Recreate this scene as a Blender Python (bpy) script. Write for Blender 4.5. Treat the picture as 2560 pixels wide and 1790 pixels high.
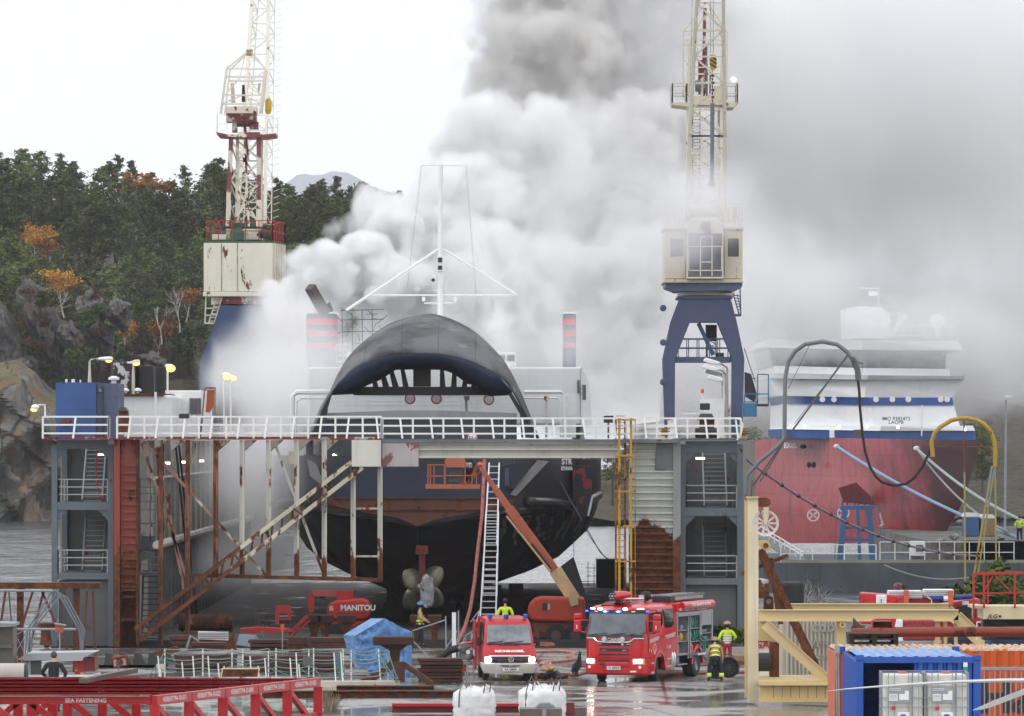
import bpy,bmesh,math,random
from mathutils import Vector,Matrix,noise
R=math.radians
scene=bpy.context.scene
for o in list(bpy.data.objects):
 bpy.data.objects.remove(o)
COL=scene.collection
F=14222.0
HC=9.8
HY=1100.0
cam_data=bpy.data.cameras.new('camera')
cam_data.lens=200.0
cam_data.sensor_width=36.0
cam_data.sensor_fit='HORIZONTAL'
cam_data.shift_y=(HY-895.0)/2560.0
cam_data.clip_start=1.0
cam_data.clip_end=30000.0
cam=bpy.data.objects.new('camera',cam_data)
cam.location=(0,0,HC)
cam.rotation_euler=(R(90),0,0)
COL.objects.link(cam)
scene.camera=cam
SUN_EL,SUN_AZ=R(38),R(-62)
world=bpy.data.worlds.new('World')
scene.world=world
world.use_nodes=True
nt=world.node_tree
nt.nodes.clear()
sky=nt.nodes.new('ShaderNodeTexSky')
sky.sky_type='NISHITA'
sky.sun_disc=False
sky.sun_elevation=SUN_EL
sky.sun_rotation=R(180)+SUN_AZ
sky.dust_density=4.0
sky.air_density=1.0
cloud=nt.nodes.new('ShaderNodeMix')
cloud.data_type='RGBA'
cloud.inputs[0].default_value=0.85
cloud.inputs[7].default_value=(13.8,14.0,14.5,1)
bg=nt.nodes.new('ShaderNodeBackground')
bg.inputs[1].default_value=0.1
wo=nt.nodes.new('ShaderNodeOutputWorld')
nt.links.new(sky.outputs[0],cloud.inputs[6])
nt.links.new(cloud.outputs[2],bg.inputs[0])
nt.links.new(bg.outputs[0],wo.inputs[0])
sun_data=bpy.data.lights.new('sun','SUN')
sun_data.energy=0.9
sun_data.angle=R(14)
sun_data.color=(1.0,0.96,0.90)
sun=bpy.data.objects.new('sun',sun_data)
sun.rotation_euler=(R(90)-SUN_EL,0,SUN_AZ)
COL.objects.link(sun)
scene.view_settings.view_transform='Standard'
scene.view_settings.look='None'
scene.view_settings.exposure=0.0
scene.view_settings.gamma=1.0
scene.view_settings.use_curve_mapping=False
scene.render.engine='CYCLES'
cy=scene.cycles
cy.max_bounces=10
cy.diffuse_bounces=3
cy.glossy_bounces=3
cy.transmission_bounces=4
cy.transparent_max_bounces=12
cy.volume_bounces=6
cy.use_denoising=True
cy.use_adaptive_sampling=True
cy.adaptive_threshold=0.03
cy.volume_step_rate=2.0
cy.volume_max_steps=256
cy.caustics_reflective=False
cy.caustics_refractive=False
def P(px,py,d):
 """photo pixel + distance in metres -> world point"""
 return Vector(((px-1280.0)*d/F,d,HC-(py-HY)*d/F))
MATS={}
def srgb(h):
 h=h.lstrip('#')
 c=[int(h[i:i+2],16)/255 for i in (0,2,4)]
 return tuple(x/12.92 if x<=0.04045 else ((x+0.055)/1.055)**2.4 for x in c)
def C(c):
 return srgb(c)if isinstance(c,str)else c
class NT:
 def __init__(s,name):
  s.m=bpy.data.materials.new(name);s.m.use_nodes=True
  s.t=s.m.node_tree;s.t.nodes.clear()
  s.out=s.t.nodes.new('ShaderNodeOutputMaterial')
  s.b=s.t.nodes.new('ShaderNodeBsdfPrincipled')
  s.t.links.new(s.b.outputs[0],s.out.inputs[0])
  g=s.t.nodes.new('ShaderNodeNewGeometry');s.pos=g.outputs['Position'];s.nrm=g.outputs['Normal']
  s.tc=s.t.nodes.new('ShaderNodeTexCoord');s.obj=s.tc.outputs['Object']
 def n(s,typ,**kw):
  n=s.t.nodes.new(typ)
  for k,v in kw.items():setattr(n,k,v)
  return n
 def put(s,sock,v):
  if hasattr(v,'is_linked')or hasattr(v,'links'):s.t.links.new(v,sock)
  else:
   if isinstance(v,tuple)and len(v)==3 and len(getattr(sock,'default_value',(0,))if hasattr(sock.default_value,'__len__')else (0,))==4:v=(*v,1)
   sock.default_value=v
 def noise(s,scale,detail=4,rough=.6,vec=None,stretch=None,dist=0.0):
  v=vec or s.pos
  if stretch:
   mp=s.n('ShaderNodeMapping');s.t.links.new(v,mp.inputs[0]);mp.inputs['Scale'].default_value=stretch;v=mp.outputs[0]
  n=s.n('ShaderNodeTexNoise');s.t.links.new(v,n.inputs['Vector'])
  n.inputs['Scale'].default_value=scale;n.inputs['Detail'].default_value=detail;n.inputs['Roughness'].default_value=rough
  n.inputs['Distortion'].default_value=dist
  return n.outputs[0]
 def math(s,op,a,b=0.0,c=None,clamp=False):
  n=s.n('ShaderNodeMath',operation=op,use_clamp=clamp)
  s.put(n.inputs[0],a);s.put(n.inputs[1],b)
  if c is not None:s.put(n.inputs[2],c)
  return n.outputs[0]
 def ramp(s,f,lo,hi,a=0.0,b=1.0):
  n=s.n('ShaderNodeMapRange',interpolation_type='SMOOTHSTEP')
  s.put(n.inputs[0],f);s.put(n.inputs[1],lo);s.put(n.inputs[2],hi);s.put(n.inputs[3],a);s.put(n.inputs[4],b)
  return n.outputs[0]
 def mix(s,f,a,b,mode='MIX'):
  n=s.n('ShaderNodeMix',data_type='RGBA',blend_type=mode)
  s.put(n.inputs[0],f);s.put(n.inputs[6],a);s.put(n.inputs[7],b)
  return n.outputs[2]
 def xyz(s,v=None):
  n=s.n('ShaderNodeSeparateXYZ');s.t.links.new(v or s.pos,n.inputs[0]);return n.outputs
 def bump(s,h,strength=.3,dist=.05):
  n=s.n('ShaderNodeBump');n.inputs['Strength'].default_value=strength;n.inputs['Distance'].default_value=dist
  s.t.links.new(h,n.inputs['Height']);s.t.links.new(n.outputs[0],s.b.inputs['Normal'])
 def seams(s,col,dz,dx,w=.03,f=.6,axis=0):
  """plate seams: thin darker weld lines every dz metres of height and dx metres along"""
  p=s.xyz();a=s.math('FRACT',s.math('DIVIDE',p[2],dz));b=s.math('FRACT',s.math('DIVIDE',p[axis],dx))
  m=s.math('MAXIMUM',s.math('LESS_THAN',a,w/dz),s.math('LESS_THAN',b,w/dx))
  return s.mix(s.math('MULTIPLY',m,f),col,k((.02,.02,.02),1))
 def done(s,col,rough=.5,metal=0.0,spec=None):
  s.put(s.b.inputs['Base Color'],col);s.put(s.b.inputs['Roughness'],rough);s.b.inputs['Metallic'].default_value=metal
  if spec is not None:s.b.inputs['Specular IOR Level'].default_value=spec
  return s.m
def k(c,f):
 return tuple(min(1,x*f)for x in c)
RUST=srgb('#6b3a1e');RUSTD=srgb('#3a2013')
def paint(name,col,rust=0.0,rough=.5,metal=0.0,var=.18,scale=1.0,streak=.35,below=None,soft=1.5,rustcol=None,patch=None,spec=None):
 """weathered paint: broad tone changes, run-off streaks, rust where the noise passes a threshold, and
    a rust line (below=z) under which the steel has lost its paint"""
 if name in MATS:return MATS[name]
 c=C(col);s=NT(name)
 big=s.noise(.35*scale,3);fine=s.noise(7*scale,5)
 run=s.noise(2.2*scale,4,stretch=(1,1,.07))
 base=s.mix(s.ramp(big,.3,.7),k(c,1-var),k(c,1+var*.5))
 base=s.mix(s.math('MULTIPLY',s.ramp(run,.5,.75),streak),base,k(c,.55))
 base=s.mix(s.math('MULTIPLY',s.ramp(fine,.55,.8),var),base,k(c,.6))
 rr=rough
 if patch:
  pm=s.ramp(s.noise(.9*scale,6,.65),patch[1],patch[1]+.03)
  base=s.mix(pm,base,C(patch[0]))
 if rust>0 or below is not None:
  rc=C(rustcol)if rustcol else RUST
  rcol=s.mix(s.ramp(s.noise(3*scale,5),.35,.65),rc,k(rc,.38))
  rcol=s.mix(s.ramp(s.noise(11*scale,3),.55,.75),rcol,k(srgb('#a05a22'),.8))
  rn=s.noise(1.7*scale,8,.68,stretch=(1,1,.45))
  thr=.5+(0.5-rust)*.42
  mask=s.ramp(rn,thr,thr+.04)
  if below is not None:
   z=s.xyz()[2]
   h=s.math('DIVIDE',s.math('SUBTRACT',below,z),soft)
   m2=s.math('ADD',h,s.math('MULTIPLY',s.math('SUBTRACT',s.noise(1.1*scale,7,.7,stretch=(1,1,.4)),.5),3.0))
   mask=s.math('MAXIMUM',mask,s.ramp(m2,-.05,.12))
  base=s.mix(mask,base,rcol)
  rr=s.ramp(mask,0,1,rough,.85)
 s.bump(fine,.12,.02)
 MATS[name]=s.done(base,rr,metal,spec)
 return MATS[name]
def plain(name,col,rough=.6,metal=0.0,var=.12,scale=3.0,spec=None,bump=0.0):
 if name in MATS:return MATS[name]
 c=C(col);s=NT(name)
 n=s.noise(scale,5)
 if bump:s.bump(s.noise(scale*3,5),bump,.05)
 MATS[name]=s.done(s.mix(s.ramp(n,.3,.7),k(c,1-var),k(c,1+var)),rough,metal,spec)
 return MATS[name]
def glow(name,col,strength):
 if name in MATS:return MATS[name]
 s=NT(name);c=C(col)
 s.b.inputs['Emission Color'].default_value=(*c,1);s.b.inputs['Emission Strength'].default_value=strength
 MATS[name]=s.done(k(c,.8),.4)
 return MATS[name]
def glassy(name,col='#20262c',rough=.08):
 if name in MATS:return MATS[name]
 s=NT(name);n=s.noise(1.3,3)
 MATS[name]=s.done(s.mix(s.ramp(n,.3,.7),k(C(col),.7),k(C(col),1.4)),rough,0.0,.9)
 return MATS[name]
XF={}
def xf(o):
 return XF.get(o.name,Matrix.Identity(4))if o is not None else Matrix.Identity(4)
def thing(name,label,cat,loc=(0,0,0),rz=0.0,group=None):
 o=bpy.data.objects.new(name,None);COL.objects.link(o)
 o.location=loc;o.rotation_euler=(0,0,rz);o.empty_display_size=.3
 XF[o.name]=Matrix.Translation(Vector(loc))@Matrix.Rotation(rz,4,'Z')
 o['label']=label;o['category']=cat
 if group:o['group']=group
 return o
def tag(o,label=None,cat=None,group=None,kind=None):
 if label:o['label']=label
 if cat:o['category']=cat
 if group:o['group']=group
 if kind:o['kind']=kind
 return o
class MB:
 """collects faces; coordinates are world metres (w=True) or the parent's own frame (w=False)"""
 def __init__(s):s.v=[];s.f=[];s.mi=[];s.cur=0
 def add(s,vs,fs):
  b=len(s.v);s.v+=[tuple(x)for x in vs];s.f+=[tuple(b+i for i in f)for f in fs];s.mi+=[s.cur]*len(fs);return s
 def box(s,x0,x1,y0,y1,z0,z1):
  return s.add([(x,y,z)for x in (x0,x1)for y in (y0,y1)for z in (z0,z1)],[(0,1,3,2),(4,6,7,5),(0,4,5,1),(2,3,7,6),(0,2,6,4),(1,5,7,3)])
 def pbox(s,a,b,c,e,d,dep=.2):
  """pixel rectangle (left, top, right, bottom) at distance d, dep metres deep"""
  p,q=P(a,b,d),P(c,e,d)
  return s.box(min(p.x,q.x),max(p.x,q.x),d,d+dep,min(p.z,q.z),max(p.z,q.z))
 def bar(s,p,q,w=.1,h=None,up=None):
  p,q=Vector(p),Vector(q);h=h or w;t=(q-p)
  if t.length<1e-6:return s
  t.normalize();u=Vector(up or ((0,0,1)if abs(t.z)<.9 else (0,1,0)))
  a=t.cross(u).normalized()*w/2;b=a.cross(t).normalized()*h/2
  vs=[p-a-b,p+a-b,p+a+b,p-a+b,q-a-b,q+a-b,q+a+b,q-a+b]
  return s.add(vs,[(3,2,1,0),(4,5,6,7),(0,1,5,4),(1,2,6,5),(2,3,7,6),(3,0,4,7)])
 def pbar(s,a,b,c,e,d,wpx,d1=None,h=None):
  d1=d1 or d
  return s.bar(P(a,b,d),P(c,e,d1),wpx*d/F,h or wpx*d/F)
 def tube(s,pts,r=.05,n=8,cap=True,r1=None):
  pts=[Vector(p)for p in pts];m=len(pts)
  if m<2:return s
  rings=[];prev=None
  for i,p in enumerate(pts):
   t=(pts[min(i+1,m-1)]-pts[max(i-1,0)])
   t=t.normalized()if t.length>1e-9 else Vector((0,0,1))
   u=prev if prev is not None and abs(prev.dot(t))<.95 else (Vector((0,0,1))if abs(t.z)<.9 else Vector((0,1,0)))
   a=t.cross(u).normalized();b=a.cross(t).normalized();prev=b
   rr=r[i]if isinstance(r,(list,tuple))else (r if r1 is None else r+(r1-r)*i/(m-1))
   rings.append([p+(a*math.cos(2*math.pi*j/n)+b*math.sin(2*math.pi*j/n))*rr for j in range(n)])
  vs=[x for rg in rings for x in rg]
  fs=[(i*n+j,i*n+(j+1)%n,(i+1)*n+(j+1)%n,(i+1)*n+j)for i in range(m-1)for j in range(n)]
  if cap:fs+=[tuple(range(n))[::-1],tuple((m-1)*n+j for j in range(n))]
  return s.add(vs,fs)
 def ptube(s,pts,r=.05,n=6,**kw):
  return s.tube([P(*p)for p in pts],r,n,**kw)
 def poly(s,pts,d,dep=.2):
  """pixel outline at distance d, extruded dep metres away from the camera"""
  return s.prism([P(x,y,d)for x,y in pts],(0,dep,0))
 def prism(s,pts,off):
  pts=[Vector(p)for p in pts];o=Vector(off);n=len(pts)
  a=len(s.v)
  s.add(pts+[p+o for p in pts],[tuple(range(n)),tuple(range(2*n-1,n-1,-1))]+[(i+n,(i+1)%n+n,(i+1)%n,i)[::-1]for i in range(n)])
  return s
 def quad(s,*p):return s.add(p,[tuple(range(len(p)))])
 def lathe(s,c,prof,axis='Z',n=20):
  """prof: (radius, height) pairs; axis Z / Y / X"""
  vs=[]
  for r,h in prof:
   for j in range(n):
    a=2*math.pi*j/n;x,y=r*math.cos(a),r*math.sin(a)
    vs.append(Vector(c)+Vector({'Z':(x,y,h),'Y':(x,h,y),'X':(h,x,y)}[axis]))
  m=len(prof)
  fs=[(i*n+j,i*n+(j+1)%n,(i+1)*n+(j+1)%n,(i+1)*n+j)for i in range(m-1)for j in range(n)]
  if prof[0]==prof[-1]:pass
  elif m==4 and prof[0][0]==prof[-1][0]and prof[0][1]==prof[1][1]and prof[2][1]==prof[3][1]:fs+=[((m-1)*n+j,(m-1)*n+(j+1)%n,(j+1)%n,j)for j in range(n)]
  else:fs+=[tuple(range(n))[::-1],tuple((m-1)*n+j for j in range(n))]
  return s.add(vs,fs)
 def ball(s,c,r,n=12,m=8):
  r=r if isinstance(r,(tuple,list))else (r,r,r);c=Vector(c)
  vs=[c+Vector((0,0,-r[2]))]
  for i in range(1,m):
   ph=-math.pi/2+math.pi*i/m
   for j in range(n):
    a=2*math.pi*j/n
    vs.append(c+Vector((r[0]*math.cos(ph)*math.cos(a),r[1]*math.cos(ph)*math.sin(a),r[2]*math.sin(ph))))
  vs.append(c+Vector((0,0,r[2])));L=len(vs)-1
  fs=[(0,1+(j+1)%n,1+j)for j in range(n)]
  for i in range(m-2):
   fs+=[(1+i*n+j,1+i*n+(j+1)%n,1+(i+1)*n+(j+1)%n,1+(i+1)*n+j)for j in range(n)]
  fs+=[(L,1+(m-2)*n+j,1+(m-2)*n+(j+1)%n)for j in range(n)]
  return s.add(vs,fs)
 def grid(s,rows,close=False):
  """rows of equal length -> a skin of quads"""
  n=len(rows[0]);m=len(rows)
  vs=[p for r in rows for p in r]
  J=n if close else n-1
  return s.add(vs,[(i*n+j,i*n+(j+1)%n,(i+1)*n+(j+1)%n,(i+1)*n+j)for i in range(m-1)for j in range(J)])
 def lattice(s,a0,a1,b0,b1,n,w,cross=True):
  """zigzag bracing between chord a0-a1 and chord b0-b1"""
  a0,a1,b0,b1=map(Vector,(a0,a1,b0,b1))
  for i in range(n):
   p,q=a0.lerp(a1,i/n),a0.lerp(a1,(i+1)/n);r,t=b0.lerp(b1,i/n),b0.lerp(b1,(i+1)/n)
   s.bar(p,r,w)
   if i%2 or cross:s.bar(p,t,w)
   if not i%2 or cross:s.bar(r,q,w)
  s.bar(a1,b1,w);return s
 def build(s,name,mat,parent=None,smooth=False,bevel=0.0,w=True,solid=0.0,sub=0,twoside=False):
  me=bpy.data.meshes.new(name)
  vs=s.v
  if parent is not None and w:
   inv=xf(parent).inverted();vs=[tuple(inv@Vector(v))for v in vs]
  loc=Vector((0,0,0))
  if parent is None and vs:
   xs,ys,zs=[v[0]for v in vs],[v[1]for v in vs],[v[2]for v in vs]
   loc=Vector(((min(xs)+max(xs))/2,(min(ys)+max(ys))/2,min(zs)))
   vs=[(v[0]-loc.x,v[1]-loc.y,v[2]-loc.z)for v in vs]
  me.from_pydata(vs,[],s.f)
  mats=mat if isinstance(mat,(list,tuple))else [mat]
  for m in mats:me.materials.append(m)
  if len(mats)>1:me.polygons.foreach_set('material_index',s.mi)
  bm=bmesh.new();bm.from_mesh(me);bmesh.ops.recalc_face_normals(bm,faces=bm.faces);bm.to_mesh(me);bm.free()
  if smooth:
   me.polygons.foreach_set('use_smooth',[True]*len(me.polygons))
   if smooth!='all':
    try:me.set_sharp_from_angle(angle=R(38))
    except Exception:pass
  o=bpy.data.objects.new(name,me);COL.objects.link(o)
  if parent is not None:o.parent=parent;XF[o.name]=xf(parent)
  else:o.location=loc;XF[o.name]=Matrix.Translation(loc)
  if solid:md=o.modifiers.new('thickness','SOLIDIFY');md.thickness=solid;md.offset=0
  if bevel:md=o.modifiers.new('bevel','BEVEL');md.width=bevel;md.segments=2;md.limit_method='ANGLE';md.harden_normals=False
  if sub:md=o.modifiers.new('smooth','SUBSURF');md.levels=md.render_levels=sub
  return o
def kids(o):return [c for c in bpy.data.objects if c.parent==o]
def copy_thing(o,loc,rz=None,label=None,scale=None):
 r=o.copy();COL.objects.link(r);r.location=loc
 if rz is not None:r.rotation_euler=(0,0,rz)
 if scale:r.scale=scale if isinstance(scale,tuple)else (scale,)*3
 if label:r['label']=label
 XF[r.name]=Matrix.Translation(Vector(loc))@Matrix.Rotation(r.rotation_euler[2],4,'Z')
 for ch in (o.children if len(o.children)else []):
  c=ch.copy();COL.objects.link(c);c.parent=r
  for g in ch.children:
   e=g.copy();COL.objects.link(e);e.parent=c
 return r
def text(body,size,mat,parent,loc,rot=(90,0,0),name='lettering',align='CENTER',ext=.004,bold=0.0,sx=1.0,w=True,shear=0.0):
 cu=bpy.data.curves.new(name,'FONT');cu.body=body;cu.size=size;cu.extrude=ext;cu.align_x=align;cu.align_y='CENTER'
 cu.offset=bold;cu.shear=shear;cu.resolution_u=3
 cu.materials.append(mat)
 o=bpy.data.objects.new(name,cu);COL.objects.link(o)
 M=Matrix.Translation(Vector(loc))@(rot if isinstance(rot,Matrix)else Matrix.Rotation(R(rot[2]),4,'Z')@Matrix.Rotation(R(rot[1]),4,'Y')@Matrix.Rotation(R(rot[0]),4,'X'))@Matrix.Diagonal((sx,1,1,1))
 if parent is not None:
  o.parent=parent
  if w:M=xf(parent).inverted()@M
 o.matrix_local=M
 return o
rnd=random.Random(7)
def U(a,b):return rnd.uniform(a,b)
def arc(cx,cz,rx,rz,a0,a1,n):
 return [(cx+rx*math.cos(R(a0+(a1-a0)*i/n)),cz+rz*math.sin(R(a0+(a1-a0)*i/n)))for i in range(n+1)]
def sag(p,q,drop,n=14):
 p,q=Vector(p),Vector(q)
 return [p.lerp(q,i/n)-Vector((0,0,drop*4*(i/n)*(1-i/n)))for i in range(n+1)]
def railing(mb,pts,h,n_mid=2,post=1.0,r=.03,lean=0.0):
 """posts and rails along a path of world points"""
 pts=[Vector(p)for p in pts]
 for a,b in zip(pts,pts[1:]):
  L=(b-a).length;n=max(1,round(L/post))
  for i in range(n+1):
   q=a.lerp(b,i/n);mb.bar(q,q+Vector((0,0,h)),r*2)
  for j in range(n_mid+1):
   z=Vector((0,0,h*(j+1)/(n_mid+1)));mb.bar(a+z,b+z,r*1.8)
# THE SETTING
def structure(o,kind='structure'):
 o['kind']=kind;return o
ZW=-0.8
s=NT('sea_water')
wv=s.noise(.5,6,.62,stretch=(.8,.16,1));wv2=s.noise(.13,4,stretch=(1,.3,1));w3=s.noise(.02,2,stretch=(1,.3,1))
s.bump(s.math('ADD',s.math('MULTIPLY',wv,.7),wv2),1.0,2.2)
M_WATER=s.done(s.mix(s.ramp(w3,.35,.65),(.05,.056,.06),(.10,.105,.11)),.12,0,.8)
structure(MB().box(-4000,4000,100,9000,ZW-1.2,ZW).build('water',M_WATER))
s=NT('wet_concrete')
n1=s.noise(.16,4,stretch=(1,.35,1));n2=s.noise(1.6,6,.65,stretch=(.5,1,1));n3=s.noise(.42,4,.55,stretch=(.6,.5,1),dist=.6)
br=s.n('ShaderNodeTexBrick');s.t.links.new(s.pos,br.inputs['Vector']);br.inputs['Scale'].default_value=.16
br.inputs['Mortar Size'].default_value=.006;br.inputs['Color1'].default_value=(1,1,1,1);br.inputs['Color2'].default_value=(.93,.93,.93,1);br.inputs['Mortar'].default_value=(.45,.45,.45,1)
ck=s.n('ShaderNodeTexVoronoi',feature='DISTANCE_TO_EDGE');mpp=s.n('ShaderNodeMapping');s.t.links.new(s.pos,mpp.inputs[0]);mpp.inputs['Scale'].default_value=(.16,.05,1);s.t.links.new(mpp.outputs[0],ck.inputs['Vector']);ck.inputs['Scale'].default_value=1.0
wet=s.ramp(n3,.36,.62)
col=s.mix(s.ramp(n2,.3,.7),(.27,.265,.255),(.34,.335,.32))
col=s.mix(s.ramp(n1,.4,.6),col,k((.42,.41,.39),.72))
col=s.mix(wet,col,(.15,.147,.14))
col=s.mix(.75,col,br.outputs[0],'MULTIPLY')
col=s.mix(s.ramp(ck.outputs[0],.004,.012),(.05,.048,.045),col);s.bump(n2,.15,.01)
M_QUAY=s.done(col,s.ramp(wet,0,1,.34,.10),0,.6)
structure(MB().box(-140,140,20,268,-3,0).build('quay',M_QUAY))
M_CONC=plain('grey_concrete',(.33,.32,.30),.7,bump=.2)
structure(MB().box(4.8,40,90,154,0,1.87).build('terrace',M_CONC))
structure(MB().box(-60,-6.1,100,172,0,1.4).build('lower_terrace',M_CONC))
structure(MB().box(7.0,12.3,123.5,128.5,1.87,3.28).build('plinth',M_CONC))
s=NT('hillside')
nn=s.noise(.045,6,.65,dist=.4);nf=s.noise(.5,6,.7);zz=s.xyz(s.nrm)[2]
vor=s.n('ShaderNodeTexVoronoi',feature='DISTANCE_TO_EDGE');s.t.links.new(s.pos,vor.inputs['Vector']);vor.inputs['Scale'].default_value=.085
rock=s.mix(s.ramp(nn,.35,.65),(.11,.105,.10),(.30,.285,.265))
rock=s.mix(s.ramp(s.noise(.09,5,stretch=(1,1,.15)),.55,.7),rock,(.26,.15,.075))
rock=s.mix(s.ramp(nf,.5,.75),rock,(.05,.05,.052))
rock=s.mix(s.ramp(vor.outputs[0],0,.05),(.02,.02,.02),rock)
veg=s.mix(s.ramp(nf,.35,.65),(.022,.026,.012),(.075,.055,.025))
s.bump(nf,1.0,1.2)
M_HILL=s.done(s.mix(s.ramp(s.math('ADD',zz,s.math('MULTIPLY',nn,.55)),.72,.86),rock,veg),.85)
def hill_h(x,y):
 """height of the far hillside"""
 px=1280+x*F/850.0
 top=15.5
 for a,b,h in ((-900,130,17),(130,520,14.5),(520,700,16.5),(700,990,11.5)):pass
 prof=[(-3000,18),(-200,20),(60,19.5),(200,14.5),(320,18.5),(480,19),(560,17.5),(700,17),(880,14.5),(990,11),(1100,5),(1500,2),(1900,2),(2300,3),(4000,4)]
 for (x0,h0),(x1,h1)in zip(prof,prof[1:]):
  if x0<=px<=x1:top=h0+(h1-h0)*(px-x0)/(x1-x0);break
 t=min(1,max(0,(y-772)/75.0))
 n=noise.noise(Vector((x*.05,y*.05,1)))+.5*noise.noise(Vector((x*.13,y*.13,4)))+.25*noise.noise(Vector((x*.33,y*.33,7)))
 st=noise.noise(Vector((x*.02+y*.012,3,5)))
 z=ZW-1.5+(top+2)*(t**.55)+n*3.2*min(1,t*5)+st*2.5*t
 return z+min(40,max(0,y-847)*.115)*(1-min(1,max(0,(px-960)/160.0)))
rows=[]
for j in range(120):
 y=768+(j/119.0)**1.5*420
 rows.append([(x,y,hill_h(x,y))for x in [-140+i*1.35 for i in range(190)]])
structure(MB().grid(rows).build('hillside',M_HILL,smooth=False))
s=NT('boulder_rock');nf=s.noise(.5,7,.7);nn=s.noise(.12,4)
c_=s.mix(s.ramp(nn,.35,.65),(.07,.068,.065),(.17,.165,.155));c_=s.mix(s.ramp(nf,.5,.68),c_,(.03,.03,.028));c_=s.mix(s.math('MULTIPLY',s.ramp(s.noise(.2,5),.55,.7),.7),c_,(.10,.055,.03));s.bump(nf,1.0,1.0);M_HILLR=s.done(c_,.85)
s=NT('cliff_rock')
nn=s.noise(.07,6,.6,stretch=(1,1,.5),dist=.8);nf=s.noise(.6,7,.7,stretch=(1,1,.5))
vor=s.n('ShaderNodeTexVoronoi',feature='DISTANCE_TO_EDGE')
mp=s.n('ShaderNodeMapping');s.t.links.new(s.pos,mp.inputs[0]);mp.inputs['Rotation'].default_value=(0,.7,0);mp.inputs['Scale'].default_value=(.16,.1,.05)
s.t.links.new(mp.outputs[0],vor.inputs['Vector']);vor.inputs['Scale'].default_value=1.0
rock=s.mix(s.ramp(nn,.4,.6),(.075,.073,.07),(.20,.19,.175))
rock=s.mix(s.ramp(s.noise(.14,6,.65,stretch=(1,1,.35),dist=.5),.46,.58),rock,(.20,.095,.035))
rock=s.mix(s.ramp(s.noise(.25,6,.65,stretch=(1,1,.22)),.46,.58),rock,(.03,.028,.027))
rock=s.mix(s.math('MULTIPLY',s.ramp(nf,.45,.7),.7),rock,(.07,.065,.06))
rock=s.mix(s.ramp(vor.outputs[0],0,.02),(.012,.012,.012),rock)
zz=s.xyz(s.nrm)[2]
rock=s.mix(s.math('MULTIPLY',s.ramp(s.math('ADD',zz,s.math('MULTIPLY',nf,.8)),1.15,1.4),.7),rock,(.12,.11,.03))
s.bump(nf,1.0,.7)
M_CLIFF=s.done(rock,.8)
rows=[]
for j in range(90):
 v=j/89.0
 row=[]
 for i in range(90):
  x=-92+i*.56
  edge=max(0.0,1-max(0,(x+66)/23.0))
  top=23.5*edge**.75-2+1.5*noise.noise(Vector((x*.15,0,0)))
  ph=v*1.45
  y=742+26*(1-math.cos(ph))+16*max(0,(x+66)/20)**1.2
  z=ZW-1+(top+1)*math.sin(ph)**.8
  n=noise.noise(Vector((x*.09+z*.07,y*.06,z*.05)))*3.2+noise.noise(Vector((x*.3+z*.22,y*.2,z*.12)))*1.1+abs(noise.noise(Vector((x*.12-z*.13,5,z*.02))))*-5.0+(math.floor((x*.8+z*.9+3*noise.noise(Vector((x*.1,9,z*.1))))/4.0)%3)*1.3
  row.append((x+n*.25,y-n,z))
 rows.append(row)
structure(MB().grid(rows).build('cliff',M_CLIFF,smooth=False))
M_BOULD=M_HILLR
for i,(px,ty,w_,h_,lab)in enumerate(((118,700,92,230,'big steep grey rock slab under the orange birch left on the slope'),(30,760,90,230,'dark rock slab between the cliff and the big slab'),(228,725,74,95,'upper pale cracked boulder in the middle of the slope'),(256,800,62,85,'lower pale cracked boulder below the upper one'),(300,745,60,80,'boulder right of the pale cracked ones'),(60,880,100,80,'round grey rock hump directly above the left lamp'),(380,880,70,50,'low pale rock at the foot of the slope beside the smoke'),(178,800,60,90,'narrow grey rock right of the big slab'))):
 rb=random.Random(i+40);d_=800-i;s_=d_/F;c_=P(px,ty+h_/2,d_);mb=MB()
 rows=[]
 for j in range(25):
  ph=-math.pi/2+math.pi*j/24;row=[]
  for k2 in range(40):
   a=2*math.pi*k2/40;v=Vector((math.cos(ph)*math.cos(a),math.cos(ph)*math.sin(a),math.sin(ph)))
   n=1+.35*noise.noise(v*1.3+Vector((i*7,0,0)))+.16*noise.noise(v*3.5+Vector((0,i*5,0)))-.16*abs(noise.noise(v*2.2+Vector((0,0,i*3))))+.09*noise.noise(v*8+Vector((i,0,0)))
   v=Vector((v.x*w_*.5*s_*n,v.y*7*n,v.z*h_*.5*s_*n));v.x+=v.z*(.35 if i in (0,1,7)else .1)*-1
   row.append(c_+v)
  rows.append(row)
 tag(mb.grid(rows,close=True).build('boulder',M_BOULD),lab,'boulder','boulders on the far slope')
rows=[]
for j in range(14):
 v=j/13.0
 rows.append([(x,700+260*v,ZW-1+(2+26*v**.8*(.55+.5*noise.noise(Vector((x*.02,v*2,2))))*min(1,max(.12,(x-12)/46)))+1.5*noise.noise(Vector((x*.2,v*9,1))))for x in [8+i*2.2 for i in range(90)]])
structure(MB().grid(rows).build('shore',M_HILL))
M_MTN=plain('far_mountain',(.10,.12,.15),.9)
rows=[]
for j in range(10):
 v=j/9.0;row=[]
 for i in range(90):
  px=560+i*6.6
  if px>1150:px=1150
  prof=470-42*math.exp(-((px-845)/75.0)**2)-30*math.exp(-((px-745)/40.0)**2)+60*(abs(px-830)/320.0)**2
  d=14000+1500*v
  p=P(px,1100,d);q=P(px,prof,d)
  row.append((p.x,d,ZW+(q.z+3*noise.noise(Vector((px*.05,0,0)))-ZW)*(v**.6)))
 rows.append(row)
structure(MB().grid(rows).build('mountain',M_MTN))
rows=[]
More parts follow.
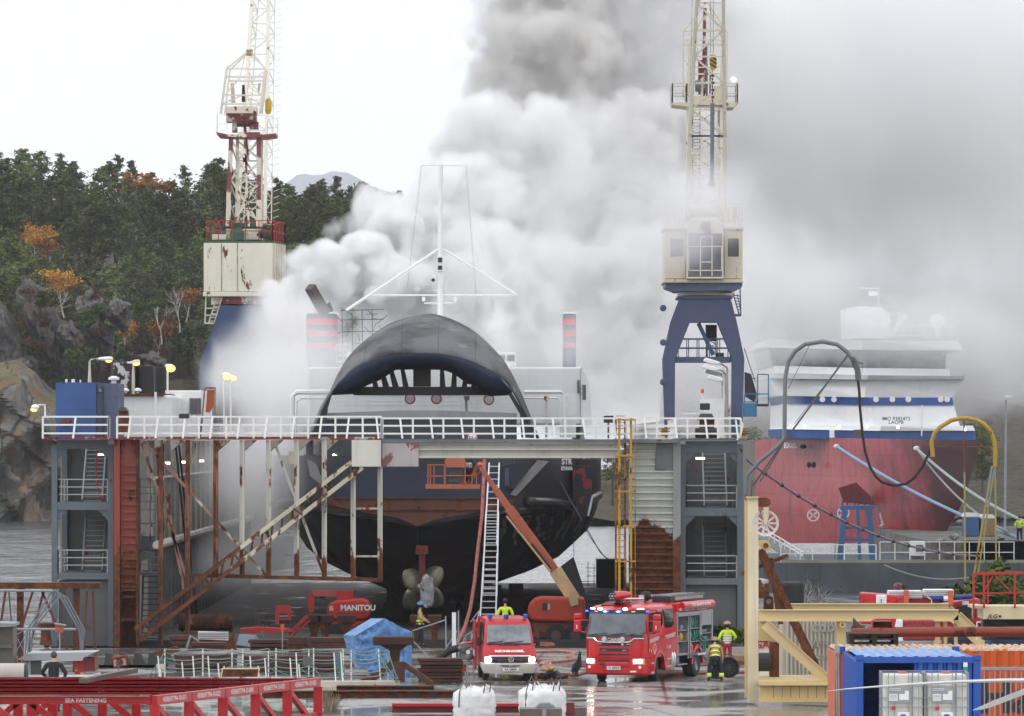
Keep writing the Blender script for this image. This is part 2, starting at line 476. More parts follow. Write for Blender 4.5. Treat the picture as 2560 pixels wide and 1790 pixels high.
for j in range(8):
 v=j/7.0;row=[]
 for i in range(60):
  px=1650+i*22
  prof=640-18*math.sin((px-1650)/260.0)-18*noise.noise(Vector((px*.01,0,0)))
  d=5000+500*v
  p=P(px,1100,d);q=P(px,prof,d)
  row.append((p.x,d,ZW+(q.z-ZW)*(v**.5)))
 rows.append(row)
structure(MB().grid(rows).build('ridge',M_HILL))
# FOREST (d 790 .. 960)
def leafmat(name,c1,c2,scale=.8):
 s=NT(name)
 oi=s.n('ShaderNodeObjectInfo')
 col=s.mix(s.ramp(s.noise(scale,4),.3,.7),C(c1),C(c2))
 hs=s.n('ShaderNodeHueSaturation');s.t.links.new(col,hs.inputs['Color'])
 s.put(hs.inputs['Value'],s.ramp(oi.outputs['Random'],0,1,.65,1.35));s.put(hs.inputs['Hue'],s.ramp(oi.outputs['Random'],0,1,.485,.515))
 s.b.inputs['Subsurface Weight'].default_value=0
 return s.done(hs.outputs[0],.8,0,.15)
M_PINE=leafmat('pine_needles',(.055,.074,.03),(.165,.185,.075))
M_PINE2=leafmat('pine_needles_yellowish',(.055,.075,.02),(.13,.14,.04))
M_ORANGE=leafmat('autumn_leaves',(.30,.11,.022),(.50,.25,.06))
M_BROWN=leafmat('brown_twigs',(.06,.035,.02),(.13,.07,.035))
M_BUSH=leafmat('bush_leaves',(.03,.045,.012),(.09,.11,.03))
M_BARK=plain('pine_bark',(.07,.045,.032),.9)
M_BIRCH=plain('birch_bark',(.42,.40,.37),.8,var=.3,scale=1.5)
def rleaf(r,mb,c,s):
 """one leaf cluster: a bent quad in a random direction"""
 a=Vector((r.gauss(0,1),r.gauss(0,1),r.gauss(0,.6))).normalized();b=a.cross(Vector((r.gauss(0,1),r.gauss(0,1),r.gauss(0,1)))).normalized()
 mb.add([c-a*s-b*s*.5,c+a*s-b*s*.35,c+a*s*.9+b*s*.5,c-a*s+b*s*.4],[(0,1,2,3)])
def make_pine(r,h,kind):
 t,c=MB(),MB()
 lean=Vector((r.uniform(-.04,.04),r.uniform(-.04,.04),1))
 t.tube([lean*(h*i/6)for i in range(7)],[.2*(1-i/7.5)for i in range(7)],6)
 start={'spire':.18,'pine':.38,'round':.45}[kind]
 nb=int(h*5.2)
 for i in range(nb):
  f=start+(1-start)*(i+r.random())/nb
  z=f*h
  u=(f-start)/(1-start)
  if kind=='spire':w=h*.17*(1-u)**.75+.25
  elif kind=='pine':w=h*.20*(1-u**2.2)*(.55+.5*min(1,u*4))+.3
  else:w=h*.26*math.sqrt(max(.02,1-(2*u-.85)**2*.9))*.9+.2
  w*=r.uniform(.55,1.2)
  a=r.uniform(0,6.283);dr=Vector((math.cos(a),math.sin(a),r.uniform(-.05,.45)))
  base=lean*z;tip=base+dr*w
  t.tube([base,base.lerp(tip,.6),tip],[.05,.03,.015],3,cap=False)
  n=int(22+16*w)
  for j in range(n):
   q=base.lerp(tip,r.uniform(.25,1.05)**.8)+Vector((r.gauss(0,.28),r.gauss(0,.28),r.gauss(.1,.17)))*(.5+w*.3)
   rleaf(r,c,q,r.uniform(.07,.19))
 for j in range(26):
  rleaf(r,c,lean*(h*r.uniform(.9,1.02))+Vector((r.gauss(0,.14),r.gauss(0,.14),0)),.14)
 return t,c
def make_broad(r,h,leafy,spread=.3,ls=.15):
 t,c=MB(),MB();tips=[]
 def limb(p,dr,L,rad,lv):
  q=p+dr*L;mid=p.lerp(q,.5)+Vector((r.gauss(0,.05),r.gauss(0,.05),0))*L
  t.tube([p,mid,q],[rad,rad*.8,rad*.6],4,cap=False)
  if lv<=1:tips.append((mid,L));tips.append((q,L))
  if lv>0:
   for _ in range(3 if lv>1 else 2):
    nd=(dr+Vector((r.gauss(0,spread*1.4),r.gauss(0,spread*1.4),r.uniform(-.1,.35)))).normalized()
    limb(q.lerp(p,r.uniform(0,.4)),nd,L*r.uniform(.6,.82),rad*.62,lv-1)
 limb(Vector((0,0,0)),Vector((r.gauss(0,.08),r.gauss(0,.08),1)).normalized(),h*.34,h*.013,4)
 for q,L in tips:
  for _ in range(leafy):rleaf(r,c,q+Vector((r.gauss(0,1),r.gauss(0,1),r.gauss(0,.8)))*h*.045,r.uniform(.6,1.2)*ls)
 return t,c
def tree_proto(name,tc,bark,leaf,parts=('trunk','crown')):
 o=bpy.data.objects.new(name,None);XF[o.name]=Matrix.Identity(4)
 a=tc[0].build(parts[0],bark,o,w=False)
 b=tc[1].build(parts[1],leaf,o,w=False)
 return o,a,b
tr=random.Random(11)
PROT={}
PROT['spire']=[tree_proto('pine_tree',make_pine(tr,12,'spire'),M_BARK,M_PINE)for _ in range(3)]
PROT['pine']=[tree_proto('pine_tree',make_pine(tr,12,'pine'),M_BARK,M_PINE)for _ in range(4)]
PROT['round']=[tree_proto('pine_tree',make_pine(tr,11,'round'),M_BARK,M_PINE2)for _ in range(2)]
PROT['orange']=[tree_proto('birch_tree',make_broad(tr,7,7,.42,.17),M_BIRCH,M_ORANGE)for _ in range(3)]
PROT['bare']=[tree_proto('birch_tree',make_broad(tr,8,1,.3,.08),M_BIRCH,M_BROWN)for _ in range(2)]
PROT['bush']=[tree_proto('bush',make_broad(tr,4,9,.8,.17),M_BARK,M_BUSH,('stem','foliage'))for _ in range(3)]
PROT['brownbush']=[tree_proto('bush',make_broad(tr,4,4,.8,.12),M_BARK,M_BROWN,('stem','foliage'))for _ in range(2)]
used_proto=set()
UNUSED=[]
def plant(kind,loc,h,label,group,cat='tree'):
 pr,a,b=tr.choice(PROT[kind])
 base={'spire':12,'pine':12,'round':11,'orange':7,'bare':8,'bush':4,'brownbush':4}[kind]
 s=h/base*tr.uniform(.92,1.08)
 if pr.name in used_proto:o=pr.copy();x,y=a.copy(),b.copy();COL.objects.link(x);COL.objects.link(y);x.parent=o;y.parent=o
 else:o=pr;used_proto.add(pr.name)
 COL.objects.link(o)
 o.location=loc;o.rotation_euler=(0,0,tr.uniform(0,6.28));o.scale=(s*tr.uniform(.9,1.15),s*tr.uniform(.9,1.15),s)
 o['label']=label;o['category']=cat
 if group:o['group']=group
 return o
SKY=[(-60,375),(0,368),(40,400),(90,385),(140,375),(175,400),(195,455),(240,440),(270,408),(310,415),(355,398),(390,430),(440,460),(470,430),(520,415),(555,412),(600,450),(680,440),(730,485),(770,480),(805,455),(850,445),(900,465),(950,475),(985,500),(1010,530),(1060,590)]
def skyrow(px):
 for (a,b),(c,e)in zip(SKY,SKY[1:]):
  if a<=px<=c:return b+(e-b)*(px-a)/(c-a)
 return 480
kindlab={'spire':'slender dark pointed pine in the forest on the far hillside','pine':'dark green broad pine in the forest on the far hillside','round':'lighter yellowish green round pine in the forest on the far hillside'}
NT_=0
for row,(dd,n)in enumerate(((950,40),(925,34),(900,34),(880,32),(860,32),(842,30),(826,26),(812,20))):
 for i in range(n):
  px=-60+1110*(i+tr.uniform(.1,.9))/n
  d=dd+tr.uniform(-8,8)
  x=(px-1280)*d/F
  z=hill_h(x,d)-.3
  if row==0:ty=skyrow(px)+tr.uniform(-14,26)
  else:ty=skyrow(px)+26*row**1.25+tr.uniform(-30,45)
  topz=HC-(ty-HY)*d/F
  h=topz-z
  if row>=5 and 130<px<520 and ty>620:continue
  if row>=6 and tr.random()<.45:continue
  h=max(6.0,min(17,h))
  if row<=1:z=topz-h if topz-h>z else z
  kd=tr.choice(('spire','pine','pine','pine','round')if row else ('spire','pine','pine','spire'))
  plant(kd,(x,d,z),h,kindlab[kd],'pine trees on the far hillside');NT_+=1
ORN=[(88,540,9,'orange birch crown standing among the pines at the far left of the forest'),(122,575,7,'small orange birch just below the tallest orange crown at the left'),(160,655,8,'orange birch in the middle of the left pine slope above the rocks'),(355,420,9,'yellow orange birch top rising over the forest skyline left of the crane'),(108,775,6,'rusty orange birch on top of the left rock slab'),(310,775,7,'orange brown birch leaning over the grey boulders'),(392,775,7,'orange birch right of the grey boulders near the cream crane house'),(466,700,6,'small orange birch beside the cream crane house'),(365,870,5,'low rust coloured birch at the foot of the boulders')]
for px,ty,h,lab in ORN:
 d={88:868,122:866,355:930}.get(px,815)
 x=(px-1280)*d/F;topz=HC-(ty-HY)*d/F
 o=plant('orange',(x,d,max(topz-h,hill_h(x,d)-1)if px!=355 else topz-h),h,lab,'orange birches on the far hillside')
BARE=[(130,690,'bare white stemmed birch among the pines left of the boulders'),(68,790,'thin bare birch on the left rock slab'),(450,690,'bare pale birch left of the cream crane house'),(405,720,'bare forked birch above the orange birches'),(310,830,'leafless birch in front of the boulders')]
for px,ty,lab in BARE:
 d=806;x=(px-1280)*d/F;topz=HC-(ty-HY)*d/F
 plant('bare',(x,d,topz-8),8,lab,None)
for i in range(60):
 px=tr.uniform(-40,640);d=tr.uniform(786,830);x=(px-1280)*d/F
 kd=tr.choice(('bush','brownbush','brownbush'))
 plant(kd,(x,d,hill_h(x,d)-.3),tr.uniform(2.0,4.2),'green bush growing on the rocky slope below the pines' if kd=='bush' else 'brown autumn bush growing on the rocky slope below the pines','bushes on the rocky slope','bush')
o=plant('bush',P(175,955,770),7.5,'big round green bush between the cliff and the boulders above the blue cabin',None,'bush')
for i in range(26):
 px=tr.uniform(1490,2600);d=tr.uniform(720,780);x=(px-1280)*d/F
 plant('round' if i%3 else 'pine',(x,d,1.0),tr.uniform(6,11),'smoke veiled tree on the far shore right of the ferry','trees on the far right shore')
for i in range(22):
 px=tr.uniform(60,420);ty=700+tr.uniform(0,200);d=790+tr.uniform(-6,0);x=(px-1280)*d/F
 plant(tr.choice(('bush','brownbush')),(x,d,HC-(ty-HY)*d/F-3),3.4,'small bush growing between the grey boulders on the far slope','bushes between the boulders','bush')
for L_ in PROT.values():
 for pr_,a_,b_ in L_:
  if pr_.name not in used_proto:bpy.data.objects.remove(a_);bpy.data.objects.remove(b_);bpy.data.objects.remove(pr_)
# FLOATING DOCK
M_GREY=paint('dock_grey_paint','#686d71',rust=.2,var=.15)
M_GREYD=paint('dock_grey_inside','#585a5c',rust=.2,var=.2)
M_GREYP=paint('dock_blue_grey_frame','#5d666e',rust=.14,var=.12)
M_CREAMR=paint('cream_paint_rusting','#b9b8ae',rust=.36,var=.12,below=4.5,soft=1.5)
M_CREAM2=paint('cream_paint_spotted','#cfcdc2',rust=.16,var=.08,below=-9)
M_REDBR=paint('red_oxide_rusting','#8a3a30',rust=.36,var=.15,below=4.4,soft=2.0)
M_RUST=paint('bare_rust','#6b3a22',rust=.75,var=.25,rough=.85)
M_RUSTD=paint('dark_rust','#46271b',rust=.55,var=.25,rough=.85)
M_RAIL=paint('white_rail_paint','#e6e6e4',rust=.05,var=.05,streak=.1)
M_WALL=paint('wing_wall_paint','#85837c',rust=.2,var=.2,streak=.6,scale=.5)
M_WALLLO=paint('wing_wall_lower_paint','#5d6063',rust=.12,var=.25,streak=.7,scale=.5)
M_YEL=paint('yellow_ladder_paint','#b48d22',rust=.38,var=.1)
M_DARK=plain('dark_steel',(.02,.021,.024),.55)
M_STEEL=plain('galvanised_steel',(.30,.32,.35),.45,.3)
M_BLACK=plain('black_rubber',(.012,.012,.013),.7)
M_WHITE=paint('white_paint','#e4e6e6',rust=.04,var=.06,streak=.2)
M_WHITEC=plain('clean_white',(.80,.81,.82),.5,var=.04)
M_CORR=paint('corrugated_grey_paint','#bfc2bb',rust=.19,var=.1,streak=.3,below=5.75,soft=.9)
M_GREYRUST=paint('grey_column_paint','#8d9294',rust=.16,var=.1,below=5.3,soft=1.2)
M_LAMPW=glow('work_lamp_glow',(1,.93,.75),4)
M_LAMPO=glow('sodium_lamp_glow',(1,.50,.10),4)
s=NT('dock_floor_wet');n_=s.noise(.35,5,.6,stretch=(1,.5,1));w_=s.ramp(n_,.56,.68);s.bump(s.noise(2,4),.3,.03)
M_DFLOOR=s.done(s.mix(w_,(.07,.066,.06),(.05,.048,.046)),s.ramp(w_,0,1,.85,.38),0,.25)
D=270.0;SC=F/D
def X(px,d=D):return (px-1280)*d/F
def Z(py,d=D):return HC-(py-HY)*d/F
dock=thing('floating_dock','grey floating dry dock with two tall wing walls holding the black ferry','dry dock',(-5,275,0))
MB().box(-22.3,12.0,275,385,-1.6,.12).build('dock_floor',M_DFLOOR,dock)
mb=MB();mb.box(-22.3,-18.0,281,385,.12,9.75)
mb.build('wing_wall',M_WALL,dock)
MB().box(8.0,12.0,281,385,.12,9.75).build('wing_wall',M_WALL,dock)
mb=MB()
mb.box(-18,-17.7,281.5,384.5,.12,4.35)
for i in range(34):mb.box(-17.7,-17.55,282+i*3.05,282.3+i*3.05,.12,4.3)
mb.build('lower_strake',M_WALLLO,dock)
mb=MB();mb.tube([(-17.55,281,4.6),(-17.55,384,4.6)],.22,8)
mb.tube([(-17.8,281,7.9),(-17.8,384,7.9)],.09,6)
for i in range(20):mb.box(-18.02,-17.9,283+i*5,283.15+i*5,4.6,9.7)
mb.build('wall_pipe',paint('pale_pipe','#c9c2b6',rust=.3,var=.2),dock)
mb=MB();railing(mb,[(-18.1,281,9.75),(-18.1,384,9.75)],1.05,2,1.8,.03);railing(mb,[(8.1,281,9.75),(8.1,384,9.75)],1.05,2,1.8,.03)
mb.build('wall_railing',M_RAIL,dock)
mb=MB()
for y in (296,299):
 mb.tube([(-17.5,y,9.5),(-16.6,y+.3,.5)],.06,5)
for y in (286.5,290):mb.bar((-17.8,y,.3),(-17.8,y,9.6),.12)
for i in range(24):mb.bar((-17.8,286.5,.5+i*.38),(-17.8,290,.5+i*.38),.05)
mb.build('wall_ladder',M_DARK,dock)
mb=MB()
for y in (290,304,322):mb.box(-17.7,-17.45,y,y+.35,8.55,8.68)
mb.build('wall_lamp',M_LAMPW,dock)
def stairs(mb,x0,x1,z0,z1,y,dy,n):
 for i in range(n):
  t=i/(n-1.0)
  mb.box(x0,x1,y+dy*t,y+dy*t+.28,z0+(z1-z0)*t,z0+(z1-z0)*t+.05)
 mb.bar((x0,y,z0),(x0,y+dy,z1),.07,.28);mb.bar((x1,y,z0),(x1,y+dy,z1),.07,.28)
def stair_tower(name,label,x0,x1,stx,zs,base_to,lampx):
 t=thing(name,label,'stair tower',((x0+x1)/2,272,0))
 mb=MB()
 for x in (x0,x1-.27):
  mb.box(x,x+.27,270.2,270.5,0,9.6);MB().box(x,x+.27,276.3,276.6,0,9.6).build('rear_post',M_GREYP,t)
 for z,h in zs:mb.box(x0+.27,x1-.27,270.23,270.47,z-h,z)
 for z,h in zs[:2]:
  mb.prism([(x0+.27,270.3,z-h),(x0+.75,270.3,z-h),(x0+.27,270.3,z-h-.5)],(0,.05,0))
  mb.prism([(x1-.27,270.3,z-h),(x1-.75,270.3,z-h),(x1-.27,270.3,z-h-.5)],(0,.05,0))
 mb.build('frame',M_GREYP,t)
 mb=MB();mb.box(x0+.05,x1-.05,276.7,276.9,.1,9.5);mb.box(x1-.2,x1-.1,270.6,276.6,.1,9.5)
 mb.build('back_wall',M_GREYD,t)
 mb=MB()
 for z,h in zs[1:]:mb.box(x0+.28,x1-.28,270.5,276.2,z-.12,z-.02)
 mb.build('floor',plain('grating',(.07,.07,.075),.7),t)
 mb=MB();mb.box(x0+.3,x1-.3,270.6,276,0,base_to);mb.build('base_block',M_GREYD,t)
 for (z,h),(z2,h2)in zip(zs,zs[1:]):
  mb=MB();stairs(mb,X(stx[0]),X(stx[1]),z2,z-h-.1,272.4,2.6,13);mb.build('stair',paint('stair_paint','#85898b',rust=.25),t)
  mb=MB();railing(mb,[(x0+.3,270.4,z2),(x1-.3,270.4,z2)],1.07,2,1.9,.027);railing(mb,[(x0+.3,270.4,z2),(x0+.3,276,z2)],1.07,2,1.9,.027)
  mb.build('railing',paint('grey_rail_paint','#a9adb0',rust=.12),t)
 MB().box(lampx,lampx+.42,271.2,271.6,zs[0][0]-zs[0][1]-.32,zs[0][0]-zs[0][1]-.22).build('lamp',M_LAMPW,t)
 return t
lt=stair_tower('stair_tower','grey steel stair tower at the left end of the dock, below the blue cabin',X(128),X(283),(196,246),[(Z(1101),.4),(Z(1255),.38),(Z(1432),.32)],Z(1452),X(236))
MB().tube([(X(240),271,Z(1125)),(X(236),271,Z(1160)),(X(238),271,Z(1210)),(X(252),271,Z(1250))],.045,6).build('red_hose',plain('red_hose',(.35,.03,.02),.6),lt)
rt=stair_tower('stair_tower','grey steel stair tower at the right end of the dock, beside the rusted corrugated panel',X(1700),X(1858),(1765,1822),[(Z(1103),.55),(Z(1270),.38),(Z(1446),.3)],Z(1462),X(1742))
col=thing('ribbed_column','tall red oxide ribbed column, rust brown towards its foot, beside the left stair tower','column',(X(315),270,0))
MB().box(X(286),X(301),269.6,270.6,0,Z(1096)).build('flange',M_REDBR,col)
mb=MB();mb.box(X(302),X(343),269.85,270.6,Z(1470),Z(1096))
for i in range(19):
 z=Z(1162)-i*(19.5/SC)
 if z>Z(1475):mb.box(X(302),X(341),269.74,269.85,z-.06,z+.03)
mb.build('ribbed_web',M_REDBR,col)
mb=MB();mb.box(X(341),X(347),269.7,270.6,0,Z(1096));mb.box(X(302),X(341),269.9,270.3,Z(1495),Z(1488));mb.box(X(302),X(341),269.9,270.3,Z(1553),Z(1546))
mb.box(X(302),X(341),270.5,270.6,0,Z(1470));mb.build('lower_frame',M_RUSTD,col)
pan=thing('corrugated_panel','grey horizontally corrugated end panel, deeply rusted over its lower half','panel',(X(1630),270,0))
mb=MB();nC=30;x0,x1=X(1572),X(1682)
for i in range(nC):
 z1=Z(1106)-i*(17.3/SC);z0=z1-17.3/SC
 if i<4:xx=X(1638)
 else:xx=x1
 mb.prism([(x0,269.9,z1),(x0,269.76,z1-.05),(x0,269.76,z1-.10),(x0,269.92,z1-.15),(x0,269.95,z0),(x0,270.2,z0),(x0,270.2,z1)],(xx-x0,0,0))
mb.build('corrugated_sheet',M_CORR,pan)
MB().box(X(1640),X(1681),269.75,270.2,Z(1172),Z(1106)).build('flat_plate',M_GREY,pan)
MB().box(X(1682),X(1701),269.7,270.3,0,Z(1096)).build('column',M_GREYRUST,pan)
lad=thing('caged_ladder','yellow rusty caged ladder running down the dock end left of the corrugated panel','ladder',(X(1560),269.3,0))
mb=MB()
for a in (1539,1562):mb.bar((X(a),269.4,1.0),(X(a),269.4,Z(1044)),.09)
for i in range(34):mb.bar((X(1539),269.4,1.2+i*.295),(X(1562),269.4,1.2+i*.295),.035)
mb.build('rungs',paint('brown_yellow_rust','#9a5f1e',rust=.5),lad)
mb=MB()
for a in (1547,1576):mb.bar((X(a),268.7,2.0),(X(a),268.7,Z(1046)),.11)
mb.bar((X(1587),269.1,2),(X(1587),269.1,Z(1046)),.04)
for py in (1048,1137,1226,1312,1400):mb.box(X(1537),X(1588),268.6,268.7,Z(py+4),Z(py));mb.box(X(1537),X(1540),268.7,269.4,Z(py+4),Z(py));mb.box(X(1585),X(1588),268.7,269.4,Z(py+4),Z(py))
mb.build('cage',M_YEL,lad)
gw=thing('gangway','long gangway with white handrails crossing the open end of the dry dock','gangway',(-5,270,9.4))
mb=MB();mb.box(X(108),X(955),269.2,271.0,Z(1099),Z(1092));mb.build('deck_edge',paint('red_white_edge','#8a2f2c',rust=.32,patch=('#a9a9a6',.56)),gw)
mb=MB();mb.box(X(956),X(1695),269.0,271.0,Z(1107),Z(1098));mb.box(X(1695),X(1862),269.9,271,Z(1102),Z(1095));mb.build('deck_edge',M_GREY,gw)
mb=MB()
mb.box(X(1047),X(1545),269.3,270.5,Z(1140),Z(1107.3))
for a,b in ((1108,1111),(1122,1125),(1139,1145)):mb.box(X(1047),X(1545),269.1,269.3,Z(b),Z(a))
mb.build('box_beam',paint('beam_grey_cream','#bdbcb2',rust=.2,streak=.5,var=.1),gw)
MB().box(X(956),X(1047),269.02,270.4,Z(1166),Z(1108)).build('beam_end_box',paint('grey_purple_box','#a9a3a3',rust=.2,streak=.6,patch=('#7b4a4e',.57)),gw)
MB().box(X(881),X(954),268.8,270.2,Z(1166),Z(1100)).build('hinge_box',M_CREAM2,gw)
mb=MB()
tops=1040;zt=Z(1041)
for (a,b)in ((111,276),(296,955),(957,1850)):
 zz=Z(1095);hh=Z(1042 if a<957 else 1046)-zz
 for j,fr in enumerate((1.0,.62,.22)):
  mb.bar((X(a),269.1,zz+hh*fr),(X(b),269.1,zz+hh*fr),.085)
 px=a;i=0
 while px<b:
  lean=0 if i%2==0 else (6 if px<900 else -6)
  mb.bar((X(px+(-lean if i%2 else 0)),268.9 if i%2 else 269.1,zz-.02),(X(px),269.1,zz+hh),.09)
  px+=(82 if a==111 else 34 if px<957 else (32 if i%2 else 44));i+=1
 mb.bar((X(b),269.1,zz),(X(b),269.1,zz+hh),.09)
mb.build('handrail',M_RAIL,gw)
MB().tube([P(1843,1100,269),P(1852,1085,269),P(1857,1062,269),P(1850,1048,269),P(1835,1046,269)],.05,6).build('rail_end',M_RAIL,gw)
tr_=thing('swing_truss','rusty cream swing truss with a long diagonal stringer hanging under the left gangway','truss',(X(650),269.5,1))
vx=[404,471,541,607,673,743,812,884,951]
for i,px in enumerate(vx):
 bot=1612 if i<2 else 1437+(px-478)*.027
 w=.24 if i>1 else .22
 mb=MB();mb.box(X(px)-w/2,X(px)+w/2,269.3,269.5,Z(bot),Z(1100 if i<7 else 1166));mb.box(X(px)+w*.1,X(px)+w*.5,269.1,269.3,Z(bot),Z(1100 if i<7 else 1166))
 mb.build('post',M_CREAMR if i>2 else paint('post_rust','#8b5038',rust=.55,below=4.0),tr_)
mb=MB();mb.bar((X(474),269.35,Z(1437)),(X(957),269.35,Z(1449)),.22,.18)
mb.build('bottom_chord',M_RUST,tr_)
mb=MB()
for a,b,c,e in ((880,1155,340,1572),(908,1168,352,1600)):mb.bar((X(a),269.0,Z(b)),(X(c),269.0,Z(e)),.20)
mb.build('diagonal_stringer',paint('stringer_paint','#c7bfa8',rust=.42,below=4.6,soft=2.5),tr_)
mb=MB()
for i in range(22):
 f=i/22.0;g=(i+1)/22.0
 a=Vector((X(880+(340-880)*f),269.05,Z(1155+(1572-1155)*f)));b=Vector((X(908+(352-908)*g),269.05,Z(1168+(1600-1168)*g)))
 mb.bar(a,b,.09)
 if i%3==0:mb.bar(Vector((X(908+(352-908)*f),269.05,Z(1168+(1600-1168)*f))),a,.07)
mb.build('stringer_bracing',M_RUSTD,tr_)
for a,b,c,e in ((690,1114,808,1430),(362,1104,668,1440),(356,1108,480,1480),(390,1104,478,1560)):
 MB().bar((X(a),269.6,Z(b)),(X(c),269.6,Z(e)),.13).build('brace',M_CREAMR if a>600 else paint('brace_rust','#9a7468',rust=.45,patch=('#c9c4bb',.55)),tr_)
for px in vx[2:6]+vx[6:7]+[385,425]:
 MB().prism([(X(px+4),269.2,Z(1100)),(X(px+36),269.2,Z(1100)),(X(px+5),269.2,Z(1128))],(0,.9,0)).build('gusset',paint('gusset_grey','#8f8a80',rust=.4),tr_)
mb=MB()
for a,b,c in ((889,1271,946),(889,1390,946),(889,1448,951)):mb.bar((X(a),269.4,Z(b)),(X(c),269.4,Z(b)),.09)
mb.build('cross_tie',paint('tie_rust','#bdb3a2',rust=.5),tr_)
sp=thing('side_stair','narrow steel stair with caged landing between the red column and the truss','stair',(X(375),272,0))
mb=MB();stairs(mb,X(348),X(398),.3,Z(1432),271.5,1.5,13);mb.build('flight',M_DARK,sp)
mb=MB();railing(mb,[(X(346),271.3,Z(1432)),(X(400),271.3,Z(1432))],1.1,2,1,.03)
for px in (346,372,400):mb.bar((X(px),271.3,Z(1432)),(X(px),271.3,Z(1195)),.06)
for py in (1198,1218,1235,1254,1275,1310):mb.bar((X(346),271.3,Z(py)),(X(400),271.3,Z(py)),.05)
mb.build('cage',paint('cage_grey','#7c7d7d',rust=.3),sp)
MB().box(X(346),X(400),271.2,273,Z(1440),Z(1432)).build('landing',M_GREYD,sp)
mb=MB();mb.poly([(345,1340),(388,1340),(374,1378),(345,1378)],271.6,.5);mb.build('chute',M_GREYP,sp)
mb=MB();mb.poly([(345,1380),(385,1380),(385,1392),(345,1406)],271.2,.3);mb.build('bracket_plate',M_GREY,sp)
bo=thing('bollard','rusty mooring bollard standing at the quay edge under the left stair tower','bollard',P(115,1612,268))
MB().lathe(P(115,1612,267.5),[(.3,0),(.26,.2),(.24,.7),(.42,.8),(.42,1.0),(.2,1.05)]).build('post',M_RUSTD,bo)
mb=MB();mb.box(X(118),X(128),268.3,269,0,.6);mb.build('base',M_RUST,bo)
# THINGS ON THE LEFT WING WALL
def deckz():return 9.75
cab=thing('blue_cabin','blue steel cabin with rusty roof edge on top of the left dock wall','cabin',(X(205,276),276,9.75))
MB().box(X(139,275),X(240,275),275,279.5,9.75,Z(956,275)).build('front_wall',paint('cabin_blue','#33548c',rust=.2,var=.25,streak=.4),cab)
MB().box(X(240.4,275),X(295,275),275.2,279.4,9.75,Z(958,275)).build('side_wall',paint('cabin_slate','#4c5672',rust=.16,var=.2),cab)
MB().box(X(256,275),X(258,275),275.1,275.25,9.8,Z(965,275)).build('drain_pipe',M_DARK,cab)
MB().prism([(X(242,275),275.15,Z(966,275)),(X(254,275),274.9,Z(976,275)),(X(254,275),274.9,Z(980,275)),(X(246,275),275.15,Z(980,275))],(0,.2,0)).build('vent_cowl',M_GREYRUST,cab)
MB().prism([(X(156,275),274.99,Z(1047,275)),(X(178,275),274.99,Z(1047,275)),(X(173,275),274.6,Z(1058,275)),(X(150,275),274.6,Z(1058,275))],(0,0,-.12)).build('window_hood',M_RUSTD,cab)
mb=MB()
for px,w,h in ((162,6,8),(179,9,8),(197,4,6)):mb.lathe((X(px,275),276,Z(956,275)),[(w/2/52,0),(w/2/52,h/52),(.02,h/52+.02)],n=10)
mb.build('roof_cap',M_WHITE,cab)
MB().lathe((X(281,275),276,Z(958,275)),[(.13,0),(.13,.15),(.27,.18),(.27,.28),(.1,.36)],n=12).build('roof_vent',M_WHITE,cab)
def street_lamp(label,px,top,base,arm,d,glowing=True,head=20,dz=0,tilt=.0,rustpole=False):
 t=thing('street_lamp',label,'street lamp',P(px,base,d),0,'lamps on the dock')
 s=d/F
 MB().tube([P(px,base,d),P(px,top+8,d),P(px+(3 if arm>0 else -3),top+2,d),P(px+arm,top,d)],[.09,.05,.04,.035],8).build('pole',paint('lamp_pole_paint','#c9c4bd',rust=.35 if rustpole else .08),t)
 q=P(px+arm,top,d);sg=1 if arm>0 else -1
 mb=MB();L=head*s
 mb.grid([[q+Vector((sg*L*u,.16*math.cos(a)*f,.11*math.sin(a)*f+tilt*L*u))for a in [i*math.pi/5-.0 for i in range(11)]]for u,f in ((0,.45),(.25,.75),(.7,1.0),(.95,.85),(1.02,.2))],close=False)
 mb.build('housing',M_WHITEC,t,smooth='all',solid=.02)
 g=MB().ball(q+Vector((sg*L*.72,0,-.05+tilt*L*.7)),(L*.27,.13,.13),10,6)
 g.build('lens',M_LAMPO if glowing else M_WHITEC,t,smooth='all')
 return t
street_lamp('lit street lamp on a rusty pole standing on the blue cabin roof',224,897,956,22,275,head=36,rustpole=True)
street_lamp('lit street lamp in front of the black tanks, second from the left',333,900,985,-3,276,head=-1)if False else None
t=street_lamp('lit street lamp with flat white head beside the flaking black tank',333,905,985,-16,276.5,head=4,tilt=.0)
for c in kids(t):
 if c.name.startswith('housing')or c.name.startswith('lens'):bpy.data.objects.remove(c)
mb=MB();mb.prism([P(316,908,276),P(338,899,276),P(348,899,276),P(349,905,276),P(330,910,276)],(0,.4,0));mb.build('housing',M_WHITEC,t,bevel=.03)
MB().ball(P(341,909,276.2),(.17,.13,.10),10,6).build('lens',M_LAMPO,t,smooth='all')
def glowlamp(label,px,py,base,d,r=.2):
 t=thing('flood_lamp',label,'flood lamp',P(px,base,d),0,'lamps on the dock')
 MB().tube([P(px-8,base,d),P(px-8,py+2,d),P(px-3,py,d)],.05,6).build('pole',M_RAIL,t)
 MB().ball(P(px,py,d),(r*1.25,.2,r),12,8).build('lens',M_LAMPO,t,smooth='all')
 MB().ball(P(px,py,d)+Vector((-.1,.14,.12)),(r*1.2,.15,r*.6),12,8).build('housing',M_WHITEC,t,smooth='all')
 return t
glowlamp('brightly glowing orange lamp right of the black tanks',427,921,985,282,.18)
glowlamp('glowing lamp veiled in smoke, larger of the pair above the white deck houses',568,941,1085,300,.17)
glowlamp('glowing lamp veiled in smoke, smaller of the pair above the white deck houses',585,946,1085,310,.11)
t=thing('street_lamp','small yellow lamp on a bent white arm at the far left corner of the gangway','street lamp',P(113,1040,270),0,'lamps on the dock')
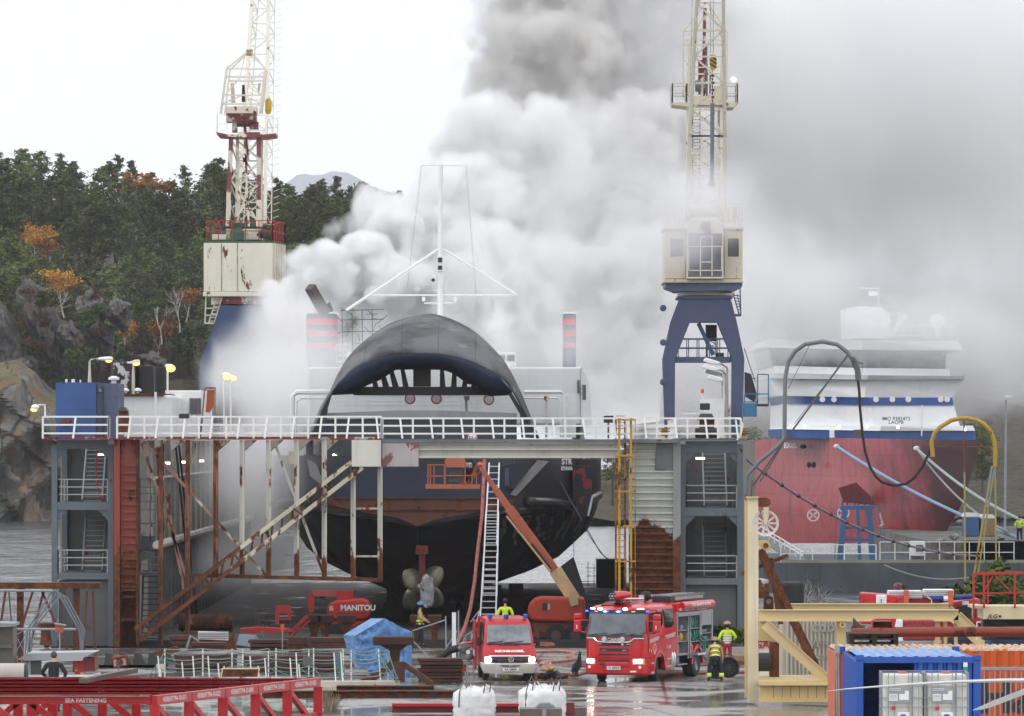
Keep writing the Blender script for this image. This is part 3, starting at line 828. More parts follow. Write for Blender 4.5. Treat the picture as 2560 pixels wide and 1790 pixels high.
MB().tube([P(113,1040,269.2),P(112,1012,269.2),P(95,1012,269.2)],.04,6).build('pole',M_RAIL,t)
MB().ball(P(88,1018,269.2),(.2,.16,.14),10,8).build('housing',M_WHITEC,t,smooth='all')
MB().ball(P(85,1024,269.2),(.16,.12,.10),10,8).build('lens',M_LAMPO,t,smooth='all')
M_TANK=paint('black_tank_flaking','#15161a',rust=.12,patch=('#b9b9bb',.56),scale=1.4)
M_TANK2=paint('black_tank','#171a22',rust=.05,patch=('#3a3518',.62))
def tank(label,x0,x1,y0,mat,d):
 MB_=MB();r=(X(x1,d)-X(x0,d))/2
 MB_.lathe(((X(x1,d)+X(x0,d))/2,d+r,Z(985,d)),[(r,0),(r,Z(y0,d)-Z(985,d)),(r*.9,Z(y0,d)-Z(985,d)+.03)],n=28)
 return tag(MB_.build('tank',mat,None,smooth=True),label,'tank','black tanks on the left dock wall')
tank('black tank with large flaked grey patches, leftmost of three',277,332,908,M_TANK,283)
tank('smooth black tank in the middle of three',335,384,915,M_TANK2,283.5)
tank('narrow black tank at the right of three',385,412,919,M_TANK2,286)
hs=thing('deck_house','long white deck house with round corner under the black tanks','deck house',(X(360,282),284,9.75))
mb=MB();mb.box(X(296,281.5),X(431,281.5),281.5,291,9.75,Z(988,281.5));mb.build('wall',M_WHITE,hs,bevel=.12)
mb=MB();mb.box(X(292,281.4),X(411,281.4),281.3,291,Z(988,281.5),Z(983,281.5));mb.build('roof',M_RUST,hs)
mb=MB()
for px in (313,344):mb.lathe(P(px,984,281.8),[(.08,0),(.08,.1),(.2,.12),(.2,.2),(.06,.28)],n=12)
mb.build('roof_vent',M_WHITE,hs)
MB().tube([P(389,1040,281),P(389,980,281)],.06,6).build('pipe',M_WHITEC,hs)
hs2=thing('deck_house','taller white deck house with slatted side fading into the smoke','deck house',(X(450,290),292,9.75))
mb=MB();mb.box(X(411,290),X(505,290),290,300,9.75,Z(976,290));mb.build('wall',M_WHITEC,hs2,bevel=.05)
mb=MB()
for i in range(9):mb.box(X(474+i*3.4,289.9),X(475.5+i*3.4,289.9),289.85,290,Z(1035,290),Z(995,290))
mb.build('slats',M_GREY,hs2)
cz=thing('small_crane','small folded deck crane with orange cylinder on the left wing wall','deck crane',P(525,1090,284))
mb=MB();mb.pbox(512,968,538,972,284,.5);mb.pbar(512,970,505,1050,284,4);mb.pbar(538,970,537,1045,284,3);mb.pbar(510,1044,538,1044,284,3);mb.build('frame',paint('frame_brown','#8a6a52',rust=.4),cz)
MB().poly([(518,976),(535,974),(534,1015),(523,1032),(514,1030)],284.1,.35).build('cylinder_cover',paint('orange_rusty','#b2532c',rust=.25),cz)
mb=MB();mb.pbar(505,1050,500,1095,284,5);mb.build('column',M_GREYD,cz)
for lab,a,b,c,e in (('brown steel bin with a sloping lid between the blue cabin and the gangway rail',297,1018,318,1085),):
 t=thing('steel_bin',lab,'bin',P((a+c)/2,e,272.5))
 MB().poly([(a,b+10),(c,b+10),(c+2,b+30),(c,e),(a,e)],272.5,1.0).build('body',M_RUSTD,t)
 MB().poly([(a-2,b+10),(a+2,b),(c-6,b),(c+2,b+10)],272.4,1.2).build('lid',paint('dull_lid','#55514e',rust=.2),t)
fl=thing('flood_light','dark flood light on a rail post right of the brown bin','flood light',P(460,1085,269.3))
MB().pbox(447,1034,473,1046,269.0,.25).build('housing',M_DARK,fl,bevel=.03);mb=MB();mb.pbar(460,1046,459,1090,269.1,3);mb.pbox(450,1048,470,1052,269.1,.1);mb.build('bracket',M_RAIL,fl)
fl=thing('flood_light','black flood light on the gangway rail left of the yellow ladder','flood light',P(1523,1090,269.3))
MB().pbox(1509,1039,1534,1057,269.6,.25).build('housing',M_DARK,fl,bevel=.03);MB().pbar(1521,1057,1521,1096,269.7,5).build('bracket',M_GREY,fl)
t=thing('control_cabin','white narrow cabin with rusty corner on the right wing wall behind the crane leg','cabin',P(1790,1090,292))
MB().pbox(1752,998,1812,1096,292,4).build('wall',M_WHITEC,t);MB().pbox(1812,925,1826,1096,291,3).build('stack',paint('stack_rust','#d9d6cf',rust=.36),t)
t=thing('winch','brown winch with black drum behind the right gangway rail','winch',P(1775,1095,272))
MB().pbox(1750,1048,1786,1090,272.6,1.2).build('drum_housing',M_RUSTD,t,bevel=.05)
MB().tube([P(1738,1083,272),P(1796,1083,272)],.25,12).build('drum',M_BLACK,t,smooth=True)
MB().poly([(1744,1050),(1752,1034),(1780,1034),(1788,1050)],272.5,1.2).build('cover',paint('cover_slate','#4d4f57',rust=.1),t)
t=thing('flood_light','black double flood light with an orange beacon above the winch','flood light',P(1762,1035,273))
MB().pbox(1750,1008,1775,1025,272.8,.3).build('housing',M_DARK,t,bevel=.04)
mb=MB();mb.pbar(1757,1035,1757,978,273,2.5);mb.pbar(1708,1034,1770,1033,273,4);mb.build('bracket',M_RAIL,t)
MB().lathe(P(1756,982,273),[(.05,-.02),(.08,0),(.08,.16),(.03,.2)],n=10).build('beacon',plain('beacon_orange',(.6,.12,.02),.3),t)
for i,(px,py)in enumerate(((1779,902),(1776,918),(1784,930),(1790,945))):
 d=276+i*12;t=thing('street_lamp',['white street lamp head nearest the right crane leg','second white street lamp behind the right crane leg','third white street lamp fading behind the right crane leg','farthest faint street lamp behind the right crane leg'][i],'street lamp',P(1818-i*3,1095,d+1),0,'lamp row along the right wing wall')
 MB().tube([P(1820-i*4,1095,d+1),P(1818-i*4,py+18,d+1),P(1805,py+8,d+.5),P(px+18,py+6,d)],.05,6).build('pole',M_STEEL,t)
 MB().poly([(px-21,py-2),(px-14,py-8),(px+22,py+3),(px+22,py+9),(px+5,py+9),(px-20,py+2)],d,.35).build('housing',M_WHITEC,t,bevel=.04)
t=thing('cherry_basket','blue mesh work basket hanging on the dock corner beside the right crane leg','work basket',P(1880,1045,276))
mb=MB()
for (a,b,c,e)in ((1894,936,1921,936),(1894,936,1894,1013),(1921,936,1921,1015),(1894,985,1921,985),(1862,985,1894,985),(1862,985,1858,1040),(1862,1005,1894,1005),(1890,985,1890,1038)):
 mb.pbar(a,b,c,e,276,3)
mb.build('cage',paint('basket_blue','#3d6f93',rust=.1),t);MB().pbox(1857,1008,1892,1042,276,.7).build('tray',paint('basket_blue2','#4279a0',rust=.2),t)
mb=MB();mb.pbox(1893,1010,1922,1016,276,.8);mb.poly([(1862,930),(1878,935),(1892,985),(1886,1005),(1862,990)],276.6,.5);mb.build('machinery',M_DARK,t)
for lab,a in (('yellow lashed block at the left foot of the right crane',1662),('yellow lashed block at the right foot of the right crane',1860)):
 t=thing('wheel_chock',lab,'wheel chock',P(a,1092,285),0,'yellow chocks under the right crane')
 MB().pbox(a-8,1070,a+8,1090,285,.5).build('block',paint('chock_yellow','#c8930f',rust=.25),t,bevel=.04)
 mb=MB()
 for q in (1072,1078,1084):mb.pbar(a-13,q,a+13,q,284.9,2)
 mb.build('strap',M_DARK,t)
# CRANES
M_CRW=paint('crane_cream','#dcd7c8',rust=.22,var=.07,streak=.25)
M_CRY=paint('crane_yellow_cream','#cfc7b2',rust=.22,var=.08,streak=.25)
M_CRR=paint('crane_red_primer','#7d4140',rust=.25,var=.15,patch=('#cfc6b6',.53))
M_CRWR=paint('crane_leg_mixed','#ddd5c4',rust=.22,patch=('#7a3a3a',.52),scale=.8)
M_NAVY=paint('crane_navy','#46506e',rust=.10,var=.12)
M_GREEN=plain('dark_green_paint',(.03,.12,.07),.5)
M_REDP=paint('red_rail_paint','#a3322c',rust=.15)
M_HOOK=plain('hook_yellow',(.55,.36,.02),.45)
M_GLASS=glassy('dark_window_glass')
dL=345.0
cl=thing('harbour_crane','cream harbour crane with big windowless square house and red railing, left of the ferry','crane',P(598,1096,dL+2))
mb=MB();a,b=P(509,606,dL),P(682,742,dL)
dep=4.4
def rot_box(mb,px0,py0,px1,py1,d,dep,skew):
 """box turned a little so its right side shows skew pixels wide"""
 p,q=P(px0,py0,d),P(px1,py1,d);sx=skew*d/F
 vs=[]
 for z in (q.z,p.z):vs+=[(p.x,d,z),(q.x,d,z),(q.x+sx,d+dep,z),(p.x+sx,d+dep,z)]
 return mb.add(vs,[(0,3,2,1),(4,5,6,7),(0,1,5,4),(1,2,6,5),(2,3,7,6),(3,0,4,7)])
rot_box(mb,509,607,681,729,dL,dep,26);mb.build('machinery_house',M_CRW,cl,bevel=.04)
mb=MB();rot_box(mb,507,729.5,682,741,dL-.08,dep+.1,26);mb.build('house_skirt',M_CRW,cl,bevel=.03)
mb=MB()
for a in (553.5,593):mb.pbox(a,608,a+1.2,728,dL-.03,.03)
mb.build('panel_seam',paint('seam_rust','#b98d5e',rust=.5),cl)
mb=MB();pa=P(682,607,dL);
for i in range(5):
 u=.12+i*.19;mb.bar((pa.x+26*dL/F*u+.03,dL+dep*u,P(0,728,dL).z),(pa.x+26*dL/F*u+.03,dL+dep*u,pa.z),.08)
mb.build('corner_rib',M_CRW,cl)
mb=MB();rot_box(mb,511,603,682,607,dL,dep,24);mb.build('roof_deck',M_GREEN,cl)
mb=MB();z0=P(0,603,dL).z;xl,xr=P(512,0,dL).x,P(681,0,dL).x;sk=24*dL/F
railing(mb,[(xl,dL+.05,z0),(xr,dL+.05,z0),(xr+sk,dL+dep,z0),(xl+sk,dL+dep,z0),(xl,dL+.05,z0)],1.25,1,.75,.028)
mb.build('roof_railing',M_REDP,cl)
mb=MB();mb.pbox(565,572,655,600,dL+1.2,1.4);mb.pbox(530,586,566,600,dL+.8,.8);mb.build('winch_house',M_CRW,cl,bevel=.05)
mb=MB();mb.poly([(577,572),(600,566),(611,580),(608,600),(580,602),(574,590)],dL+.7,.4);mb.pbox(578,557,650,566,dL+1.4,1);mb.pbox(531,564,535,585,dL+.9,.3);mb.pbox(549,564,553,585,dL+.9,.3);mb.build('winch_cover',M_GREEN,cl)
mb=MB();mb.tube([P(647,580,dL+.8),P(660,590,dL+.8)],.25,10);mb.build('motor',M_DARK,cl)
zt,zb=343,566
for i,(x0,x1)in enumerate(((571,578),(643,650))):
 mb=MB();mb.bar(P(x1 if i==0 else x1-3,zt,dL+1),P(x0 if i==0 else x0+4,500,dL+1),.26);mb.build('tower_leg',M_CRR,cl)
 mb=MB();mb.bar(P(x0+1 if i==0 else x0+4,500,dL+1),P(x0-1 if i==0 else x0+3,zb,dL+1),.28);mb.build('tower_leg',M_CRWR,cl)
for x0,x1 in ((592,592),(652,652)):
 mb=MB();mb.bar(P(x0+2,zt,dL+3.2),P(x1,zb,dL+3.2),.2);mb.build('tower_leg',M_CRW,cl)
mb=MB()
for (a,b,c,e)in ((578,350,645,450),(645,350,578,450),(578,450,645,555),(645,455,578,566),(612,350,622,566)):
 mb.pbar(a,b,c,e,dL+1.0,5)
mb.build('cross_brace',M_CRWR,cl)
mb=MB()
for r_ in range(4):
 y0,y1=350+r_*52,402+r_*52
 mb.pbar(592,y0,652,y1,dL+3.2,3);mb.pbar(652,y0,592,y1,dL+3.2,3);mb.pbar(592,y1,652,y1,dL+3.2,3)
 for x_,x2 in ((574,592),(648,652)):mb.pbar(x_,y0,x2,y1,dL+1,3,d1=dL+3.2)
mb.build('rear_brace',M_CRW,cl)
mb=MB();mb.poly([(539,330),(570,336),(660,336),(690,333),(689,340),(660,344),(570,342),(545,340)],dL+.6,3);mb.build('upper_platform',M_CRR,cl)
mb=MB();mb.pbox(596,330,650,343,dL+.5,.2);mb.build('platform_plate',M_CRWR,cl)
mb=MB();zz=P(0,331,dL).z
railing(mb,[(P(541,0,dL).x,dL+.7,zz),(P(566,0,dL).x,dL+.7,zz)],1.1,1,.5,.02);railing(mb,[(P(662,0,dL).x,dL+3.5,zz),(P(688,0,dL).x,dL+3.5,zz)],1.0,1,.5,.02)
mb.bar(P(543,330,dL+.7),P(545,258,dL+.7),.04);mb.build('platform_railing',M_RAIL,cl)
mb=MB()
for (a,b,c,e,w)in ((552,284,567,172,6),(650,284,663,172,6),(567,172,570,165,5),(568,192,660,192,5),(570,202,658,202,5),(562,238,652,238,4),(556,260,650,260,5),(568,172,662,172,3.5),(567,172,617,130,4),(663,172,628,130,4),(562,238,600,194,3),(652,238,620,194,3),(560,258,602,240,3),(650,258,612,240,3),(600,192,612,140,2.5)):
 mb.pbar(a,b,c,e,dL+1,w)
mb.build('head_frame',M_CRW,cl);mb=MB()
for (a,b,c,e)in ((562,284,575,175),(655,284,668,175),(575,175,622,130)):mb.pbar(a,b,c,e,dL+3,4)
mb.build('head_frame',M_CRW,cl)
mb=MB();mb.pbox(615,124,631,137,dL+1.3,.8);mb.build('head_sheave',paint('sheave_ochre','#a28a5a',rust=.3),cl)
mb=MB();mb.poly([(576,208),(584,208),(588,256),(578,256)],dL+1.6,.4);mb.poly([(646,208),(652,208),(648,230),(643,230)],dL+1.6,.4);mb.build('sheave_arm',M_CRY,cl)
mb=MB();mb.poly([(605,212),(611,212),(613,254),(604,254)],dL+1.2,.5);mb.build('hydraulic_ram',M_DARK,cl)
mb=MB();mb.pbox(565,266,641,283,dL+.7,2.2);mb.build('ballast_box',paint('ballast_pink','#e3d6c9',rust=.32),cl)
mb=MB()
for i in range(24):mb.poly([(566+i*3.1,284),(567.6+i*3.1,284),(566.6+i*3.1,304),(564.6+i*3.1,304)],dL+.5,1.8)
mb.pbox(565,284,640,304,dL+.75,1.5);mb.build('counterweight',M_CRR,cl)
mb=MB();mb.pbox(580,304,592,330,dL+1,1);mb.pbox(625,304,645,322,dL+1,1);mb.pbox(592,308,626,316,dL+1.2,.6);mb.tube([P(612,316,dL+1),P(620,400,dL+1.4)],.09,6);mb.build('slewing_gear',M_CRR,cl)
mb=MB();J=[(P(592,560,dL+4.0),P(636,-90,dL+14)),(P(662,560,dL+4.0),P(673,-90,dL+14))]
for p,q in J:mb.bar(p,q,.22)
mb.build('jib_chord',M_CRW,cl)
mb=MB();mb.lattice(*J[0],*J[1],17,.055,cross=False)
J2=[(p+Vector((.35,1.2,0)),q+Vector((.35,1.2,0)))for p,q in J]
for (p,q),(p2,q2)in zip(J,J2):
 mb.lattice(p,q,p2,q2,22,.04,cross=False);mb.bar(p2,q2,.06)
for i in range(40):mb.bar(J2[1][0].lerp(J2[1][1],i/40)+Vector((.1,0,0)),J2[1][0].lerp(J2[1][1],i/40)+Vector((.45,.2,.15)),.03)
mb.build('jib_lacing',M_CRW,cl)
MB().lathe(P(671,254,dL+2),[(.12,-.75),(.2,-.55),(.2,.05),(.1,.2)][::1],n=12).build('hook_block',M_HOOK,cl,smooth=True)
mb=MB();mb.lathe(P(600,762,dL+2),[(1.75,0),(1.75,.5)],n=28);mb.build('slew_ring',M_CRWR,cl)
mb=MB();mb.prism([P(552,764,dL),P(650,764,dL),P(700,900,dL),P(720,1096,dL),P(690,1096,dL),P(672,930,dL),P(640,880,dL),P(560,880,dL),P(545,930,dL),P(530,1096,dL),P(495,1096,dL),P(502,900,dL)],(0,.8,0))
mb.prism([P(552,764,dL+3.4),P(650,764,dL+3.4),P(700,900,dL+3.4),P(720,1096,dL+3.4),P(690,1096,dL+3.4),P(672,930,dL+3.4),P(640,880,dL+3.4),P(560,880,dL+3.4),P(545,930,dL+3.4),P(530,1096,dL+3.4),P(495,1096,dL+3.4),P(502,900,dL+3.4)],(0,.8,0))
mb.pbox(552,764,650,860,dL+.81,2.55);mb.build('portal',paint('crane_blue','#33486f',rust=.05),cl)
mb=MB();mb.pbar(515,742,512,808,dL+.5,3);mb.pbar(512,808,536,808,dL+.5,4);mb.pbar(553,750,536,806,dL+.5,3);mb.pbar(540,750,522,806,dL+.5,3);mb.pbar(514,771,548,769,dL+.5,3);mb.pbar(513,788,540,787,dL+.5,3)
for i in range(6):mb.pbar(538-i*3.2,758+i*9,551-i*3.2,757+i*9,dL+.5,2)
mb.build('access_ladder',M_CRW,cl)
dR=296.0
cr=thing('harbour_crane','cream harbour crane with glazed driver cab on navy blue portal legs, right of the ferry','crane',P(1760,1096,dR+2))
mb=MB();mb.poly([(1700,742),(1826,742),(1842,803),(1861,895),(1856,1046),(1856,1094),(1830,1094),(1829,1040),(1830,895),(1793,806),(1725,806),(1688,897),(1687,1040),(1687,1094),(1663,1094),(1661,1040),(1656,899),(1676,805)],dR,.9)
mb.poly([(1700,742),(1826,742),(1842,803),(1861,895),(1856,1094),(1832,1094),(1832,895),(1795,806),(1722,806),(1686,897),(1685,1094),(1664,1094),(1656,899),(1676,805)],dR+3.4,.9)
mb.pbox(1700,742,1826,805,dR+.91,2.48);mb.build('portal',M_NAVY,cr,bevel=.03)
mb=MB();mb.pbox(1694,740,1832,746,dR-.1,4.3);mb.pbox(1688,892,1830,905,dR+.3,3.5);mb.build('portal_beam',M_NAVY,cr)
mb=MB();zz=P(0,892,dR).z;railing(mb,[(P(1696,0,dR).x,dR+.4,zz),(P(1826,0,dR).x,dR+.4,zz)],.96,1,.55,.025);railing(mb,[(P(1696,0,dR).x,dR+3.4,zz),(P(1826,0,dR).x,dR+3.4,zz)],.96,1,.55,.025);mb.build('walkway_railing',M_NAVY,cr)
mb=MB();mb.pbar(1746,808,1783,888,dR+1,10);mb.build('diagonal_tube',paint('tube_blue','#4a6a94',rust=.1),cr)
mb=MB();mb.pbox(1765,812,1792,852,dR+1.5,.8)
for i in range(9):mb.pbar(1768+(i%3)*8,850+i*4,1788,853+i*4.2,dR+1.2,2)
mb.pbar(1766,850,1766,892,dR+1,3);mb.pbar(1790,850,1790,892,dR+1,3);mb.pbox(1792,882,1810,892,dR+.6,.6);mb.build('cable_drum',M_DARK,cr)
mb=MB();mb.lathe(P(1765,740,dR+2.1),[(1.5,0),(1.5,.35),(1.2,.42)],n=30);mb.build('slew_ring',M_CRWR,cr)
mb=MB();mb.poly([(1662,708),(1857,704),(1855,718),(1830,730),(1820,726),(1690,728),(1676,722),(1664,718)],dR-.3,4.6);mb.build('underframe',paint('under_blue','#5b6a86',rust=.15),cr)
mb=MB();mb.pbox(1661,574,1715,697,dR-.4,4.6);mb.pbox(1810,574,1857,697,dR-.4,4.6);mb.pbox(1715.3,560,1809.7,697,dR+1.2,3);mb.pbox(1658,698,1858,707,dR-.6,5);mb.build('machinery_house',M_CRY,cr,bevel=.04)
mb=MB();mb.pbox(1658,568,1718,573.7,dR-.5,4.8);mb.pbox(1808,568,1859,573.7,dR-.5,4.8);mb.build('house_roof',M_CRY,cr)
for a,b in ((1676,1709),(1820,1847)):
 MB().pbox(a,596,b,641,dR-.43,.05).build('window',M_GLASS,cr,bevel=.02)
mb=MB();mb.poly([(1722,552),(1804,552),(1810,584),(1716,584)],dR-.9,2);mb.pbox(1716,692,1810,697,dR-1.1,2.2)
for a in (1718,1807):mb.pbar(a,584,a,694,dR-1.0,4)
mb.build('driver_cab',M_CRY,cr,bevel=.03)
MB().pbox(1719,585,1808,691,dR-.85,1.9).build('cab_window',glassy('cab_glass','#3a4048'),cr)
mb=MB()
for (a,b,c,e)in ((1720,616,1806,616),(1722,676,1806,676),(1751,590,1751,690),(1780,590,1780,690),(1751,592,1780,592),(1751,655,1780,655),(1722,616,1722,676),(1804,616,1804,676)):mb.pbar(a,b,c,e,dR-.95,2.4)
mb.build('window_bars',M_CRW,cr)
MB().lathe(P(1762,566,dR-1.0),[(.05,-.1),(.24,-.06),(.24,.06),(.1,.1)],'Y',14).build('cab_lamp',M_DARK,cr)
mb=MB();zz=P(0,568,dR).z
for yy in (dR-.3,):railing(mb,[(P(1665,0,dR).x,yy,zz),(P(1706,0,dR).x,yy,zz)],1.25,2,.5,.022);railing(mb,[(P(1816,0,dR).x,yy,zz),(P(1854,0,dR).x,yy,zz)],1.2,2,.5,.022)
railing(mb,[(P(1665,0,dR).x,dR+3.8,zz),(P(1854,0,dR).x,dR+3.8,zz)],1.2,2,.8,.022)
mb.build('roof_railing',M_CRY,cr)
mb=MB();mb.tube([P(1722,528,dR+1),P(1808,528,dR+1)],.3,14);mb.pbox(1716,515,1724,552,dR+.6,1);mb.pbox(1804,515,1812,552,dR+.6,1);mb.pbox(1820,520,1824,556,dR+1,.4);mb.pbox(1832,518,1842,545,dR+1,.4);mb.build('hoist_winch',M_CRY,cr)
TL=[(P(1717,552,dR+1),P(1720,268,dR+1)),(P(1806,552,dR+1),P(1804,268,dR+1)),(P(1722,552,dR+3),P(1726,268,dR+3)),(P(1800,552,dR+3),P(1798,268,dR+3))]
for p,q in TL:MB().bar(p,q,.17).build('tower_leg',M_CRW,cr)
mb=MB()
mb.lattice(*TL[0],*TL[1],5,.08);mb.lattice(*TL[0],*TL[2],8,.05);mb.lattice(*TL[1],*TL[3],8,.05)
mb.build('tower_lacing',M_CRW,cr)
mb=MB()
for a in (1731,1749):mb.pbar(a,552,a+1,268,dR+2,2)
for i in range(34):mb.pbar(1731,545-i*8.2,1750,545-i*8.2,dR+2,1.3)
mb.build('tower_ladder',M_GREY,cr)
mb=MB();mb.poly([(1681,256),(1724,256),(1724,268),(1714,266),(1681,262)],dR+.6,3);mb.poly([(1806,256),(1845,256),(1836,268),(1806,268)],dR+.6,3);mb.pbox(1724.3,240,1805.7,262,dR+.8,2.4);mb.pbox(1788,214,1812,245,dR+1,1.5);mb.build('upper_platform',M_CRY,cr)
mb=MB();zz=P(0,257,dR).z
for a,b in ((1682,1718),(1814,1845)):
 railing(mb,[(P(a,0,dR).x,dR+.7,zz),(P(b,0,dR).x,dR+.7,zz),(P(b,0,dR).x,dR+3,zz),(P(a,0,dR).x,dR+3,zz),(P(a,0,dR).x,dR+.7,zz)],1.05,1,.9,.03)
mb.build('platform_railing',M_CRY,cr)
mb=MB()
for (a,b,c,e,w)in ((1708,242,1708,80,3.5),(1817,250,1818,82,3.5),(1708,80,1738,42,3.5),(1818,82,1770,8,4),(1738,42,1764,8,4),(1708,112,1818,112,5),(1712,100,1814,100,3),(1710,78,1815,78,3),(1720,240,1724,110,6),(1800,240,1806,110,5),(1722,168,1800,168,3),(1720,185,1800,185,4),(1722,205,1790,205,3),(1712,150,1726,176,3),(1722,220,1745,120,2.5)):
 mb.pbar(a,b,c,e,dR+1.4,w)
mb.build('head_frame',M_CRY,cr);mb=MB()
for (a,b,c,e)in ((1722,242,1724,110),(1812,240,1812,110),(1724,110,1768,20),(1812,110,1772,20)):mb.pbar(a,b,c,e,dR+3.2,4)
mb.build('head_frame',M_CRY,cr)
mb=MB();mb.pbar(1758,240,1762,20,dR+1.8,8);mb.pbox(1746,150,1764,235,dR+2,.6);mb.pbox(1752,195,1758,240,dR+1.2,.5);mb.build('ballast_arm',M_CRR,cr)
mb=MB();mb.pbar(1767,240,1766,110,dR+1.6,5);mb.pbar(1775,235,1776,175,dR+1.6,4);mb.tube([P(1738,215,dR+1.3),P(1752,215,dR+1.3)],.3,12);mb.build('hydraulic_ram',M_GREY,cr)
JR=[(P(1724,340,dR-1),P(1745,-60,dR-5)),(P(1812,340,dR-1),P(1808,-60,dR-5))]
JB=[(P(1716,545,dR+.5),JR[0][0]),(P(1811,545,dR+.5),JR[1][0])]
mb=MB()
for p,q in JR+JB:mb.bar(p,q,.19)
mb.build('jib_chord',M_CRW,cr)
mb=MB();mb.lattice(*JR[0],*JR[1],6,.08,cross=False);mb.lattice(*JB[0],*JB[1],4,.08,cross=False)
JR2=[(p+Vector((0,-1.0,.1)),q+Vector((0,-1.2,.1)))for p,q in JR]
for (p,q),(p2,q2)in zip(JR,JR2):mb.lattice(p,q,p2,q2,10,.05,cross=False);mb.bar(p2,q2,.08)
mb.build('jib_lacing',M_CRW,cr)
mb=MB()
for a,c in ((1777,1776),(1784,1783)):mb.pbar(a,-40,c,132,dR-2.5,1.3)
mb.pbar(1731,0,1725,250,dR-1,1);mb.build('hoist_rope',M_DARK,cr)
hk=MB().poly([(1778,134),(1790,137),(1793,162),(1786,176),(1776,172),(1773,148)],dR-2.6,.3).build('hook_block',M_HOOK,cr,bevel=.04)
mb=MB()
for i in range(4):mb.poly([(1774,140+i*10),(1776,137+i*10),(1792,152+i*10-4),(1791,156+i*10-4)],dR-2.62,.015)if i<3 else None
mb.build('warning_stripe',M_DARK,hk)
mb=MB()
for i in range(9):mb.lathe(P(1781+(i%2),180+i*9,dR-2.45),[(.05,-.04),(.09,0),(.05,.04)],'Y' if i%2 else 'X',8)
mb.build('chain',paint('chain_rust','#7a4a36',rust=.6),cr)
MB().tube([P(1781,258,dR-2.4),P(1780,452,dR-2.4),P(1780,455,dR-2.4),P(1779,466,dR-2.4)],[.11,.10,.15,.17],8).build('hanging_pole',M_GREY,cr)
t=MB().lathe(P(1834,199,dR+1),[(.02,-.05),(.14,0),(.02,.05)],'Y',12).build('platform_lamp',glow('lamp_white',(1,1,1),3),cr)
mb=MB();mb.pbar(1850,715,1852,788,dR+1,3);mb.pbar(1833,735,1848,788,dR+1,3);mb.pbar(1843,735,1852,780,dR+1,2)
for i in range(7):mb.pbar(1834+i*2,738+i*7,1850,740+i*7,dR+1,2)
mb.pbox(1838,785,1853,790,dR+.6,1);mb.build('access_ladder',M_NAVY,cr)
for q in (770,856,955):MB().lathe(P(1658,q,dR),[(.10,-.04),(.18,0),(.10,.04)],'Y',10).build('fender_eye',M_NAVY,cr)
mb=MB()
mb.pbar(1860,870,1888,955,dR+.5,2);mb.pbar(1862,950,1890,945,dR+.5,2);mb.build('side_bracket',M_NAVY,cr)
# FERRY IN THE DRY DOCK
def fx(d):return -4.85+.03*(d-293)
fe=thing('car_ferry','burnt black car ferry with raised bow visor and white mast standing in the dry dock','ferry',(fx(293),293,.12))
def smooth(a,b,x):
 t=min(1,max(0,(x-a)/(b-a)));return t*t*(3-2*t)
def lin(tab,x):
 if x<=tab[0][0]:return tab[0][1]
 for (a,b),(c,e)in zip(tab,tab[1:]):
  if x<=c:return b+(e-b)*(x-a)/(c-a)
 return tab[-1][1]
STEM=[(.3,299.5),(2,297.3),(4,295.2),(5.3,293.2),(6.15,292.6),(12,292.6)]
BMAX=[(.3,1.0),(1.2,2.0),(2.0,3.6),(2.5,5.2),(3.0,6.4),(4,7.5),(5.2,8.0),(6.4,8.3),(12,8.3)]
def half(d,z):
 st=lin(STEM,z)
 if d<=st:return 0.02 if z<5.4 else (0.02+smooth(5.3,6.2,z)*5.0)
 t=min(1,(d-st)/26.0)
 b=lin(BMAX,z)*(1-(1-t)**2.3)**.62
 if z>=5.4:b=max(b,smooth(5.3,6.2,z)*(5.0+3.3*(1-(1-min(1,(d-st)/14.0))**2.2)))
 return b
zs_=[.3,.7,1.2,1.8,2.5,3.2,3.9,4.5,5.0,5.35,5.7,6.0,6.2,6.4,7.2,8.2,9.0]
ds_=[292.6,293.0,293.6,294.3,295.2,296.3,297.6,299,301,303.5,306.5,310,315,322,335,355,372]
s=NT('ferry_hull_paint')
z=s.xyz()[2]
soot=s.noise(.35,5,.6);fine=s.noise(4,6,.65);st=s.noise(1.2,6,.6,stretch=(1.4,.3,.35))
low=s.mix(s.ramp(soot,.35,.65),(.075,.022,.020),(.030,.017,.018))
up=s.mix(s.ramp(soot,.35,.65),(.018,.020,.024),(.05,.056,.066))
c_=s.mix(s.ramp(s.math('ADD',z,s.math('MULTIPLY',fine,.12)),3.85,3.95),low,up)
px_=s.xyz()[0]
glint=s.math('MULTIPLY',s.ramp(st,.50,.58),s.math('MULTIPLY',s.ramp(z,4.0,4.5),s.math('MULTIPLY',s.math('SUBTRACT',1.0,s.ramp(z,5.9,6.4)),s.ramp(px_,-1.2,.4))))  # pale wet reflections painted into the colour of the lower right flank
c_=s.mix(s.math('MULTIPLY',glint,.9),c_,(.62,.61,.60))
c_=s.mix(s.math('MULTIPLY',s.ramp(s.noise(.8,6,.7),.6,.68),.6),c_,(.085,.035,.018))
s.bump(fine,.15,.03)
c_=s.seams(c_,1.3,2.9,.05,.55)
M_HULL=s.done(c_,s.ramp(soot,.3,.7,.38,.6),0,.4)
rows=[]
for d in ds_:
 L=[Vector((fx(d)-half(d,z),d,z))for z in zs_[::-1]];Rr=[Vector((fx(d)+half(d,z),d,z))for z in zs_]
 rows.append(L+Rr)
mb=MB();mb.grid(rows);n=len(rows[0]);mb.add(rows[-1],[tuple(range(n))]);mb.add(rows[0][:6]+rows[0][-6:],[tuple(range(12))])
mb.build('hull',M_HULL,fe,smooth=True)
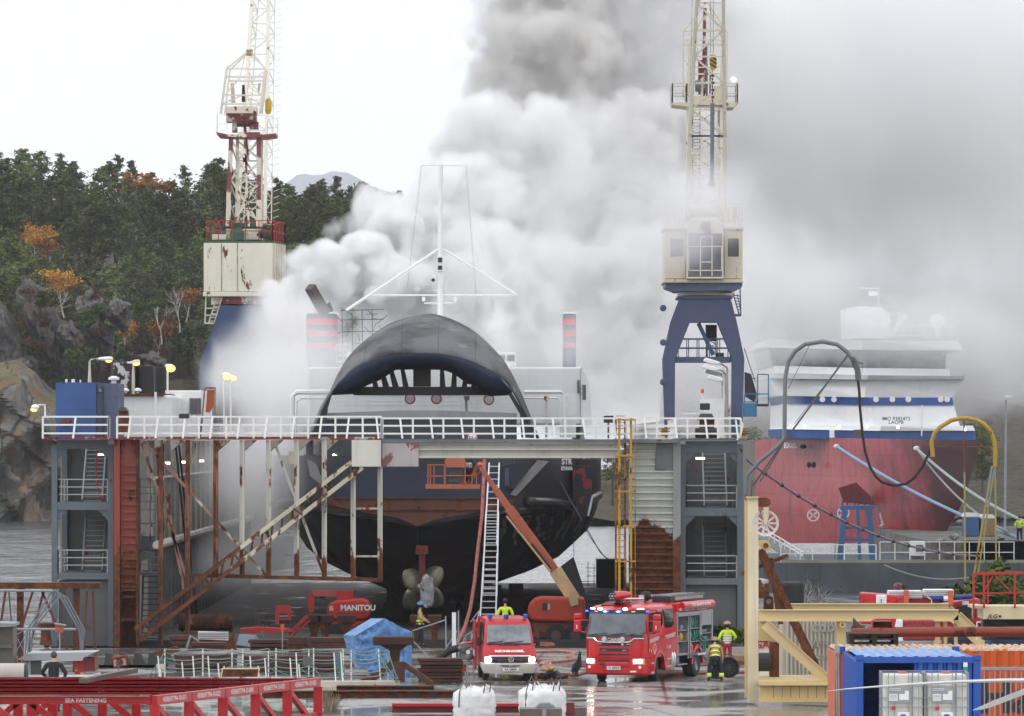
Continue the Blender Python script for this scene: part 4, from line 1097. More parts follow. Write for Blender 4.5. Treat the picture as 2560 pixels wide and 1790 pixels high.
for sg in (-1,1):
 pts=[(fx(d)+sg*(half(d,6.4)+.12),d,6.35+(.25*smooth(302,293,d)))for d in [293.5,294.3,295.2,296.3,297.6,299,301,303.5,306.5,310,315,322,335,355]]
 MB().tube(pts,.27,10).build('belting',plain('belting_black',(.035,.036,.04),.25),fe,smooth='all')
M_SLATE=paint('ramp_slate','#363b46',rust=.12,var=.3,scale=.7,streak=.3)
M_RBAND=paint('ramp_rust_band','#5a3326',rust=.45,var=.3)
MB().poly([(812,1048),(1292,1044),(1292,1150),(812,1150)],293.0,.4).build('ramp_upper_plate',M_SLATE,fe)
MB().poly([(834,1172),(1292,1166),(1290,1244),(820,1244)],292.3,.3).build('ramp_lower_plate',paint('ramp_blue','#242d40',rust=.15,var=.4,scale=.6),fe)
MB().poly([(800,1150),(1292,1150),(1292,1172),(800,1172)],293.2,.3).build('ramp_gap',M_DARK,fe)
MB().poly([(820,1244),(1290,1244),(1280,1262),(1188,1281),(1094,1297),(1045,1316),(989,1293),(909,1281),(822,1262)],292.2,.35).build('rust_band',M_RBAND,fe)
mb=MB()
for a,b,c,e in ((835,1246,1285,1246),(822,1275,1240,1275)):mb.pbar(a,b,c,e,292.15,3)
mb.pbox(1040,1266,1052,1276,292.1,.1);mb.build('band_seam',M_RUSTD,fe)
MB().poly([(812,1033),(1000,1026),(1100,1026),(1292,1033),(1292,1043),(812,1047)],292.8,.5).build('ramp_lip',paint('lip_grey','#8d9096',rust=.05),fe)
for sg,pts in ((-1,[(768,1148),(790,1160),(815,1225),(806,1215),(775,1190)]),(1,[(1345,1150),(1372,1153),(1290,1240),(1276,1236),(1300,1200)])):
 MB().poly(pts,292.0,.5).build('hinge_arm',paint('arm_grey','#7d7b7c',rust=.25),fe)
MB().poly([(1258,1164),(1310,1155),(1320,1175),(1284,1222),(1262,1220)],291.9,.5).build('hinge_housing',paint('housing_navy','#20242f',rust=.1),fe)
MB().pbox(1262,1170,1273,1215,291.8,.1).build('housing_plate',paint('plate_bluegrey','#3d4660',rust=.1),fe)
A=[(771,1094),(802,1020),(826,979),(848,932),(883,880),(938,833),(989,804),(1060,786),(1108,792),(1169,819),(1220,860),(1264,911),(1298,975),(1322,1033),(1347,1096)]
Bc=[(775,1094),(806,1022),(829,982),(853,952),(890,918),(938,897),(999,885),(1060,883),(1115,887),(1175,902),(1228,927),(1262,953),(1286,985),(1315,1040),(1344,1096)]
rows=[];m=len(A)
for u,dy,lift in ((0,296.6,0),(.15,295.2,2),(.4,294.0,3),(.62,293.4,0),(.64,293.0,0),(.85,292.5,.4),(1,292.2,0)):
 rows.append([P(a[0]+(b[0]-a[0])*u,a[1]+(b[1]-a[1])*u-lift,dy)for a,b in zip(A,Bc)])
def densify(row,k_=3):
 out=[]
 for i in range(len(row)-1):
  p0,p1,p2,p3=row[max(i-1,0)],row[i],row[i+1],row[min(i+2,len(row)-1)]
  for j in range(k_):
   t=j/k_;out.append(.5*((2*p1)+(-p0+p2)*t+(2*p0-5*p1+4*p2-p3)*t*t+(-p0+3*p1-3*p2+p3)*t**3))
 out.append(row[-1]);return out
s=NT('visor_soot_paint')
so=s.noise(.22,4,.6,dist=.5);fi=s.noise(3,6);ln=s.noise(.5,4,stretch=(1,1,3))
c_=s.mix(s.ramp(so,.38,.62),(.035,.037,.042),(.15,.155,.165))
c_=s.mix(s.math('MULTIPLY',s.ramp(ln,.55,.7),.45),c_,(.30,.30,.31))
c_=s.mix(s.math('MULTIPLY',s.ramp(fi,.6,.75),.4),c_,(.07,.06,.055))
c_=s.seams(c_,50,1.9,.035,.5)
M_VISOR=s.done(c_,.62,0.0,.2)
vis=MB().grid([densify(r)for r in rows]).build('visor',M_VISOR,fe,smooth='all',solid=.08)
CB=[(772,1096),(802,1024),(829,986),(856,985),(880,984),(917,962),(951,948),(989,923),(1040,922),(1108,923),(1135,933),(1169,958),(1189,962),(1223,989),(1277,986)]
B2=[(775,1094),(806,1022),(829,982),(846,957),(868,936),(905,909),(938,897),(985,887),(1040,883),(1100,885),(1135,891),(1175,902),(1200,914),(1240,935),(1281,980)]
rows=[[P(x,y,292.2)for x,y in B2],[P(.45*a[0]+.55*b[0],.45*a[1]+.55*b[1],292.6)for a,b in zip(B2,CB)],[P(x,y,293.6)for x,y in CB]]
vl=MB().grid([r[2:]for r in rows]).build('visor_lower_rim',paint('rim_navy','#27324a',rust=.13,var=.45,scale=.6,patch=('#5b6068',.66)),vis,smooth='all',solid=.08)
mb=MB();mb.prism([P(*p,292.6)for p in ((829,984),(818,1020),(812,1094),(775,1094),(806,1022))],(0,1.2,0));mb.build('visor_arm',M_SLATE,vis)
mb=MB();mb.prism([P(*p,292.6)for p in ((1270,984),(1281,984),(1315,1040),(1344,1096),(1303,1094),(1300,1036))],(0,1.2,0));mb.build('visor_arm',M_SLATE,vis)
mb=MB();mb.pbox(883,967,1225,988,295.5,.4);mb.pbox(1033,920,1077,966.5,295.5,.4)
for a,b,c in ((1010,1000,9),(984,970,10),(960,946,10),(935,925,8),(1102,1100,9),(1130,1132,9),(1157,1162,8),(1180,1188,8)):
 mb.prism([P(b,915,295.5),P(b+c,915,295.5),P(a+c*1.3,967,295.5),P(a-c*.3,967,295.5)],(0,.4,0))
mb.build('visor_frame',paint('frame_soot','#1d1512',rust=.25),vis)
mb=MB()
for x_,y_,w_,h_ in ((1044,846,1.5,5),(1051,857,1.2,2),(953,876,3,2),(1035,868,1,2),(1162,861,1.5,4),(1036,842,.8,5)):mb.pbox(x_,y_,x_+w_,y_+h_,294.0,.3)
mb.build('visor_fitting',M_WHITEC,vis)
M_SUP=paint('ferry_white','#dfe3e6',rust=.05,var=.08,streak=.25)
mb=MB();mb.pbox(770,918,1452,1062,304,44);mb.build('superstructure',M_SUP,fe,bevel=.1)
mb=MB();mb.pbox(866,880,1290,920,308,12);mb.build('wheelhouse',M_SUP,fe,bevel=.1)
mb=MB()
for a in range(884,1280,24):mb.pbox(a,888,a+18,902,307.95,.05)
mb.build('wheelhouse_window',M_GLASS,fe)
mb=MB();q=P(1452,1000,304)
mb.box(q.x,q.x+.25,306,348,8.0,11.3);mb.build('side_wall',M_SUP,fe)
for i in range(4):
 y0=309+i*8;MB().box(q.x+.25,q.x+.29,y0,y0+4.5,12.0,12.8).build('side_window',M_GLASS,fe)
mb=MB();mb.prism([P(1452,1062,304),P(1480,1062,306),P(1474,958,306),P(1452,912,304)],(0,20,0));mb.build('bridge_wing',M_SUP,fe)
for a,b,c,e in ((1443,950,1449,982),(1456,962,1465,1000)):
 MB().pbox(a,b,c,e,303.9 if a<1450 else 303.8,.3).build('side_window',M_GLASS,fe)
mb=MB();mb.pbox(1428,1148,1479,1165,302,30);mb.pbox(1432,1165,1480,1290,300,30);mb.build('side_sponson',paint('sponson','#23242b',rust=.3,patch=('#93262c',.53)),fe)
MB().poly([(1468,1290),(1472,1268),(1480,1238),(1483,1242),(1478,1270),(1472,1290)],299,.2).build('anchor_fluke',M_WHITE,fe)
mb=MB()
for pts in (((731,1094),(731,990),(742,980),(830,980)),((1310,980),(1404,980),(1412,990),(1412,1094))):
 MB().tube([P(x,y,300)for x,y in pts],.13,6).build('portal_frame',M_WHITEC,fe)
for pts in (((740,1094),(741,1005),(754,995),(830,995)),((1310,995),(1395,995),(1402,1005),(1402,1094))):MB().tube([P(x,y,301.5)for x,y in pts],.06,6).build('portal_frame',M_WHITEC,fe)
mb.pbox(1412,984,1440,1094,301,.3);mb.build('portal_frame',M_WHITEC,fe)
mb=MB();zz=P(0,1024,300).z
railing(mb,[P(830,1024,300),P(1290,1024,300)],.62,2,1.0,.025);mb.pbox(828,988,1392,991,299,.1);mb.build('bow_railing',M_WHITEC,fe)
mb=MB()
for a in (1166,1366):mb.pbar(a,992,a,1094,297,6);mb.pbox(a-6,990,a+8,1000,296.8,.4)
mb.build('deck_post',paint('post_cream','#cfc9bf',rust=.3),fe)
for a,b in ((1025,997),(1091,997),(1222,999)):
 o=MB().lathe(P(a,b,298.5),[(.22,-.02),(.29,-.02),(.29,.02),(.22,.02)],'Y',20).build('height_sign_ring',plain('sign_red',(.45,.03,.03),.5),fe)
 MB().lathe(P(a,b,298.44),[(.22,-.01),(.22,.015)],'Y',20).build('sign_face',M_WHITEC,o)
sg=MB().lathe(P(1181,1094,291.6),[(.22,-.02),(.30,-.02),(.30,.02),(.22,.02)],'Y',20).build('height_sign_ring',plain('sign_red',(.45,.03,.03),.5),fe)
MB().lathe(P(1181,1094,291.56),[(.22,-.01),(.22,.015)],'Y',20).build('sign_face',M_WHITEC,sg)
text('2.2m',.2,M_DARK,sg,P(1181,1094,291.53),bold=.004)
mb=MB()
for y_ in (862,876,890,904):mb.pbar(840,y_,876,y_-2,306,2)
for x_ in (841,858,875):mb.pbar(x_,904,x_-1,861,306,2)
mb.build('wing_railing',M_WHITEC,fe)
mb=MB();mb.pbox(765,1100,782,1148,296,.8);mb.poly([(760,1136),(790,1136),(786,1150),(764,1150)],295,.8);mb.pbar(800,1150,800,1105,296,2);mb.build('deck_gear',M_SLATE,fe)
MB().bar(P(832,1137,293),P(848,1146,293),.16).build('deck_lamp',M_LAMPW,fe)
mb=MB();mb.pbox(723,1128,735,1160,293.4,.5);mb.build('bow_patch',paint('patch_cream','#c3b48c',rust=.3),fe)
for b_,sz in (('STR',.42),('STAVA',.26)):
 text(b_,sz,M_WHITEC,fe,P(1418,1155 if b_=='STR' else 1172,292.7)+Vector((0,2.2,0)),bold=.01,rot=(90,0,40))
for lab,x0,x1,top,bot,d in (('l',766,840,783,925,322),('r',1408,1440,783,925,322)):
 f_=MB().pbox(x0,top,x1,bot,d,4).build('funnel',paint('funnel_navy','#3a4a66',rust=.05),fe,bevel=.1)
 for a,b in ((796,812),(826,841),(856,870)):MB().pbox(x0-.6,a,x1+.6,b,d-.04,4.08).build('funnel_band',paint('funnel_red','#c4222a',rust=.05),f_)
 MB().pbox(x0-1,780,x1+2,784,d-.1,4.2).build('funnel_rim',M_WHITEC,f_)
ex=MB().bar(P(775,717,321),P(813,784,322),.48).build('exhaust_pipe',paint('soot_brown','#4f4743',rust=.2),fe)
MB().poly([(808,784),(812,764),(824,755),(832,772),(830,784)],322,.7).build('exhaust_cowl',M_SLATE,fe)
mb=MB();rr=random.Random(3)
for i in range(26):
 a,b=rr.uniform(845,950),rr.uniform(768,872);mb.pbar(a,b,a+rr.uniform(-30,40),b+rr.choice((0,0,18,-20)),316+rr.uniform(-1,1),1.6)
for y_ in (776,800,830):mb.pbar(850,y_,960,y_-2,316,2)
for x_ in (855,880,905,930):mb.pbar(x_,775,x_+2,912,316,2)
mb.build('scaffolding',M_GREYD,fe)
dM=312
mb=MB();mb.tube([P(1101,905,dM),P(1101,600,dM),P(1102,412,dM)],[.17,.15,.12],10);mb.build('mast',M_WHITEC,fe,smooth=True)
mb=MB()
for pts,r_ in ((((1053,413),(1166,414)),.04),(((925,738),(1292,738)),.055),(((1060,758),(1140,758)),.05),(((1098,622),(865,776)),.085),(((1106,622),(1290,736)),.085)):
 mb.tube([P(x,y,dM)for x,y in pts],r_,6)
for y_ in (450,492,553,609,670,726):mb.pbar(1083,y_,1118,y_,dM,2.2)
mb.pbar(1084,450,1086,680,dM,1.3);mb.pbar(1117,450,1117,790,dM,1.3)
for i in range(24):mb.pbar(1109,470+i*13,1116,470+i*13,dM,1)
mb.build('mast_yard',M_WHITEC,fe)
mb=MB()
for a,b,c,e in ((1054,414,1018,720),(1165,414,1190,740),(1102,400,1102,412)):mb.pbar(a,b,c,e,dM,.7)
mb.build('stay_wire',M_GREY,fe)
mb=MB();mb.pbox(1092,640,1108,678,dM-.4,.3);mb.pbox(1055,742,1063,753,dM-.2,.3);mb.pbox(1133,742,1142,753,dM-.2,.3);mb.pbox(1078,686,1091,696,dM-.2,.3);mb.build('mast_lamp_box',M_WHITEC,fe)
mb=MB();mb.pbox(1095,644,1105,656,dM-.45,.05);mb.pbox(1095,664,1105,674,dM-.45,.05);mb.ball(P(1083,700,dM-.3),.1);mb.build('mast_lamp',M_DARK,fe)
mb=MB();mb.pbox(1048,1386,1063,1502,289.8,.9);mb.pbox(1039,1366,1069,1386,289.7,3);mb.build('propeller_column',paint('oxide_red','#6b2220',rust=.25),fe)
M_BRONZE=plain('bronze_dull',(.15,.145,.11),.35,.5,var=.3)
pr=thing('tmp','x','x');bpy.data.objects.remove(pr)
prop=MB().lathe(P(1056,1472,289.9),[(.05,-.6),(.3,-.4),(.34,.2),(.3,.6)],'Y',16).build('propeller',M_BRONZE,fe,smooth=True)
for cx,cy_,tw in ((1029,1446,-.25),(1084,1441,.25),(1030,1500,.25),(1085,1496,-.25)):
 mb=MB();hub=P(1056,1472,290.1);c0=P(cx,cy_,290.1);ax=(c0-hub);L=ax.length*1.72;ax.normalize();sd=ax.cross(Vector((0,1,0)))
 rws=[]
 for i in range(9):
  u=i/8;w_=.46*math.sqrt(max(0,1-(2*u**.8-1.0)**2))+.10*(1-u)+.01
  rws.append([hub+ax*(L*(.12+.88*u))+sd*(w_*v)+Vector((0,v*w_*tw*1.6+.1*v*v,0))for v in (-1,-.6,0,.6,1)])
 mb.grid(rws).build('blade',M_BRONZE,prop,smooth='all',solid=.05)
mb=MB();hub=P(1068,1480,289.5)
rr=random.Random(5)
rws=[[hub+Vector((math.cos(a)*r_+rr.uniform(-.06,.06),-.2+rr.uniform(-.08,.08),math.sin(a)*r_*1.3+zz2+rr.uniform(-.06,.06)))for a in [j*math.pi/6 for j in range(12)]]for r_,zz2 in ((.05,.7),(.28,.55),(.35,.2),(.4,-.1),(.36,-.4),(.08,-.55))]
mb.grid(rws,close=True).build('plastic_wrap',plain('plastic_wrap_white',(.33,.35,.38),.25,var=.3),prop,smooth='all')
# RED SHIP
rs=thing('supply_ship','red hulled ship with white superstructure docked at the right, half hidden by smoke','ship',P(2100,1355,465))
s=NT('red_ship_paint')
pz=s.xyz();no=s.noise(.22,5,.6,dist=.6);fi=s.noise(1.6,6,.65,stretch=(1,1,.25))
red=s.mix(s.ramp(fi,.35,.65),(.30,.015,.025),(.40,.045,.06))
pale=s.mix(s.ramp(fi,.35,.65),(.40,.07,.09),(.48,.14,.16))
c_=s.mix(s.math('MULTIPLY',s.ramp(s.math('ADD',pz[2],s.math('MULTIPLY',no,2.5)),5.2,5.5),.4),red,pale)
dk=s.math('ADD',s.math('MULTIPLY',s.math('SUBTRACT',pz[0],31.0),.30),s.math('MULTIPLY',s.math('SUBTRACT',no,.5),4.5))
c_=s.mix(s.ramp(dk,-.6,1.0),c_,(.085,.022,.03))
c_=s.mix(s.math('MULTIPLY',s.ramp(s.noise(.5,6,.7,stretch=(1,1,.3)),.60,.68),.7),c_,(.10,.03,.03))
c_=s.seams(c_,1.7,3.4,.07,.3)
M_RSHIP=s.done(c_,.4)
top=[(1640,1112,540),(1860,1104,512),(1960,1094,490),(2100,1095,470),(2240,1097,456),(2370,1099,446),(2452,1100,440),(2440,1100,447),(2405,1100,470),(2380,1100,500)]
mid=[(1640,1200,540),(1860,1200,512),(1952,1205,491),(2085,1200,472),(2215,1200,459),(2340,1200,449),(2425,1200,444),(2418,1200,449),(2390,1200,470),(2370,1200,500)]
chn=[(1640,1290,540),(1860,1290,513),(1930,1284,494),(2040,1270,476),(2160,1262,464),(2290,1268,454),(2398,1273,448),(2392,1273,452),(2370,1273,470),(2350,1273,500)]
bot=[(1640,1362,540),(1860,1360,514),(1925,1358,497),(2030,1358,481),(2130,1358,469),(2240,1358,459),(2350,1356,452),(2345,1356,455),(2335,1356,470),(2320,1356,500)]
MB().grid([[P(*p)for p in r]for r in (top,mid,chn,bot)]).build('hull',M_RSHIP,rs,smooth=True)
M_SHW=paint('ship_white','#eceff1',rust=0,var=.05,streak=.15);M_SHB=paint('ship_blue_band','#2f5596',rust=0)
def tier(name,mat,l0,l1,r0,r1,d,dep=30,fl=0):
 """front wall between rows l0..l1 at the left and right ends: l=(x,ytop) ..."""
 f=[P(l0[0],l0[1],d),P((l0[0]+r0[0])/2,(l0[1]+r0[1])/2+2,d-5),P(r0[0],r0[1],d)]
 g=[P(l1[0],l1[1],d),P((l1[0]+r1[0])/2,(l1[1]+r1[1])/2+2,d-5),P(r1[0],r1[1],d)]
 o=Vector((0,dep,0))
 mb=MB().grid([f,g,[p+o for p in g],[p+o for p in f],f])
 for q in (0,2):mb.quad(f[q],g[q],g[q]+o,f[q]+o)
 return mb.build(name,mat,rs)
tier('bow_band',M_SHB,(1960,1072),(1962,1094),(2437,1076),(2440,1100),476)
tier('bulwark_cap',M_SHW,(1975,1062),(1962,1073),(2432,1064),(2438,1077),475.8)
tier('lower_house',M_SHW,(1967,1009),(1965,1073),(2384,1012),(2402,1072),477)
tier('porthole_band',M_SHB,(1962,989),(1967,1009),(2381,994),(2384,1013),476.8)
tier('middle_house',M_SHW,(1925,946),(1940,989),(2412,948),(2381,994),476.9)
tier('deck_edge',paint('ship_grey','#b3b7bd',rust=0),(1932,932),(1925,946),(2412,940),(2412,948),476)
tier('upper_house',M_SHW,(1936,914),(1936,932),(2374,922),(2374,940),477.5)
tier('bridge_window_band',glassy('bridge_glass','#55606c',.2),(1922,868),(1930,914),(2366,874),(2364,922),479)
tier('bridge_roof',M_SHW,(1925,846),(1901,868),(2392,852),(2410,876),476.5)
for px in (2190,2231,2271,2352,2368,2056,2085):
 MB().lathe(P(px,998.5,471.5 if 2100<px<2300 else 473.5),[(.22,-.05),(.24,0),(.16,.03)],'Y',14).build('porthole',M_WHITEC,rs)
mb=MB();mb.poly([(2112,846),(2112,772),(2150,766),(2205,768),(2222,790),(2222,846)],485,6);mb.build('mast_house',M_SHW,rs)
mb=MB();zz=P(0,846,478).z;railing(mb,[P(1927,846,478),P(2392,850,478)],1.1,2,2.2,.035);mb.build('roof_railing',M_SHW,rs)
for g_ in ((2225,842,2265,786,482,10),(2222,838,2222,780,482,5),(2245,780,2260,842,482,4),(2150,720,2200,722,486,3),(2197,766,2196,722,486,2),(1950,846,1956,795,480,2),(1962,846,1956,795,480,2),(2380,850,2380,782,480,2),(2360,850,2364,808,480,2),(2304,1090,2306,1012,468,3)):MB().pbar(*g_).build('mast_pole' if g_[5]<10 else 'crane_arm',M_SHW,rs)
MB().pbox(2172,728,2192,740,486,.5).build('radar',M_SHW,rs)
mb=MB();mb.lathe(P(2344,803,480),[(.45,-.05),(.62,0),(.45,.05)],'Y',18);mb.pbar(2344,848,2344,822,480,8);mb.build('davit_ring',M_SHW,rs)
for px,py in ((2011,1066),(2098,1066),(2167,1067),(2245,1068),(2412,1074)):
 MB().ball(P(px,py,469),.13,8,6).build('deck_lamp',M_LAMPW,rs)
for px in (2078,2138):MB().pbox(px-4,1074,px+8 if px<2100 else px+18,1094,470,.3).build('fairlead',M_SHW if px<2100 else M_GREYD,rs)
text('EXEL',.62,M_WHITEC,rs,P(1976,1114,484),bold=.03,rot=(90,0,-38))
text('IMO 9383473',.42,M_DARK,rs,P(2240,1047,471.2),bold=.004);text('LAOP8',.42,M_DARK,rs,P(2240,1056,471.2),bold=.004)
for cx,cy_,dd in ((2033,1288,474),(2108,1282,466)):
 mb=MB();mb.lathe(P(cx,cy_,dd),[(.42,-.06),(.52,-.06),(.52,.06),(.42,.06)],'Y',20);mb.bar(P(cx-11,cy_-8,dd),P(cx+11,cy_+8,dd),.1);mb.bar(P(cx-10,cy_+9,dd),P(cx+10,cy_-9,dd),.1);mb.build('thruster_mark',M_WHITEC,rs)
MB().ptube([(2199,1282,459),(2203,1296,459),(2208,1310,459),(2200,1318,459)],.12).build('bulb_mark',paint('mark_cream','#d6c3b4'),rs)
MB().poly([(2096,1220),(2140,1206),(2176,1240),(2180,1262),(2110,1256)],462,.4).build('anchor_pocket',paint('pocket_dark','#6e2a32',rust=.3),rs)
for px,py,dd in ((2008,1116,481),(2092,1116,470),(2292,1121,451)):MB().ball(P(px,py,dd),(.28,.2,.2),10,6).build('hawse_pipe',M_WHITE if px!=2008 else M_DARK,rs)
for px in (2022,2034):MB().ball(P(px,1162,476),(.2,.2,.26),8,6).build('hull_fitting',M_DARK,rs)
# RIGHT SIDE: PIER, LINES, ARCHES, FRAME, CONTAINERS
pier=structure(MB().box(X(1905,400),70,398,432,ZW-1.5,1.2).build('pier',paint('pier_grey','#5b6067',rust=.1,var=.2,streak=.5,rough=.9,spec=.1)))
structure(MB().box(X(2330,400),110,402,470,-1,2.6).build('embankment',plain('rubble_ground',(.12,.12,.11),.9,var=.5,scale=1.2,bump=1.0)))
t=thing('pier_railing','white handrail along the near edge of the grey pier in front of the red ship','railing',P(2200,1405,399),0,None)
mb=MB();railing(mb,[(X(1952,399),399,1.2),(X(2190,399),399,1.2)],1.25,1,2.0,.035);railing(mb,[(X(2200,399),399,1.2),(X(2535,399),399,1.2)],1.45,1,1.1,.03);mb.build('rails',M_RAIL,t)
MB().box(X(1952,398.6),X(2560,398.6),398.4,398.7,1.15,1.4).build('kerb',paint('kerb_yellowish','#8d8b76',rust=.2),t)
t=thing('switch_box','white electrical box standing on the grey pier right of the blue frame','box',P(2294,1405,400))
mb=MB();mb.pbox(2277,1353,2313,1390,400,1);mb.build('body',M_WHITE,t,bevel=.04);MB().pbox(2290,1362,2308,1382,399.95,.05).build('panel',M_GREY,t);mb=MB();mb.pbox(2280,1390,2310,1404,400.2,.5);mb.build('leg',M_GREY,t)
t=thing('blue_gantry','blue steel portal frame standing on the grey pier before the red bow','gantry',P(2142,1410,402))
B1=paint('gantry_blue','#35618f',rust=.08,var=.2)
mb=MB();mb.pbox(2101,1264,2184,1274,402,1.2)
for (a,b,c,e,w)in ((2112,1270,2098,1412,14),(2172,1270,2182,1412,14),(2144,1274,2150,1410,8),(2108,1320,2180,1320,6),(2100,1350,2184,1350,6),(2092,1266,2086,1412,2),(2196,1266,2204,1365,2),(2196,1300,2204,1300,2),(2184,1266,2196,1266,2)):mb.pbar(a,b,c,e,402,w)
mb.build('frame',B1,t)
mb=MB()
for a in (2106,2118,2136,2146,2162,2176):mb.ptube([(a,1263,402.3),(a+2,1252,402.3),(a+8,1256,402.3)],.06,5)
mb.build('hooks',M_DARK,t)
t=thing('gangplank','grey sloping gangway with handrails leading up from the pier to the red ship','gangway',P(1960,1400,404))
mb=MB();mb.bar(P(1905,1340,410),P(2000,1402,403),1.2,.1);mb.build('deck',M_GREY,t)
mb=MB()
for o_ in (-24,-14):mb.bar(P(1905,1342+o_,409.5),P(2008,1402+o_*.9,402.5),.07)
for i in range(8):mb.bar(P(1910+i*13,1343+i*8,409-i),P(1910+i*13,1318+i*8.4,409-i),.06)
mb.build('handrail',M_RAIL,t)
t=thing('hose_arch','tall grey bent pipe arch carrying a hanging black hose in front of the red ship','hose gantry',P(1900,1240,266))
dA=266
mb=MB();mb.ptube([(1864,1236,dA),(1866,1190,dA),(1900,1152,dA),(1945,1115,dA),(1961,1095,dA),(1962,1000,dA),(1963,945,dA),(1970,905,dA),(1988,878,dA),(2012,861,dA),(2056,854,dA),(2093,861,dA),(2118,880,dA),(2135,905,dA),(2144,930,dA),(2145,952,dA)],.10,8);mb.build('pipe',paint('arch_grey','#6d7278',rust=.05),t,smooth=True)
mb=MB()
for a,b,c,e,w in ((2120,887,1967,1095,4.5),(1964,1097,1882,1215,4.5),(2024,862,1971,972,1.5),(2118,892,1985,1060,1.3),(1972,1085,1900,1205,3.5),(2140,908,2158,910,1.5),(2158,910,2150,950,1),(2138,903,2158,908,1.5)):mb.pbar(a,b,c,e,dA+.3,w)
mb.build('stay',M_STEEL if False else M_GREYD,t)
mb=MB();mb.pbox(2126,893,2138,902,dA-.2,.4);mb.ptube([(2134,900,dA),(2144,925,dA),(2146,951,dA)],.14,6);mb.build('saddle',M_GREYD,t)
MB().ptube([(2145,950,dA),(2148,977,dA),(2150,1020,dA),(2156,1083,dA),(2163,1130,dA),(2175,1167,dA),(2190,1192,dA),(2204,1205,dA),(2234,1214,dA),(2264,1210,dA),(2285,1195,dA),(2305,1168,dA),(2320,1138,dA),(2330,1108,dA)],.065,6).build('hose',M_BLACK,t,smooth=True)
mb=MB()
for a in (1866,1880):mb.pbar(a,1200,a-3,1290,dA,4)
mb.build('foot_bar',M_GREYD,t)
t=thing('hose_arch','yellow rusty pipe arch on leaning yellow legs at the right end of the hanging hose','hose gantry',P(2420,1630,263))
dB=263
mb=MB();mb.ptube([(2332,1142,dB),(2329,1104,dB),(2336,1084,dB),(2350,1068,dB),(2378,1051,dB),(2400,1046,dB),(2420,1046,dB),(2440,1050,dB),(2458,1059,dB),(2475,1076,dB),(2485,1100,dB),(2488,1121,dB),(2488,1168,dB)],.10,8);mb.build('pipe',paint('arch_yellow','#b08c2a',rust=.2),t,smooth=True)
mb=MB();mb.pbar(2333,1116,2488,1116,dB,3);mb.pbar(2410,1048,2411,1240,dB,3);mb.build('cross_bar',paint('bar_redrust','#6a3b38',rust=.4),t)
mb=MB()
for a,b,c,e,w in ((2480,1165,2405,1490,5),(2486,1170,2416,1490,4),(2411,1180,2414,1470,4),(2488,1165,2492,1420,3.5)):mb.bar(P(a,b,dB),P(c,e+130,dB),w*dB/F)
mb.pbox(2464,1255,2472,1268,dB-.1,.3);mb.build('leg',paint('leg_yellow','#a3924a',rust=.3,patch=('#80858a',.6)),t)
def line(name,label,cat,a,b,drop,r,mat,marks=None):
 o=thing(name,label,cat,(0,0,0))if marks else None
 pts=sag(P(*a),P(*b),drop,30)
 m=MB().tube(pts,r,6)
 if not marks:return tag(m.build(name,mat),label,cat)
 m.build('hose_body',mat,o,smooth=True)
 mb=MB()
 for i in range(2,30,2):mb.tube([pts[i].lerp(pts[i+1],.0),pts[i].lerp(pts[i+1],.18)],r*1.7,6)
 mb.build('clamps',M_DARK,o);return o
line('mooring_line','thick light blue mooring line running from the red bow down to the right shore','mooring line',(2095,1118,468),(2545,1345,402),.5,.12,plain('rope_blue',(.22,.36,.55),.7))
line('mooring_line','pale greenish mooring line running from the red bow to the distant man in yellow','mooring line',(2292,1122,451),(2560,1303,402),.5,.11,plain('rope_green',(.36,.45,.42),.7))
line('mooring_line','thin grey second line below the greenish mooring line','mooring line',(2294,1125,451),(2520,1330,404),.8,.08,plain('rope_grey',(.30,.30,.29),.7))
line('marked_hose','thin purple hose with black clamps sagging from dock corner to the right bushes','hose',(1868,1150,271),(2450,1390,300),1.1,.06,plain('hose_purple',(.23,.15,.19),.6),True)
line('slack_rope','slack grey rope hanging along the face of the grey pier','rope',(2210,1412,396),(2440,1440,396),.55,.06,plain('rope_grey',(.30,.30,.29),.7))
t=thing('lamp_post','tall thin pale street lamp on the right shore behind the yellow arch','street lamp',P(2512,1330,430))
MB().ptube([(2512,1330,430),(2515,1000,430)],.09,6).build('pole',M_STEEL,t);MB().pbox(2512,989,2530,996,430,.4).build('housing',M_WHITEC,t,bevel=.05)
for lab,a,b,c,e,mt in (('blue tarpaulin covered crate on the right shore',2410,1292,2448,1342,plain('tarp_blue_dark',(.04,.12,.28),.6)),('yellow brown crate on the right shore beside the blue tarpaulin',2452,1296,2488,1342,plain('crate_ochre',(.26,.18,.08),.7))):
 t=thing('covered_crate',lab,'crate',P((a+c)/2,e,404));MB().pbox(a,b,c,e,404,2).build('body',mt,t,bevel=.1);MB().poly([(a-2,b),(a+4,b-10),(c-4,b-9),(c+2,b)],404,2).build('cover',M_WHITE,t)
for i,(a,b,w)in enumerate(((2385,1335,26),(2400,1300,20),(2352,1348,24),(2500,1340,22))):
 rb=random.Random(i);mb=MB();mb.ball(P(a,b+6,403.5),(w/2*.028,.5,w*.36*.028),9,6)
 mb.v=[tuple(Vector(v)+Vector((rb.uniform(-.08,.08),rb.uniform(-.08,.08),rb.uniform(-.06,.06))))for v in mb.v]
 tag(mb.build('boulder',plain('boulder_grey',(.22,.22,.22),.8,var=.4)),['dark boulder at the right end of the red bow','pale boulder above the dark boulder on the right shore','flat light boulder nearest the red bow foot','grey boulder right of the ochre crate'][i],'boulder')
tag(MB().pbox(2412,1352,2560,1400,402,2).build('rubble_heap',plain('rubble_dark',(.05,.05,.055),.9,bump=1)),'dark heap of rubble behind the pier railing at the far right','rubble heap')
def bush(label,px,ty,base,d,hgt,mat='bush'):
 q=P(px,base,d);return plant(mat,(q.x,d,q.z),hgt,label,None,'bush')
